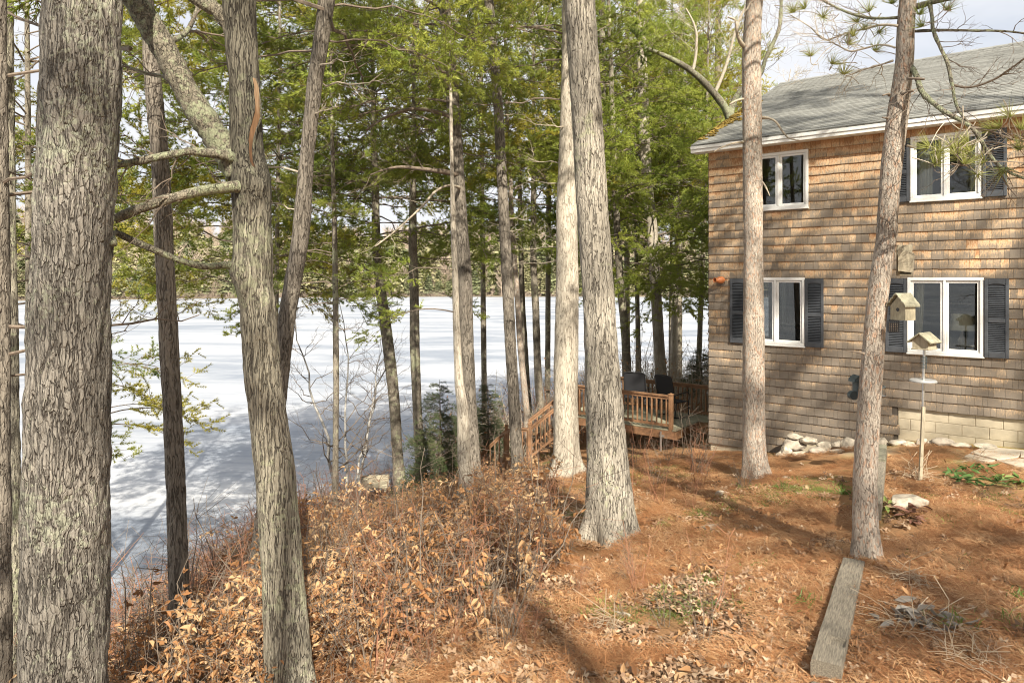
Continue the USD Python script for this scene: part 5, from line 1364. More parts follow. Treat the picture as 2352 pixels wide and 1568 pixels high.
# birdhouse with a scalloped shingle roof on the right side of the leaning pine
p = P(2062, 735, 6.5)
t = thing("birdhouse", "yellowish wooden birdhouse with scalloped mossy roof fixed to leaning pine", "birdhouse", p, -72)
s_ = 6.45 / F
w, dp = 27 * s_, 0.125
zt_, zb_ = 58 * s_, 0.0
v = np.array([[-w * 0.75, 0, 0], [w * 0.75, 0, 0], [w * 0.75, 0, 0.135], [0, 0, 0.225], [-w * 0.75, 0, 0.135]])
bodyv = np.vstack([v, v + [0, dp, 0]])
obj("body", (bodyv, np.array([[0, 1, 2], [0, 2, 4], [2, 3, 4], [5, 7, 6], [5, 9, 7], [7, 9, 8], [0, 5, 6], [0, 6, 1], [1, 6, 7], [1, 7, 2], [4, 9, 5], [4, 5, 0]])), M["yellow_board"], t)
for side in (-1, 1):
    n = 13
    q = np.linspace(0, 1, n)
    x = side * (q * w * 0.98); z = 0.245 - 0.115 * q + 0.008 * np.abs(np.sin(q * math.pi * 3)) + 0.012
    top = np.c_[x, np.full(n, -0.03), z]; bot = top - [0, 0, 0.014]
    top2, bot2 = top + [0, dp + 0.06, 0], bot + [0, dp + 0.06, 0]
    v = np.vstack([top, top2, bot, bot2]); q_ = []
    for i in range(n - 1):
        q_ += [[i, i + 1, n + i + 1, n + i], [2 * n + i, 3 * n + i, 3 * n + i + 1, 2 * n + i + 1], [i, 2 * n + i, 2 * n + i + 1, i + 1], [n + i, n + i + 1, 3 * n + i + 1, 3 * n + i]]
    q_ += [[n - 1, 3 * n - 1, 4 * n - 1, 2 * n - 1]]
    obj("roof", (v, np.array(q_)), M["mossy_board"], t)
mb = MB()
mb.tube([(0, 0.012, 0.1), (0, -0.002, 0.1)], 0.018, 14)
obj("entrance_hole", mb.mesh, M["black_metal"], t)
# dark wire suet cage below it
p = P(2052, 748, 6.5)
t = thing("suet_cage", "small dark wire cage hanging below the scalloped birdhouse", "suet cage", p, -20)
mb = MB()
for k in range(6):
    z = -0.06 + k * 0.022
    for y in (-0.02, 0.02):
        mb.tube([(-0.045 + 0.01 * (k % 2), y, z), (0.045 - 0.01 * (k % 2), y, z)], 0.0028, 4)
    x = -0.045 + k * 0.018
    for y in (-0.02, 0.02):
        mb.tube([(x, y, -0.06), (x, y, 0.05)], 0.0028, 4)
obj("wire_cage", mb.mesh, M["black_metal"], t)
mb = MB(); mb.box((-0.035, -0.014, -0.05), (0.035, 0.014, 0.03)); obj("suet_block", mb.mesh, M["twig"], t)

# green feeder strapped to the trunk, its ends showing on both sides
p = P(1994, 892, 6.93)
t = thing("bird_feeder", "blue-green box feeder behind the leaning pine with ends showing both sides", "bird feeder", p, 5)
s_ = 6.93 / F
for side, name in ((-1, "housing"), (1, "housing")):
    x = side * 31 * s_
    obj(name, bevelbox((min(x, x + side * -0.05), -0.03, -0.08), (max(x, x + side * -0.05), 0.06, 0.13), 0.008), M["feeder_green"], t)
hood = np.array([[-39 * s_, -0.05, 0.10], [-39 * s_, 0.06, 0.10], [-28 * s_, 0.06, 0.14], [-28 * s_, -0.05, 0.14], [-40 * s_, -0.05, 0.07], [-40 * s_, 0.06, 0.07], [-28 * s_, 0.06, 0.085], [-28 * s_, -0.05, 0.085]])
obj("hood", (hood, np.array([[0, 1, 2, 3], [4, 7, 6, 5], [0, 3, 7, 4], [1, 5, 6, 2], [0, 4, 5, 1], [2, 6, 7, 3]])), M["feeder_green"], t)
mb = MB(); mb.tri(trimesh.creation.cylinder(0.045, 0.05, 18, transform=trimesh.transformations.translation_matrix((-37 * s_, 0.0, -0.065)) @ trimesh.transformations.rotation_matrix(math.pi / 2, (1, 0, 0))))
obj("seed_tray", mb.mesh, M["feeder_green"], t)
mb = MB(); mb.tube([(28 * s_, -0.02, -0.07), (37 * s_, -0.03, -0.075), (37 * s_, -0.03, -0.05)], 0.008, 6); obj("perch", mb.mesh, M["black_metal"], t)
mb = MB(); a_ = np.linspace(0, 2 * math.pi, 25)
mb.tube(np.c_[0.135 * np.cos(a_), -0.03 + 0.135 * np.sin(a_), 0.03 + 0 * a_], 0.005, 5, False); obj("strap", mb.mesh, M["feeder_green"], t)

# pole with house feeder, wire guard and baffle
YP = 9.76
s_ = YP / F
pb = P(2115, 1096, YP); pb[2] = gz(pb[0], pb[1])
t = thing("birdhouse_pole", "metal pole carrying a round pale squirrel baffle and green wire coil", "pole", pb)
top = P(2123, 800, YP) - pb
mb = MB(); mb.tube([(0, 0, -0.1), tuple(top)], 0.0165, 14); obj("pole", mb.mesh, M["steel"], t)
bz = P(2120, 873, YP) - pb
prof = np.array([(0.018, 0.012), (0.10, 0.016), (0.165, 0.008), (0.178, -0.006), (0.176, -0.022), (0.160, -0.024), (0.09, -0.008), (0.018, -0.010)])
b_ = trimesh.creation.revolve(prof, sections=36); b_.apply_translation((bz[0], bz[1], bz[2]))
obj("baffle", b_, M["tin"], t, smooth=35)
cz_ = P(2122, 832, YP) - pb
mb = MB(); a_ = np.linspace(0, 2 * math.pi * 9, 150)
mb.tube(np.c_[cz_[0] + 0.04 * np.cos(a_), cz_[1] + 0.04 * np.sin(a_), cz_[2] + np.linspace(-0.09, 0.09, 150)], 0.0028, 4, False)
for k in range(6):
    x, y = cz_[0] + 0.04 * math.cos(k * 1.05), cz_[1] + 0.04 * math.sin(k * 1.05)
    mb.tube([(x, y, cz_[2] - 0.09), (x, y, cz_[2] + 0.09)], 0.002, 4)
obj("wire_guard", mb.mesh, M["feeder_green"], t)
p = pb + top
t = thing("birdhouse", "small grey gabled wooden birdhouse on top of the metal pole", "birdhouse", p, -54)
w, dp, h_ = 0.105, 0.13, 0.125
v = np.array([[-w, -dp, 0.006], [w, -dp, 0.006], [w, -dp, h_], [0, -dp, h_ + 0.085], [-w, -dp, h_]])
obj("body", (np.vstack([v, v + [0, 2 * dp, 0]]), np.array([[0, 1, 2], [0, 2, 4], [2, 3, 4], [5, 7, 6], [5, 9, 7], [7, 9, 8], [0, 5, 6], [0, 6, 1], [1, 6, 7], [1, 7, 2], [4, 9, 5], [4, 5, 0]])), M["grey_board"], t)
for side in (-1, 1):
    a, b = np.array([0, 0, h_ + 0.098]), np.array([side * (w + 0.055), 0, h_ - 0.038])
    vv_, ff_ = beamvf(a, b, 2 * dp + 0.09, 0.016, (0, 0, 1)); obj("roof_board", (vv_, ff_), M["mossy_board"], t)
obj("floor_board", bevelbox((-w - 0.012, -dp - 0.012, -0.012), (w + 0.012, dp + 0.012, 0.005)), M["grey_board"], t)
mb = MB(); mb.tube([(w - 0.005, 0.03, 0.075), (w + 0.003, 0.03, 0.075)], 0.02, 14); obj("entrance_hole", mb.mesh, M["black_metal"], t)
pb2 = P(2113, 1097, YP - 0.08); pb2[2] = gz(pb2[0], pb2[1])
t = thing("wooden_stake", "bleached split wooden stake leaning beside the birdhouse pole", "stake", pb2)
topv = P(2121, 934, YP - 0.1) - pb2
vv_, ff_ = beamvf((0, 0, -0.1), topv, 0.042, 0.034, (0, 1, 0)); obj("stake_body", (vv_, ff_), M["grey_board"], t)

# timbers
def rough_beam(a, b, w, h, seed, notch=None):
    a, b = np.asarray(a, float), np.asarray(b, float); d = b - a; L = np.linalg.norm(d); d /= L
    s_ = np.cross(d, (0, 0, 1)); s_ /= np.linalg.norm(s_); t_ = np.cross(s_, d)
    n = int(L / 0.02) + 2; per = []
    prof = []
    for k in range(10): prof.append((-w / 2 + w * k / 9, h / 2))
    for k in range(1, 6): prof.append((w / 2, h / 2 - h * k / 5))
    for k in range(1, 10): prof.append((w / 2 - w * k / 9, -h / 2))
    for k in range(1, 5): prof.append((-w / 2, -h / 2 + h * k / 5))
    prof = np.array(prof); m = len(prof)
    x = np.linspace(0, L, n)
    Xg = np.repeat(x, m); pr = np.tile(prof, (n, 1))
    q = np.c_[Xg * 2.0, pr[:, 0] * 30, pr[:, 1] * 30 + seed * 10]
    nz = meshkit.fbm(q, 3, seed) - 0.5
    cs = pr / np.array([w / 2, h / 2]); rad = np.maximum(np.abs(cs[:, 0]), np.abs(cs[:, 1]))
    corner = (np.abs(cs[:, 0]) > 0.95) & (np.abs(cs[:, 1]) > 0.95)
    pr = pr * (1 - 0.05 * corner[:, None]) * (1 + 0.09 * nz[:, None])
    if notch:
        for (x0, x1, lo, hi, dp_) in notch:
            inside = (Xg > x0) & (Xg < x1) & (pr[:, 1] > h * 0.35) & (pr[:, 0] > lo * w) & (pr[:, 0] < hi * w)
            pr[:, 1] -= inside * dp_
    v = a + Xg[:, None] * d + pr[:, :1] * s_ + pr[:, 1:] * t_
    i, j = np.meshgrid(np.arange(n - 1), np.arange(m), indexing="ij")
    f = np.stack([i * m + j, i * m + (j + 1) % m, (i + 1) * m + (j + 1) % m, (i + 1) * m + j], -1).reshape(-1, 4)
    f = np.vstack([f[:, [0, 1, 2]], f[:, [0, 2, 3]]])
    v = np.vstack([v, a + [[0, 0, 0]], b + [[0, 0, 0]]]); k = np.arange(m)
    f = np.vstack([f, np.stack([np.full(m, n * m), (k + 1) % m, k], 1), np.stack([np.full(m, n * m + 1), (n - 1) * m + k, (n - 1) * m + (k + 1) % m], 1)])
    return v, f


def timber(label, a, b, w, h, seed, notch=None, m="old_timber"):
    a, b = np.array(a), np.array(b); d = b - a
    t = thing("landscape_timber", label, "timber", a, math.degrees(math.atan2(d[1], d[0])))
    obj("timber_body", rough_beam((0, 0, 0), (math.hypot(d[0], d[1]), 0, d[2]), w, h, seed, notch), M[m], t, smooth=40)


ta, tb = P(1897, 1503, 4.62), P(1961, 1288, 6.5)
tb[2] += 0.04
timber("long weathered square timber edging running from the leaning pine towards the viewer", ta - [0, 0, 0.135], tb - [0, 0, 0.105], 0.195, 0.17, 3, [(0.28, 0.42, -0.15, 0.45, 0.03), (1.45, 1.55, -0.1, 0.3, 0.02), (0.0, 1.2, -0.03, 0.03, 0.012), (0.9, 2.1, 0.2, 0.26, 0.012)])
timber("end of a lower dark timber at the bottom edge of view", P(1888, 1590, 4.0) - [0, 0, 0.14], P(1899, 1553, 4.5) - [0, 0, 0.14], 0.19, 0.16, 4)
timber("upper timber edging rising towards the house behind the leaning pine", P(2010, 1178, 7.3) + [0, 0, 0.02], P(2022, 1075, 8.9), 0.12, 0.18, 5)
timber("short mossy timber at the upper end of the edging", P(2021, 1071, 8.95), P(2025, 1036, 9.6), 0.13, 0.2, 6, None, "mossy_board")


def stone(p, sx_, sy_, sz_, seed, m="stone_pale", label=None, name="stone", group="stones along the house foundation", cat="stone"):
    mm = trimesh.creation.icosphere(3, 1.0); v = np.array(mm.vertices)
    n = meshkit.fbm(v * 1.3 + seed * 9.7, 3, seed) - 0.5
    v = v * (1 + 0.75 * n[:, None])
    pl = np.random.default_rng(seed)
    for _ in range(6):                                   # a few flattened faces
        d = pl.normal(size=3); d /= np.linalg.norm(d); h = v @ d; c_ = 0.72
        v = v - np.maximum(h - c_, 0)[:, None] * d * 0.8
    v = v * [sx_, sy_, sz_]
    return data(obj(name, (v + p, mm.faces), M[m], None, smooth=True), label, cat, group)


SPOTS = [(1805, 1036, 15, 12, 0), (1797, 1046, 17, 9, 0), (1829, 1020, 30, 14, 1), (1827, 1003, 18, 6, 0), (1860, 1012, 20, 9, 0), (1878, 1034, 20, 8, 1), (1898, 1026, 22, 13, 0), (1868, 1043, 12, 9, 0), (1926, 1022, 17, 9, 0), (1948, 1022, 16, 15, 0),
         (2026, 1024, 18, 12, 0), (2062, 1022, 20, 9, 0), (2092, 1024, 22, 5, 0), (2118, 1018, 12, 10, 1), (2143, 1018, 14, 7, 0), (2170, 1017, 26, 10, 1), (2205, 1022, 22, 5, 0), (2262, 1024, 26, 5, 0), (1985, 1030, 18, 7, 1), (1925, 1036, 18, 5, 0), (1845, 1047, 26, 6, 0)]
LAB = ["egg-shaped pale stone at the left end of the pile by the siding", "flat low stone at the very left foot of the stone pile", "largest grey flat stone in the pile by the siding", "thin pale slab on top of the stone pile", "white stone right of the big grey one in the pile",
       "rounded stone low in the middle of the stone pile", "broad pale round stone right of the pile's middle", "small upright stone in front of the stone pile", "small tan stone near the right of the pile", "upright pale stone left of the leaning pine", "pale stone just right of the leaning pine",
       "bright white stone below the foundation's left edge", "flat thin stone between the white stone and the pole", "grey stone just left of the pole foot", "pale stone just right of the pole", "long grey boulder under the block foundation", "flat pale slab right of the long grey boulder",
       "flat stone at the left of the paving", "low stone hidden partly by the leaning pine", "flat mossy stone below the tan stone", "flat dark slab under the stone pile"]
for k, ((u, v_, wr, hr, g_), lb) in enumerate(zip(SPOTS, LAB)):
    Yw = None
    s0 = (u - CX) / F                                    # depth of the wall along this ray, less a little
    tt = (C0[1] * s0 - C0[0]) / (WD[0] - WD[1] * s0)
    Yw = C0[1] + WD[1] * tt - 0.35 - (0.25 if v_ > 1030 else 0)
    p = P(u, v_, Yw); s_ = Yw / F
    p[2] = max(p[2], gz(p[0], p[1]) + hr * s_ * 0.35) if v_ > 1015 else p[2]
    stone(p, wr * s_, wr * s_ * 0.8, hr * s_ * 1.15, 200 + k, "stone_grey" if g_ else "stone_pale", lb)
p = P(2083, 1152, 8.27); p[2] = gz(p[0], p[1]) + 0.07
stone(p, 0.225, 0.17, 0.125, 251, "stone_pale", "single pale boulder on the needles above the reddish leaves", "boulder", None, "boulder")
p = P(1645, 1227, 8.4); p[2] = gz(p[0], p[1])
stone(p, 0.24, 0.16, 0.06, 252, "stone_grey", "low mossy grey rock nearly buried between the centre trunk and leaning pine", "rock", None, "rock")
p = P(1658, 1145, 9.9); p[2] = gz(p[0], p[1])
stone(p, 0.12, 0.1, 0.05, 253, "stone_pale", "small pale rock in the shadow left of the red pine foot", "rock", None, "rock")
p = P(1806, 1085, 10.8); p[2] = gz(p[0], p[1])
stone(p, 0.07, 0.06, 0.04, 254, "stone_pale", "tiny pale stone right of the straight red pine's foot", "rock", None, "rock")

# flagstone path
for k, (poly, lb) in enumerate([
    ([(2228, 1041), (2262, 1027), (2352, 1036), (2338, 1052), (2290, 1058)], "large leftmost flagstone of the path by the foundation"),
    ([(2345, 1037), (2400, 1042), (2400, 1062), (2344, 1052)], "flagstone cut by the right edge, upper row of the path"),
    ([(2292, 1061), (2340, 1055), (2398, 1064), (2390, 1080), (2330, 1072)], "front flagstone of the path at the right edge"),
    ([(2215, 1050), (2226, 1044), (2286, 1060), (2262, 1064)], "narrow broken flagstone at the path's left corner")]):
    pts = []
    for u, v_ in poly:
        Y = 10.6
        for _ in range(12):
            x = (u - CX) / F * Y; Y = (H - gz(x, Y) - 0.02) * F / (v_ - HY)
        pts.append((x, Y))
    pts = np.array(pts); c_ = pts.mean(0); n = len(pts)
    z = np.array([gz(*q) for q in pts])
    top = np.c_[pts, z + 0.035]; bot = np.c_[pts, z - 0.05]; ins = np.c_[c_ + (pts - c_) * 0.97, z + 0.045]
    v = np.vstack([bot, top, ins, [[*c_, z.mean() + 0.045]]])
    if np.cross(np.r_[pts[1] - pts[0], 0], np.r_[pts[2] - pts[1], 0])[2] < 0:
        od = np.r_[np.arange(n)[::-1], n + np.arange(n)[::-1], 2 * n + np.arange(n)[::-1], 3 * n]; v = v[od]
    k_ = np.arange(n); k1 = (k_ + 1) % n
    f = np.vstack([np.c_[k_, k1, n + k1], np.c_[k_, n + k1, n + k_], np.c_[n + k_, n + k1, 2 * n + k1], np.c_[n + k_, 2 * n + k1, 2 * n + k_], np.c_[2 * n + k_, 2 * n + k1, np.full(n, 3 * n)]])
    data(obj("flagstone", (v, f), M["flagstone"], None), lb, "flagstone", "flagstones of the path")

# ------------------------------------------------------------------ deck (house local axes) with its railings, and the stairs
DZ = -3.55
zd = zz(DZ)
DECK = thing("deck", "wooden deck with brown railings beyond the left house corner", "deck", (C0[0], C0[1], 0), ROTZ)
DX0, DX1, DY0, DY1 = -4.25, -0.98, 0.40, 2.42
y = DY0
while y < DY1 - 0.02:
    obj("deck_board", bevelbox((DX0, y, zd - 0.03), (DX1 if y < 1.7 else -0.02, y + 0.132, zd + rg.uniform(-0.002, 0.002)), 0.004), M["deck_board"], DECK)
    y += 0.14
for lo, hi in [((DX0, DY0 - 0.042, zd - 0.21), (DX1 - 0.002, DY0 - 0.003, zd - 0.032)), ((DX1, DY0 - 0.04, zd - 0.21), (DX1 + 0.04, 1.69, zd - 0.034)), ((DX0 - 0.042, DY0, zd - 0.21), (DX0 - 0.002, DY1, zd - 0.032))]:
    obj("rim_board", bevelbox(lo, hi), M["deck_wood"], DECK)
RT = zz(-2.765) - zd


def post(par, x, y, z0, z1, s_=0.09, cap=True):
    obj("post", bevelbox((x - s_ / 2, y - s_ / 2, z0), (x + s_ / 2, y + s_ / 2, z1), 0.006), M["deck_wood"], par)
    if cap:
        c_ = s_ / 2 + 0.012
        v = np.array([[x - c_, y - c_, z1 + 0.001], [x + c_, y - c_, z1 + 0.001], [x + c_, y + c_, z1 + 0.001], [x - c_, y + c_, z1 + 0.001], [x - c_, y - c_, z1 + 0.02], [x + c_, y - c_, z1 + 0.02], [x + c_, y + c_, z1 + 0.02], [x - c_, y + c_, z1 + 0.02], [x, y, z1 + 0.045]])
        f = np.array([[0, 3, 2], [0, 2, 1], [0, 1, 5], [0, 5, 4], [1, 2, 6], [1, 6, 5], [2, 3, 7], [2, 7, 6], [3, 0, 4], [3, 4, 7], [4, 5, 8], [5, 6, 8], [6, 7, 8], [7, 4, 8]])
        obj("post_cap", (v, f), M["deck_wood"], par)


def railing(par, a, b, za, zb, drop, gap=0.125, low=0.09):
    """A run of railing from a to b (x, y); za, zb the heights of its top; drop its height."""
    a, b = np.array(a, float), np.array(b, float); L = np.linalg.norm(b - a); d = (b - a) / L
    A, B = np.array([*a, za]), np.array([*b, zb])
    obj("hand_rail", beamvf(A, B, 0.09, 0.036), M["deck_wood"], par)
    off = np.array([0, 0, 0.03])
    obj("top_rail", beamvf(A - off - [0, 0, 0.025], B - off - [0, 0, 0.025], 0.035, 0.06), M["deck_wood"], par)
    obj("bottom_rail", beamvf(A - [0, 0, drop - low], B - [0, 0, drop - low], 0.035, 0.06), M["deck_wood"], par)
    n = int(L / gap)
    for k in range(n):
        q = A + (B - A) * (k + 0.5) / n
        obj("baluster", bevelbox((q[0] - 0.016, q[1] - 0.016, q[2] - drop + low + 0.02), (q[0] + 0.016, q[1] + 0.016, q[2] - 0.05), 0.003), M["deck_wood"], par)


post(DECK, DX1 - 0.12, DY0 + 0.03, zd - 0.22, zd + RT + 0.03)
railing(DECK, (DX0 + 0.05, DY0 + 0.03), (DX1 - 0.17, DY0 + 0.03), zd + RT, zd + RT, RT)
post(DECK, DX0 + 0.05, DY1 - 0.03, zd, zd + RT + 0.03)
post(DECK, -2.05, DY1 - 0.03, zd, zd + RT + 0.12)
post(DECK, -0.05, DY1 - 0.03, zd, zd + RT + 0.03)
railing(DECK, (DX0 + 0.1, DY1 - 0.03), (-2.1, DY1 - 0.03), zd + RT, zd + RT, RT)
railing(DECK, (-2.0, DY1 - 0.03), (-0.1, DY1 - 0.03), zd + RT, zd + RT, RT)
mb = MB(); mb.tube([(DX1 - 0.33, DY0 - 0.07, zd - 0.55), (DX1 - 0.33, DY0 - 0.07, zd - 0.05)], 0.024, 10); mb.box((DX1 - 0.37, DY0 - 0.06, zd - 0.18), (DX1 - 0.25, DY0 - 0.045, zd - 0.13))
obj("support_pipe", mb.mesh, M["steel"], DECK)
for x in (-3.9, -2.6, -1.4):
    obj("support_post", bevelbox((x - 0.06, 1.3, zd - 1.2), (x + 0.06, 1.42, zd - 0.031)), M["deck_wood"], DECK)

# stairs going down the bank to the left (world axes)
ST = [P(1330, 892, 17.75), P(1216, 983, 17.7), P(1163, 986, 17.9), P(1100, 1046, 18.1), P(1051, 1060, 18.3), P(996, 1094, 18.6), P(962, 1090, 18.9)]
sb = ST[0].copy(); sb[2] = gz(sb[0], sb[1])
STAIR = thing("staircase", "brown wooden stair with railings zigzagging down the bank to the lake", "staircase", sb)
runs = [(0, 1), (1, 2), (2, 3), (3, 4), (4, 5), (5, 6)]
for i, j in runs:
    a, b = ST[i] - sb, ST[j] - sb
    railing(STAIR, a[:2], b[:2], a[2], b[2], 0.85, 0.115)
for k, q in enumerate(ST):
    q = q - sb
    post(STAIR, q[0], q[1] - 0.0, q[2] - 1.15, q[2] + (0.10 if k else 0.0), 0.085)
for (i, j) in ((0, 1), (2, 3), (4, 5)):
    a, b = ST[i] - sb - [0, 0, 0.9], ST[j] - sb - [0, 0, 0.9]
    n = max(3, int(abs(a[2] - b[2]) / 0.18))
    for k in range(n):
        q = a + (b - a) * (k + 0.5) / n
        obj("tread", bevelbox((q[0] - 0.15, q[1] + 0.03, q[2] - 0.035), (q[0] + 0.15, q[1] + 0.95, q[2])), M["deck_wood"], STAIR)
for (i, j) in ((1, 2), (3, 4), (5, 6)):
    a, b = ST[i] - sb - [0, 0, 0.9], ST[j] - sb - [0, 0, 0.9]
    obj("landing", bevelbox((min(a[0], b[0]), a[1] + 0.03, min(a[2], b[2]) - 0.06), (max(a[0], b[0]), a[1] + 0.95, min(a[2], b[2]) - 0.02)), M["deck_wood"], STAIR)
for (i, j) in ((0, 1), (4, 5)):                              # the far railing of the flights
    a, b = ST[i] - sb + [0.0, 0.98, 0], ST[j] - sb + [0.0, 0.98, 0]
    railing(STAIR, a[:2], b[:2], a[2], b[2], 0.85, 0.16)


def patio_chair(name, label, x, y, rot):
    p = house_world(x, y, 0); p[2] = zd + 0.004
    t = thing(name, label, "chair", p, ROTZ + rot, "black mesh patio chairs on the deck")
    for sx_ in (-1, 1):
        mb = MB(); X = sx_ * 0.29
        mb.tube(smoothpath([(X, -0.27, 0.40), (X, -0.30, 0.56), (X, -0.22, 0.64), (X, 0.10, 0.62), (X, 0.24, 0.60)], 16), 0.014, 7); obj("armrest", mb.mesh, M["black_metal"], t, smooth=True)
        mb = MB(); mb.tube([(X, -0.27, 0.40), (X, -0.27, 0.05)], 0.014, 7); obj("leg", mb.mesh, M["black_metal"], t)
        mb = MB(); mb.tube([(X, 0.20, 0.40), (X, 0.26, 0.05)], 0.014, 7); obj("leg", mb.mesh, M["black_metal"], t)
        mb = MB(); mb.tube(smoothpath([(X, -0.32, 0.05), (X, 0, 0.02), (X, 0.32, 0.05)], 9), 0.014, 7); obj("foot_bar", mb.mesh, M["black_metal"], t)
    mb = MB()
    mb.tube(smoothpath([(-0.28, 0.20, 0.40), (-0.275, 0.34, 0.9), (-0.26, 0.38, 1.06), (-0.1, 0.40, 1.10), (0.1, 0.40, 1.10), (0.26, 0.38, 1.06), (0.275, 0.34, 0.9), (0.28, 0.20, 0.40)], 40), 0.014, 7)
    obj("back_frame", mb.mesh, M["black_metal"], t, smooth=True)
    q = np.linspace(0, 1, 8); n = 8
    bk = np.vstack([np.c_[np.full(n, s_ * 0.262), 0.20 + 0.18 * q, 0.42 + 0.66 * q] for s_ in (-1, 1)])
    bk = np.vstack([bk, bk + [0, 0.006, 0]])
    f = []
    for i in range(n - 1):
        f += [[i, n + i, n + i + 1, i + 1], [2 * n + i, 2 * n + i + 1, 3 * n + i + 1, 3 * n + i]]
    obj("backrest", (bk, np.array(f)), M["mesh_fabric"], t)
    obj("seat", bevelbox((-0.27, -0.27, 0.392), (0.27, 0.21, 0.412), 0.006), M["mesh_fabric"], t)
    return t


patio_chair("patio_chair", "black mesh patio chair against the deck's back rail, left of the back post", -2.75, 1.85, 200)
patio_chair("patio_chair", "black mesh patio chair nearest the house, right of the deck's front post", -1.72, 1.86, 165)
p = house_world(-3.25, 1.25, 0); p[2] = zd + 0.004
t = thing("footstool", "low black stool with a blue and white cushion on the deck", "stool", p, ROTZ + 10)
for a in (-0.2, 0.2):
    for b in (-0.2, 0.2):
        mb = MB(); mb.tube([(a, b, 0), (a * 0.95, b * 0.95, 0.36)], 0.013, 6); obj("leg", mb.mesh, M["black_metal"], t)
obj("seat", bevelbox((-0.24, -0.24, 0.361), (0.24, 0.24, 0.385), 0.008), M["black_metal"], t)
obj("cushion", bevelbox((-0.25, -0.25, 0.386), (0.25, 0.25, 0.46), 0.03), M["blue_cloth"], t)

# planks of a stored dock section on the bank at the waterside
p = P(858, 1108, 19.0); s_ = 19.0 / F
t = thing("dock_section", "grey planked dock section lying on the bank above the ice", "dock section", p, 8)
for k in range(6):
    obj("plank", bevelbox((-0.40, -0.5 + k * 0.17, -0.02 + k * 0.012), (0.42, -0.34 + k * 0.17, 0.015 + k * 0.012)), M["grey_board"], t)
for x in (-0.32, 0.34):
    obj("joist", bevelbox((x - 0.03, -0.5, -0.17), (x + 0.03, 0.5, -0.03)), M["grey_board"], t)
p = P(1551, 850, 27.5); p[2] = gz(p[0], p[1])
t = thing("covered_grill", "dark box-shaped covered grill standing beyond the deck near the lake", "grill", p)
obj("cover", bevelbox((-0.45, -0.3, 0.02), (0.45, 0.3, 0.85), 0.08), M["black_metal"], t)
obj("lid", bevelbox((-0.40, -0.25, 0.851), (0.40, 0.25, 1.1), 0.1), M["black_metal"], t)

# ------------------------------------------------------------------ bare trees, birches, hemlocks, shrubs
def bare_tree(name, label, base, height, r0, seed, m_trunk, m_branch, cat="tree", lean=(0, 0), fork=0.35, nb=26, twig_len=0.9, group=None, depth=2, tr=0.007):
    rng = np.random.default_rng(seed)
    base = np.array(base, float); t = thing(name, label, cat, base, group=group)
    n = 14; q = np.linspace(0, 1, n)[:, None]
    path = q * np.array([lean[0], lean[1], height]) + np.cumsum(rng.normal(0, 0.012, (n, 3)), 0) * height * [1, 1, 0.2]
    path[0] = (0, 0, -0.2)
    v, f = tubevf(path, r0 * (1 - 0.92 * q[:, 0]) + 0.002, 9)
    obj("trunk", (v, f), M[m_trunk], t, smooth=True)
    mb = MB()
    for k in range(nb):
        u = rng.uniform(fork, 0.97); i = int(u * (n - 1.001)); ff = u * (n - 1.001) - i
        p = path[i] * (1 - ff) + path[i + 1] * ff
        a = rng.uniform(0, 2 * math.pi); L = height * 0.33 * (1.15 - u) * rng.uniform(0.6, 1.2) + 0.25
        d = np.array([math.cos(a), math.sin(a), rng.uniform(0.35, 1.0)]); d /= np.linalg.norm(d)
        mm = 9; w = np.linspace(0, 1, mm)[:, None]
        br = p + w * d * L + np.cumsum(rng.normal(0, 0.035, (mm, 3)), 0) * L; br[0] = p
        mb.tube(br, r0 * 0.38 * (1.1 - u) * (1 - 0.85 * w[:, 0]) + tr * 0.3, 5, False)
        twigs_on(mb, br, rng, 6, twig_len * (L / (height * 0.33) + 0.2), tr, 0.2, depth - 1)
    obj("branches", mb.mesh, M[m_branch], t, kind="stuff")
    return t


def wbase(u, Y):
    x = (u - CX) / F * Y
    return np.array([x, Y, gz(x, Y)])


for k, (u, Y, hgt, r0, ln, lb) in enumerate([
    (792, 18.0, 5.6, 0.055, (-1.15, 0.2), "left leaning white birch sapling with fine twigs against the ice"),
    (806, 17.6, 6.0, 0.042, (-0.35, 0.3), "upright birch sapling right beside the leaning one"),
    (820, 18.4, 4.8, 0.05, (0.55, 0.2), "birch sapling leaning right towards the bowed pine"),
    (812, 19.0, 6.5, 0.035, (0.5, 0.3), "slimmest birch sapling reaching high between thin trunk and bowed pine")]):
    bare_tree("birch_sapling", lb, wbase(u, Y), hgt, r0, 400 + k, "bark_birch", "twig", lean=ln, fork=0.2, nb=22, twig_len=0.55, group="birch saplings by the water", depth=2, tr=0.0045)
for k, (u, Y, hgt, r0, ln, lb) in enumerate([
    (1790, 34, 17, 0.16, (0.5, 0), "bare tree behind the roof just right of the straight red pine"), (1960, 40, 19, 0.17, (-1, 0), "bare tree behind the roof between the two red pines"),
    (2130, 38, 19, 0.16, (1, 0), "bare twiggy tree behind the roof right of the leaning pine"), (2290, 36, 20, 0.17, (0.5, 0), "bare twiggy tree rising above the right end of the roof"),
    (1870, 46, 21, 0.2, (1, 0), "pale far bare tree over the roof ridge's left end"), (2380, 44, 21, 0.2, (-1, 0), "bare tree at the top right corner of the view")]):
    bare_tree("bare_tree", lb, wbase(u, Y), hgt, r0, 420 + k, "twig_pale", "twig_pale", lean=ln, fork=0.3, nb=44, twig_len=1.5, group="bare trees behind the house", depth=3, tr=0.010)
t = thing("leaning_tree", "lichen-covered bare tree leaning out beside the roof's left eave", "tree", wbase(1690, 20.5))
lo = np.array(t.GetAttribute("xformOp:translate").Get())
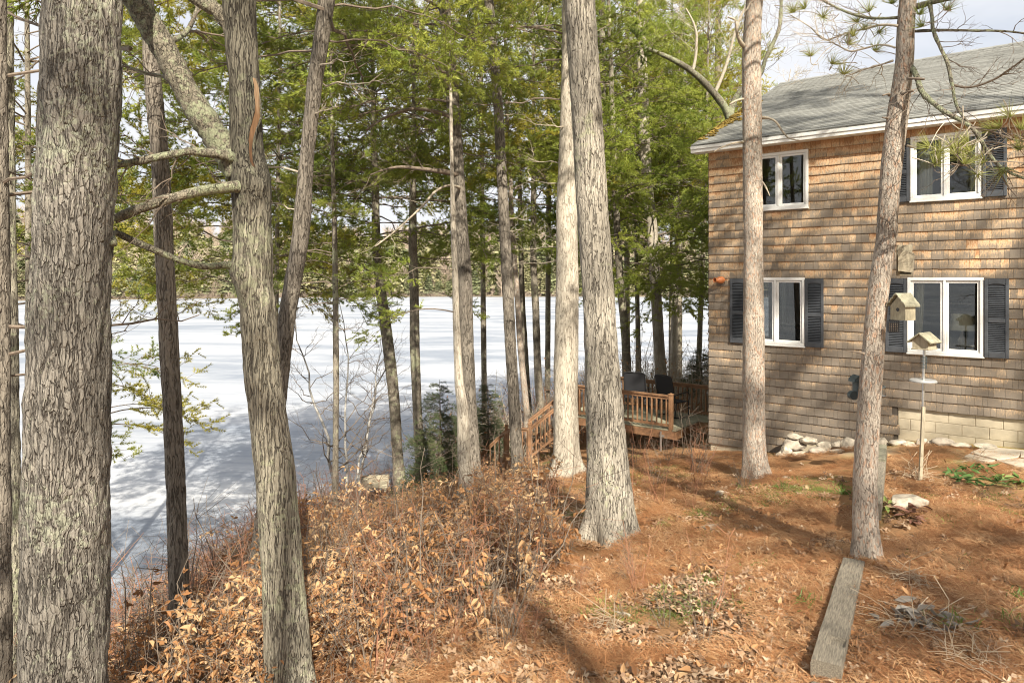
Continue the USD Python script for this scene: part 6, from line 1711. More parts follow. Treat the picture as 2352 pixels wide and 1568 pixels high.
limb(t, lo, [(1690, 930, 20.5), (1688, 600, 20.5), (1680, 300, 20.5), (1672, 262, 20.4), (1640, 215, 20.2), (1590, 165, 20.0), (1550, 140, 19.8), (1480, 110, 19.6)], [34, 30, 26, 22, 22, 18, 14, 8], "bark_limb", "trunk", 430, 14, n=60)
limb(t, lo, [(1676, 270, 20.4), (1690, 225, 20.4), (1712, 200, 20.3), (1748, 168, 20.2), (1757, 140, 20.1), (1792, 52, 20.0), (1795, -20, 20)], [16, 15, 12, 9, 9, 8, 6], "bark_limb", "limb", 431, 10, twigs=16, tl=1.4, depth=2)
limb(t, lo, [(1640, 218, 20.2), (1668, 150, 20.1), (1690, 70, 20.0), (1720, 0, 19.9)], [9, 7, 6, 4], "twig_pale", "limb", 432, 8, twigs=16, tl=1.3, depth=2)
limb(t, lo, [(1590, 165, 20.0), (1600, 90, 19.9), (1575, 20, 19.8)], [8, 6, 4], "twig_pale", "limb", 433, 8, twigs=14, tl=1.1, depth=2)

# small hemlocks
for k, (u, Y, hgt, w, lb) in enumerate([(1010, 17.0, 3.0, 1.0, "dense dark young hemlock left of the pale sunlit trunk"), (1120, 21.0, 2.6, 0.8, "smaller hemlock partly hidden by the slender dark grey pine"), (1610, 22.5, 1.9, 0.7, "dark evergreen shrub behind the deck rail at the house corner")]):
    b = wbase(u, Y); t = thing("hemlock", lb, "tree", b)
    mb = MB(); mb.tube([(0, 0, -0.1), (0.02, 0, hgt * 0.5), (0, 0, hgt)], [0.035, 0.025, 0.005], 7); obj("trunk", mb.mesh, M["twig"], t)
    n = 95; rng = np.random.default_rng(440 + k); z = np.linspace(0.15, hgt * 0.97, n); L = w * (1.05 - z / hgt) ** 0.8 * rng.uniform(0.75, 1.1, n) + 0.12
    scatter("crown", HEM, rng.integers(0, 3, n), np.c_[np.zeros(n), np.zeros(n), z], yaw_R(rng.uniform(0, 6.28, n), 0.25 + rng.normal(0, 0.1, n), rng.normal(0, 0.2, n)), L / 1.4, t, kind="stuff")

# ------------------------------------------------------------------ brush, leaf litter, plants
def leaf_mesh(at, d, rng, length, width, fold=0.35, curl=0.5, up=None):
    """Many folded leaves: each 8 triangles. at: points; d: directions of the midribs."""
    n = len(at)
    L = length * rng.uniform(0.7, 1.25, n); W = width * rng.uniform(0.7, 1.2, n)
    xs = np.array([0, 0.33, 0.66, 1.0]); ws = np.array([0.0, 0.95, 0.75, 0.0])
    tpl = []
    for x, w in zip(xs, ws):
        tpl += [(x, 0, 0)] if w == 0 else [(x, -w / 2, 1), (x, 0, 0), (x, w / 2, 1)]
    tpl = np.array(tpl)                                   # third entry marks the raised edge
    faces = np.array([[0, 2, 1], [0, 3, 2], [1, 2, 5], [1, 5, 4], [2, 3, 6], [2, 6, 5], [4, 5, 7], [5, 6, 7]])
    R = rot_to(d, rng.uniform(0, 2 * np.pi, n) if up is None else up)
    cu = rng.normal(0, curl, n); fo = fold * rng.uniform(0.2, 1.6, n)
    X = tpl[None, :, 0] * L[:, None]; Yv = tpl[None, :, 1] * W[:, None]
    Z = tpl[None, :, 2] * np.abs(tpl[None, :, 1]) * W[:, None] * fo[:, None] * 2 - cu[:, None] * L[:, None] * tpl[None, :, 0] ** 2 * 0.5
    p = np.stack([X, Yv, Z], -1) @ np.transpose(R, (0, 2, 1)) + at[:, None]
    k = tpl.shape[0]
    return p.reshape(-1, 3), (faces[None] + (np.arange(n) * k)[:, None, None]).reshape(-1, 3)


def sapling(seed, h=0.9, nst=4, leaves=70, ll=0.064, lw=0.033, spread=0.35, tw=8):
    rng = np.random.default_rng(seed); wood = MB(); at, dr = [], []
    for k in range(nst):
        a = rng.uniform(0, 6.28); hh = h * rng.uniform(0.55, 1.1)
        q = np.linspace(0, 1, 8)[:, None]
        st = q * np.array([math.cos(a) * spread * hh, math.sin(a) * spread * hh, hh]) + np.cumsum(rng.normal(0, 0.02, (8, 3)), 0) * hh + [math.cos(a) * 0.08, math.sin(a) * 0.08, -0.05]
        wood.tube(st, 0.005 * (1 - 0.7 * q[:, 0]) * (0.6 + hh), 4, False)
        for _ in range(tw):
            i = rng.integers(2, 8); p = st[min(i, 7)]
            d = rng.normal(size=3) * [1, 1, 0.45] + [0, 0, 0.2]; d /= np.linalg.norm(d); l = hh * rng.uniform(0.15, 0.38)
            t_ = p + np.linspace(0, 1, 4)[:, None] * d * l
            wood.tube(t_, 0.0022, 3, False)
            for _ in range(max(0, int(leaves / (nst * tw)) + rng.integers(0, 2)) if leaves else 0):
                w = rng.uniform(0.2, 1.0); at.append(p + d * l * w)
                e = d * 0.5 + rng.normal(0, 0.45, 3) + [0, 0, -0.55]; dr.append(e / np.linalg.norm(e))
    out = [("stems", wood.mesh, None, False)]
    if at:
        out.append(("leaves", leaf_mesh(np.array(at), np.array(dr), rng, ll, lw, 0.55, 0.9), None, False))
    return out


def with_mat(pieces, **mats):
    return [(n, m, M[mats[n]], s_) for n, m, _, s_ in pieces]


LEAFY = [Proto(f"leafy_shoot_{'abcdef'[k]}", with_mat(sapling(500 + k, [0.7, 0.9, 0.55, 0.8, 1.0, 0.6][k], [4, 5, 4, 6, 4, 5][k], [110, 130, 95, 140, 110, 120][k]), stems="twig", leaves="beech_leaf")) for k in range(6)]
BARE = [Proto(f"bare_shoot_{'abcd'[k]}", with_mat(sapling(520 + k, [1.2, 1.6, 1.0, 1.4][k], 6, 0, spread=0.28, tw=9), stems=["twig_red", "twig", "twig", "twig_red"][k])) for k in range(4)]
TAN = [Proto(f"tan_shoot_{'abc'[k]}", with_mat(sapling(530 + k, [1.3, 1.7, 1.0][k], 7, [0, 20, 0][k], spread=0.35, tw=11), stems="twig_pale", leaves="beech_leaf")) for k in range(3)]


def brush(name, label, protos, pts, rng, smin=0.7, smax=1.25, tilt=0.15):
    pts = np.array(pts)
    low = (pts[:, 0] > -3.0 - 0.1 * (pts[:, 1] - 9)) & (pts[:, 0] < 0.9) & (pts[:, 1] > 9.5) & (pts[:, 1] < 19.5)      # the slope before the stair is trimmed lower
    pts = pts[~(low & (pts[:, 1] > 14.3))]; low = low[~(low & (pts[:, 1] > 14.3))] if False else (pts[:, 0] > -3.0 - 0.1 * (pts[:, 1] - 9)) & (pts[:, 0] < 0.9) & (pts[:, 1] > 9.5) & (pts[:, 1] < 19.5)
    n = len(pts)
    z = ground_z(pts[:, 0], pts[:, 1]) - 0.02
    return scatter(name, protos, rng.integers(0, len(protos), n), np.c_[pts, z], yaw_R(rng.uniform(0, 6.28, n), rng.normal(0, tilt, n), rng.normal(0, tilt, n)), rng.uniform(smin, smax, n) * np.where(low, 0.48, 1.08), None, label, "brush", None, "stuff")


def region(rng, n, x0, x1, y0, y1, ok):
    out = []
    while len(out) < n:
        x, y = rng.uniform(x0, x1), rng.uniform(y0, y1)
        if ok(x, y): out.append((x, y))
    return out


TR = [(1.26, 8.84), (-1.78, 5.5), (-2.96, 4.5), (-3.4, 7)]
clear = lambda x, y: all(math.hypot(x - a, y - b) > 0.30 for a, b in TR)
edge = lambda y: -0.95 + (y - 5.0) * 0.56 if y < 8 else 0.75
rb = np.random.default_rng(600)
pts = region(rb, 430, -5.6, 0.95, 5.2, 15.0, lambda x, y: clear(x, y) and x < edge(y) - abs(rb.normal(0, 0.25)) and x > -3.2 - 0.16 * (y - 5) - abs(rb.normal(0, 0.5)) and rb.uniform() < 1.0)
pts += region(rb, 90, -3.2, 0.8, 10.0, 14.2, lambda x, y: clear(x, y))
pts += region(rb, 60, -4.2, -2.0, 5.0, 8.0, lambda x, y: clear(x, y))
brush("leafy_brush", "low beech brush with dry tan leaves covering the bank between the trunks", LEAFY, pts, rb, 0.6, 1.1)
pts = region(rb, 420, -9.2, -2.8, 6.0, 23.0, lambda x, y: x < -2.9 - 0.02 * (y - 6) and x > -8.9 + (y > 18) * (y - 18) * 0.5)
brush("bare_brush", "dark leafless twiggy brush along the lake's edge of the bank", BARE, pts, rb, 0.5, 0.95)
pts = region(rb, 150, -2.6, 2.2, 18.8, 27.0, lambda x, y: True)
brush("stair_brush", "leafless brush on the slope beyond the stair", BARE + TAN, pts, rb, 0.8, 1.5)
pts = region(rb, 150, 2.2, 11.0, 19.5, 30.0, lambda x, y: house_loc((x, y, 0))[1] > 3.0 and (house_loc((x, y, 0))[0] < -0.3))
brush("tan_brush", "pale tan leafless brush beyond the deck", TAN, pts, rb, 0.8, 1.5)
pts = region(rb, 34, 1.7, 4.0, 9.2, 14.8, lambda x, y: rb.uniform() < 1 and abs(x - 4.1) > 0.4)
brush("thin_shoots", "thin bare shoots standing on the needles right of the centre trunk", BARE, pts, rb, 0.25, 0.6)
pts = region(rb, 26, -1.0, 2.0, 5.2, 7.6, lambda x, y: True)
brush("thin_shoots", "sparse thin shoots rising from the leaf litter in the foreground", BARE, pts, rb, 0.25, 0.55)

pts = region(rb, 170, -4.6, 0.7, 5.6, 14.0, lambda x, y: clear(x, y) and x < edge(y) + 0.1)
brush("brush_stems", "taller bare stems standing out of the leafy brush", BARE, pts, rb, 0.5, 0.95)

# single beech saplings that stand out in front
SAP = None
for k, (u, v_, Y, hgt, lb) in enumerate([(1150, 1500, 5.6, 1.15, "beech sapling with dark forked stems and few hanging leaves in the bottom centre"), (1270, 1270, 7.7, 1.05, "leafy beech sapling just left of the centre trunk's foot"), (960, 1480, 5.9, 1.0, "leafy beech sapling at the bottom right of the forked oak"),
                                         (1235, 1120, 10.8, 1.2, "tall beech sapling in front of the broad pale trunk"), (1040, 1250, 8.6, 1.0, "beech sapling with bright tan leaves below the pale sunlit trunk"), (450, 1540, 6.1, 0.9, "beech sapling with large leaves at the foot of the grey trunk"),
                                         (545, 1540, 5.9, 0.8, "beech sapling between grey trunk and forked oak"), (860, 1230, 11.0, 1.1, "beech sapling at the brush edge below the thin trunk"), (320, 1560, 5.6, 0.6, "low beech shoot right of the massive trunk's foot")]):
    x = (u - CX) / F * Y; b = np.array([x, Y, gz(x, Y)])
    t = thing("beech_sapling", lb, "sapling", b)
    for nm, m, _, s_ in sapling(560 + k, hgt, 3 if k == 0 else 5, [40, 130, 110, 120, 130, 110, 100, 110, 80][k], 0.08 if k in (0, 5, 6) else 0.072, 0.042):
        obj(nm, m, M["twig" if nm == "stems" else "beech_leaf"], t, kind="stuff")


# fallen leaves: lobed oak leaves, curled
def oak_leaf(seed):
    rng = np.random.default_rng(seed); n = 22
    a = np.linspace(0, 2 * math.pi, n, endpoint=False)
    r = 0.5 + 0.13 * np.cos(a * 7 + rng.uniform(0, 1)) + rng.normal(0, 0.02, n)
    x, y = r * np.cos(a) * 1.0, r * np.sin(a) * 0.62
    z = 0.22 * rng.uniform(0.3, 1.3) * (y * 2) ** 2 * rng.choice([-1, 1]) + 0.25 * rng.uniform(-1, 1) * x ** 2 + rng.normal(0, 0.03, n)
    v = np.vstack([np.c_[x, y, z], [[0, 0, 0.02]], [[0.3, 0, 0.02]], [[-0.3, 0, 0.02]]]) * 0.12
    k = np.arange(n); c_ = np.where(np.abs(a - math.pi) < 0.9, n + 2, np.where((a < 0.9) | (a > 5.4), n + 1, n))
    f = [[k[i], (k[i] + 1) % n, c_[i]] for i in range(n)]
    return v, np.array(f)


OAK = [Proto(f"oak_leaf_{'abcdef'[k]}", [("leaf", oak_leaf(700 + k), M["litter_leaf"], False)]) for k in range(6)]
BEL = [Proto(f"beech_litter_{'ab'[k]}", [("leaf", leaf_mesh(np.zeros((1, 3)), np.array([[1.0, 0, 0]]), np.random.default_rng(710 + k), 0.08, 0.045, 0.5, 0.8, np.array([0.0])), M["beech_leaf"], False)]) for k in range(2)]
rl = np.random.default_rng(720)
pts = []
for n, cx, cy, sx_, sy_ in [(5200, 0.1, 6.2, 1.3, 1.5), (2200, 1.9, 6.4, 0.8, 1.2), (1500, -2.2, 7.5, 1.4, 2.0), (800, 3.2, 5.5, 1.2, 1.0), (700, 2.5, 9.5, 1.2, 1.8), (500, 5.0, 8.5, 1.5, 1.2), (600, 0.8, 5.0, 1.0, 0.5), (1500, -1.0, 9.5, 1.5, 2.5)]:
    q = np.c_[rl.normal(cx, sx_, n), rl.normal(cy, sy_, n)]
    pts.append(q[(q[:, 1] > 3.6) & (q[:, 1] < 15)])
pts = np.vstack(pts)
cl = meshkit.fbm(np.c_[pts * 1.6, np.zeros(len(pts))], 3, 31)
pts = pts[cl > 0.38]
n = len(pts); z = ground_z(pts[:, 0], pts[:, 1]) + rl.uniform(0.008, 0.035, n)
scatter("fallen_leaves", OAK + BEL, np.where(rl.uniform(size=n) < 0.75, rl.integers(0, 6, n), 6 + rl.integers(0, 2, n)), np.c_[pts, z], yaw_R(rl.uniform(0, 6.28, n), rl.normal(0, 0.35, n), rl.normal(0, 0.35, n)), rl.uniform(0.7, 1.4, n), None,
        "curled brown oak and beech leaves littering the ground", "leaf litter", None, "stuff")


def needle_patch(seed, n=120, R=0.22):
    rng = np.random.default_rng(seed)
    a = rng.uniform(0, 6.28, n); rad = R * np.sqrt(rng.uniform(0, 1, n))
    p = np.c_[rad * np.cos(a), rad * np.sin(a), rng.uniform(0.0, 0.02, n)]
    t_ = rng.normal(0.6, 0.9, n) + rng.integers(0, 2, n) * 1.2
    d = np.c_[np.cos(t_), np.sin(t_), rng.normal(0.02, 0.14, n)]; w = np.c_[-np.sin(t_), np.cos(t_), np.zeros(n)]
    L = rng.uniform(0.05, 0.12, (n, 1)); W = rng.uniform(0.0016, 0.0032, (n, 1))
    v = np.stack([p - w * W, p + w * W, p + d * L], 1).reshape(-1, 3)
    return v, np.arange(3 * n).reshape(-1, 3)


NEED = [Proto(f"needle_patch_{'abcde'[k]}", [("needles", needle_patch(740 + k), M["litter_needle"], False)]) for k in range(5)]
q = np.vstack([np.c_[rl.uniform(-2.5, 9.5, 9000), rl.uniform(3.8, 14.8, 9000)], np.c_[rl.uniform(0.5, 5.5, 4000), rl.uniform(3.8, 8.5, 4000)]])
hl = (q - C0[:2]) @ WN[:2]
cl = meshkit.fbm(np.c_[q * 1.1, np.zeros(len(q))], 3, 33)
moss_ = meshkit.fbm(np.c_[q * 0.9, np.full(len(q), 0.3)], 3, 55)
q = q[(hl < -0.35) & (cl > 0.40) & (moss_ < 0.66) & (q[:, 0] > edge(8) - 2.8)]
n = len(q)
scatter("pine_needles", NEED, rl.integers(0, 5, n), np.c_[q, ground_z(q[:, 0], q[:, 1]) + 0.004], yaw_R(rl.uniform(0, 6.28, n), rl.normal(0, 0.06, n), rl.normal(0, 0.06, n)), rl.uniform(0.7, 1.3, n), None,
        "rust-coloured carpet of fallen pine needles", "needle litter", None, "stuff")


def gpt(u, v_):
    """The point of the ground seen at a picture point."""
    Y = 8.0
    for _ in range(25):
        x = (u - CX) / F * Y
        Y = 0.5 * Y + 0.5 * (H - gz(x, Y)) * F / (v_ - HY)
    x = (u - CX) / F * Y
    return np.array([x, Y, gz(x, Y)])


def tuft(seed, n=40, h=0.13, spread=0.7, R=0.05, w=0.004, m="grass_blade"):
    rng = np.random.default_rng(seed)
    at = np.c_[rng.normal(0, R, (n, 2)), np.zeros(n)]; d = np.c_[rng.normal(0, spread, (n, 2)), np.ones(n)]; d /= np.linalg.norm(d, axis=1, keepdims=True)
    L = h * rng.uniform(0.5, 1.2, (n, 1)); wv = np.cross(d, rng.normal(size=(n, 3))); wv /= np.linalg.norm(wv, axis=1, keepdims=True)
    mid = at + d * L * 0.55; tip = at + d * L + np.c_[d[:, :2] * L * 0.25, -0.25 * L]
    v = np.stack([at - wv * w, at + wv * w, mid - wv * w * 0.8, mid + wv * w * 0.8, tip], 1).reshape(-1, 3)
    k = np.arange(n)[:, None, None] * 5
    return v, (np.array([[0, 1, 3], [0, 3, 2], [2, 3, 4]])[None] + k).reshape(-1, 3)


TFT = ["green tuft just left of the timber's middle", "green tuft right of the dry twig clump in the foreground", "green tuft in the litter midway between twig clump and timber", "low green tuft on the lit needles left of the leaning pine", "green tuft close against the leaning pine's left side", "yellow-green grass tuft beside the grey stalk mound", "grass tuft at the right edge level with the stalk mound",
       "green tuft at the right edge above the grass", "dark green tuft at the brush edge in the foreground", "green tuft in the leaves between brush and centre trunk", "green tuft in the shade left of the timber", "small green tuft below the centre trunk's right root", "small green tuft below the low mossy rock"]
for k, (u, v_, s_, m_) in enumerate([(1862, 1388, 1.0, 0), (1522, 1388, 1.1, 0), (1690, 1400, 0.9, 0), (1800, 1122, 1.2, 0), (1945, 1135, 1.2, 0), (2200, 1440, 1.4, 1), (2335, 1438, 1.3, 1), (2350, 1380, 1.0, 0), (1105, 1355, 1.3, 0), (1270, 1395, 0.8, 0), (1610, 1400, 1.0, 0), (1495, 1290, 0.8, 0), (1630, 1345, 0.8, 0)]):
    p = gpt(u, v_)
    t = thing("grass_tuft", TFT[k], "grass tuft", p, 0, "green tufts in the litter")
    obj("blades", tuft(800 + k, 46, 0.14 * s_, 0.8, 0.05 * s_), M["grass_blade" if m_ else "needle_green"], t, kind="stuff")
MOSSP = [Proto(f"moss_tuft_{'abc'[k]}", [("blades", tuft(880 + k, 70, 0.045, 0.9, 0.075, 0.0035), M["grass_blade"], False)]) for k in range(3)]
mp = []
for u, v_, sp, n in [(1655, 1170, 0.35, 46), (1840, 1128, 0.40, 50), (1640, 1222, 0.30, 40), (1500, 1090, 0.4, 40), (2300, 1170, 0.55, 70), (1690, 1330, 0.3, 30), (1560, 1400, 0.25, 30), (2200, 1300, 0.3, 22), (1980, 1440, 0.3, 20), (1330, 1400, 0.25, 24)]:
    c_ = gpt(u, v_)[:2]; mp.append(np.random.default_rng(int(u)).normal(0, 1, (n, 2)) * [sp, sp * 0.8] + c_)
mp = np.vstack(mp); n = len(mp); rm = np.random.default_rng(889)
scatter("moss_patches", MOSSP, rm.integers(0, 3, n), np.c_[mp, ground_z(mp[:, 0], mp[:, 1]) + 0.003], yaw_R(rm.uniform(0, 6.28, n), rm.normal(0, 0.1, n), rm.normal(0, 0.1, n)), rm.uniform(0.5, 1.2, n), None, "thin patches of short green moss and grass in the needle litter", "moss", None, "stuff")
# piles of dead stalks
for k, (u, v_, R, lb) in enumerate([(2090, 1345, 0.16, "small pile of pale dead stalks right of the leaning pine foot"), (2125, 1440, 0.26, "large grey mound of dead leaves and stalks at lower right"), (2110, 1100, 0.2, "dry pale flower stalks round the birdhouse pole foot"), (2240, 1065, 0.2, "dry stalk clump before the flagstones"), (2250, 1530, 0.2, "dead grass clump at the bottom right"), (1400, 1445, 0.12, "dry twig clump in the foreground litter")]):
    p = gpt(u, v_); t = thing("dead_stalks", lb, "dead plant", p)
    rng = np.random.default_rng(830 + k)
    mb = MB()
    for _ in range(60):
        a = rng.uniform(0, 6.28); b = np.array([rng.normal(0, R * 0.55), rng.normal(0, R * 0.55), 0.01 + 0.06 * rng.uniform()])
        d = np.array([math.cos(a), math.sin(a), rng.uniform(-0.05, 0.35)]) * R * rng.uniform(0.5, 1.3)
        mb.tube([b, b + d * 0.5 + [0, 0, 0.015], b + d], 0.0019, 3, False)
    for _ in range(4 if k != 2 else 14):
        b = np.array([rng.normal(0, R * 0.3), rng.normal(0, R * 0.3), 0]); hh = rng.uniform(0.12, 0.42)
        mb.tube([b, b + [rng.normal(0, 0.04), rng.normal(0, 0.04), hh * 0.6], b + [rng.normal(0, 0.12), rng.normal(0, 0.12), hh]], 0.003, 4, False)
    obj("stalks", mb.mesh, M["dead_stalk"], t, kind="stuff")
    if k == 1:
        n = 70; at = np.c_[rng.normal(0, R * 0.5, (n, 2)), rng.uniform(0.02, 0.09, n)]; d = np.c_[rng.normal(size=(n, 2)), rng.normal(0, 0.3, n)]; d /= np.linalg.norm(d, axis=1, keepdims=True)
        obj("leaves", leaf_mesh(at, d, rng, 0.13, 0.05, 0.4, 0.7), M["grey_leaf"], t, kind="stuff")
# broad-leaved evergreen plants
for k, (spots, m_, lb, ll, lw) in enumerate([([(2190, 1100), (2225, 1090), (2260, 1085), (2300, 1105), (2240, 1112), (2290, 1120), (2345, 1118), (2210, 1112)], "rhodo_leaf", "sprawling dark green rhododendron branches on the needles at the right", 0.16, 0.05),
                                             ([(2058, 1182), (2085, 1190), (2110, 1186), (2035, 1180), (2095, 1200)], "red_leaf", "reddish and green broad-leaved plant below the single boulder", 0.13, 0.055)]):
    P0 = gpt(*spots[0]); t = thing("ground_plant", lb, "plant", P0); rng = np.random.default_rng(850 + k)
    for sp in spots:
        c_ = gpt(*sp) - P0
        n = 16 if k == 0 else 9
        a = rng.uniform(0, 6.28, n); at = c_ + np.c_[np.cos(a) * 0.03, np.sin(a) * 0.03, rng.uniform(0.03, 0.13, n)]
        d = np.c_[np.cos(a), np.sin(a), rng.uniform(-0.45, 0.25, n)]; d /= np.linalg.norm(d, axis=1, keepdims=True)
        obj("leaf_whorl", leaf_mesh(at, d, rng, ll, lw, 0.25, 0.5, rng.normal(0, 0.3, n)), M[m_], t, kind="stuff")
# fallen sticks
STK = ["fallen stick in the leaning pine's shadow, midway to the centre trunk", "fallen stick by the small pale rock in the shadow", "fallen stick just left of the timber, halfway along it", "fallen stick below the leafy sapling left of the centre trunk's foot", "thickest fallen stick in the foreground litter below the centre trunk",
       "longest thin fallen stick near the brush edge in the foreground", "short fallen stick left of the timber's middle", "short stout stick beside the low mossy rock", "fallen stick on open needles left of the leaning pine", "slender stick just right of the leaning pine foot", "slender stick left of the timber's near end",
       "fallen stick in the leaves at bottom centre-right", "fallen stick near the right edge above the stalk piles", "fallen stick alone between bottom centre and the timber", "longest stick in the leaves near bottom centre"]
rng = np.random.default_rng(870)
for k, (u, v_, L, w) in enumerate([(1740, 1235, 0.5, 0.012), (1680, 1180, 0.4, 0.01), (1880, 1420, 0.35, 0.009), (1300, 1345, 0.5, 0.01), (1395, 1405, 0.45, 0.013), (1405, 1330, 0.6, 0.011), (1830, 1400, 0.3, 0.008), (1755, 1262, 0.3, 0.014), (1910, 1170, 0.5, 0.008), (2060, 1290, 0.45, 0.006), (1770, 1500, 0.5, 0.007), (1455, 1475, 0.6, 0.008), (2330, 1240, 0.4, 0.01), (1560, 1490, 0.5, 0.009), (1280, 1500, 0.7, 0.008)]):
    p = gpt(u, v_); a = rng.uniform(0, 3.14)
    q = np.linspace(-0.5, 0.5, 9)[:, None]
    path = q * np.array([math.cos(a), math.sin(a), 0]) * L + np.cumsum(rng.normal(0, 0.02, (9, 3)), 0) * L * [1, 1, 0]
    path[:, 2] = [gz(p[0] + x, p[1] + y) - p[2] + 0.012 for x, y in path[:, :2]]
    t = thing("fallen_stick", STK[k], "stick", p, 0, "fallen sticks")
    mb = MB(); mb.tube(path, w * (1 - 0.6 * (q[:, 0] + 0.5)), 5)
    twigs_on(mb, path, rng, 2, L * 0.3, w * 0.4, 0.2, 0, up=0.0)
    obj("stick_body", mb.mesh, M["dead_wood"], t)

# ------------------------------------------------------------------ far wood across the lake
def far_conifer(seed, h=15.0):
    rng = np.random.default_rng(seed); n = 620
    z = h * rng.uniform(0.12, 1, n); rad = (h * 0.24) * (1.05 - z / h) ** 0.7 * np.sqrt(rng.uniform(0.1, 1, n)); a = rng.uniform(0, 6.28, n)
    lay = np.round(z / 1.3) * 1.3 * 0.6 + z * 0.4
    c_ = np.c_[rad * np.cos(a), rad * np.sin(a), lay]
    s_ = rng.uniform(0.3, 0.8, (n, 1))
    d = rng.normal(size=(n, 3)) * [1, 1, 0.6] + np.c_[np.cos(a), np.sin(a), 0 * a] * 0.8; w = rng.normal(size=(n, 3)) * [1, 1, 0.7]
    v = np.stack([c_ - w * s_ * 0.7, c_ + w * s_ * 0.7, c_ + d * s_, c_ - d * s_ * 0.6 + [0, 0, 0.4]], 1).reshape(-1, 3)
    k = np.arange(n)[:, None, None] * 4
    mb = MB(); mb.tube([(0, 0, -0.5), (0, 0, h * 0.9)], [0.25, 0.04], 5)
    return [("needles", (v, (np.array([[0, 1, 2], [0, 3, 1]])[None] + k).reshape(-1, 3)), None, False), ("trunk", mb.mesh, None, False)]


def far_bare(seed, h=13.0):
    rng = np.random.default_rng(seed); mb = MB(); mb.tube([(0, 0, -0.5), (0, 0, h)], [0.2, 0.04], 4)
    for _ in range(70):
        z = h * rng.uniform(0.25, 0.95); a = rng.uniform(0, 6.28); L = h * 0.25 * rng.uniform(0.5, 1.1)
        mb.tube([(0, 0, z), (math.cos(a) * L * 0.6, math.sin(a) * L * 0.6, z + L * 0.5), (math.cos(a) * L, math.sin(a) * L, z + L * 1.1)], [0.09, 0.06, 0.03], 3, False)
    return [("trunk", mb.mesh, None, False)]


FARN = [needle("far_needle", (0.16, 0.185, 0.10), (0.30, 0.31, 0.16), 0.2), needle("far_needle_yellow", (0.25, 0.245, 0.13), (0.40, 0.37, 0.20), 0.2)]
M["far_bare"] = plain("far_bare", (0.38, 0.30, 0.23), 0.9, 0.3, 0.5)
FARP = []
for k in range(4):
    pc = far_conifer(900 + k, [15, 17, 13, 16][k])
    FARP.append(Proto(f"far_pine_{'abcd'[k]}", [(a, b, FARN[k % 2] if a == "needles" else M["far_bare"], False) for a, b, _, _ in pc]))
for k in range(2):
    FARP.append(Proto(f"far_bare_tree_{'ab'[k]}", [(a, b, M["far_bare"], False) for a, b, _, _ in far_bare(910 + k)]))
rf = np.random.default_rng(920)
n = 4200
tt = np.radians(rf.uniform(-60, 60, n)); r_ = 300 + 320 * rf.uniform(0, 1, n) ** 1.6
r_ = np.where(rf.uniform(size=n) < 0.16, 302 + rf.uniform(0, 8, n), r_)
off = 30 * (meshkit.fbm(np.stack([tt * 4, 0 * tt, 0 * tt], -1), 3, 8) - 0.5)
zt_ = hill_z(np.c_[tt, r_])
kind_ = np.where(rf.uniform(size=n) < np.clip((r_ - 360) / 130, 0.34, 0.8), 4 + rf.integers(0, 2, n), rf.integers(0, 4, n))
sc_ = rf.uniform(0.4, 1.0, n) ** 1.3 * 1.45 * np.where(r_ < 306, 0.8, 1)
scatter("far_wood", FARP, kind_, np.c_[np.sin(tt) * (r_ + off), np.cos(tt) * (r_ + off), zt_ - 0.3], yaw_R(rf.uniform(0, 6.28, n)), sc_, None, "mixed pine and bare hardwood forest along the far shore", "forest", None, "stuff")
q = region(rf, 500, -0.9, 0.9, 0, 1, lambda a, b: True); q = np.array(q); r_ = 296 + 5 * q[:, 1]; tt = q[:, 0]
off = 30 * (meshkit.fbm(np.stack([tt * 4, 0 * tt, 0 * tt], -1), 3, 8) - 0.5)
SB = [Proto("shore_shrub", [("twigs", sapling(930, 1.4, 12, 0, spread=0.9, tw=14)[0][1], M["far_bare"], False)])]
scatter("far_shore_brush", SB, np.zeros(len(q), int), np.c_[np.sin(tt) * (r_ + off), np.cos(tt) * (r_ + off), np.full(len(q), H + LAKE + 0.1)], yaw_R(rf.uniform(0, 6.28, len(q))), rf.uniform(1.2, 2.6, len(q)), None, "reddish brush along the far waterline", "brush", None, "stuff")

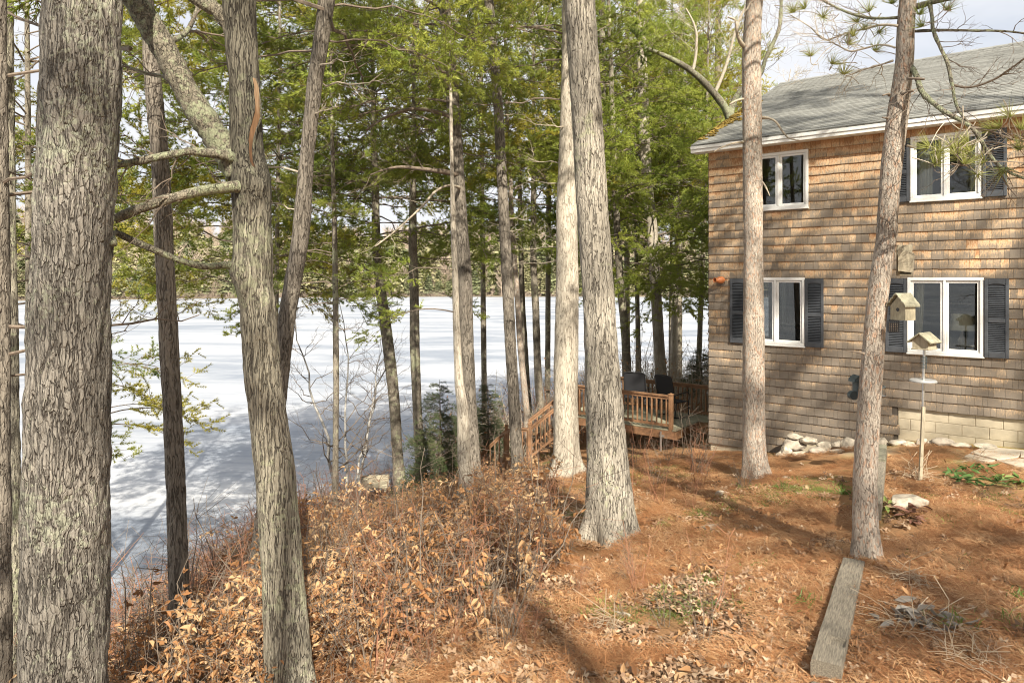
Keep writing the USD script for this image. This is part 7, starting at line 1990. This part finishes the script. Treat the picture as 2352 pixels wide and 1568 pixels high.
# ------------------------------------------------------------------ the wood goes on behind the viewer
rw = np.random.default_rng(950)
for k, (x, y, hgt, r0, zl, tint, nb_) in enumerate([(-5.6, -3.6, 19, 0.16, 5.0, "dark", 30), (1.9, -11.0, 22, 0.2, 8.0, "lime", 15), (-7.5, -9.5, 20, 0.18, 4.0, "lime", 30), (9.5, -15.0, 22, 0.19, 8.0, "dark", 18),
                                                   (-1.7, -6.2, 20, 0.16, 5.0, "dark", 22), (3.7, -7.4, 21, 0.17, 8.0, "lime", 13), (7.4, -9.8, 22, 0.17, 8.0, "dark", 13),
                                                   (14.5, -9.0, 20, 0.18, 5.0, "dark", 26), (16.5, -2.0, 20, 0.2, 3.0, "lime", 36), (-10.0, -1.0, 18, 0.15, 4.0, "dark", 32)]):
    b = np.array([x, y, gz(x, y)])
    t = thing("pine_tree", ["pine beside the viewer on the lake side", "thin-crowned pine straight behind the viewer", "pine on the bank behind the viewer", "tall pine far behind the viewer on the house side", "pine behind the viewer's left shoulder", "sparse pine behind the viewer's right shoulder", "sparse pine farther right behind the viewer", "pine at the yard's edge behind the viewer", "pine across the yard facing the house windows", "waterside pine behind the viewer"][k], "tree", b)
    zz_ = np.linspace(-0.2, hgt, 8); c = np.c_[np.cumsum(rw.normal(0, 0.08, 8)), np.cumsum(rw.normal(0, 0.08, 8)), zz_] + b; rr_ = r0 * (1.05 - 0.98 * np.linspace(0, 1, 8))
    v, f = trunk_mesh(c, rr_, 18, 0.4, 0.02, 0.3, 960 + k)
    obj("trunk", (v - b, f), M["bark_pine"], t, smooth=True)
    crown(t, c, rw, BOUGH[tint], b[2] + zl + 3, b[2] + hgt, nb_, 3.6, loc=b)
    dead_sticks(t, c, rr_, rw, b[2] + 3, b[2] + zl + 4, 10, 1.6, b, "twig", "branch")

b = np.array([13.0, -6.0, gz(13.0, -6.0)])
t = thing("pine_tree", "very tall pine at the yard's right whose long boughs shade the roof", "tree", b)
c = np.c_[np.zeros(6), np.zeros(6), np.linspace(-0.2, 28, 6)] + b
v, f = trunk_mesh(c, 0.24 * (1.05 - 0.98 * np.linspace(0, 1, 6)), 18, 0.4, 0.02, 0.3, 990)
obj("trunk", (v - b, f), M["bark_pine"], t, smooth=True)
crown(t, c, rw, BOUGH["lime"], b[2] + 15, b[2] + 27, 16, 6.2, 3.0, loc=b, az=(185, 38))
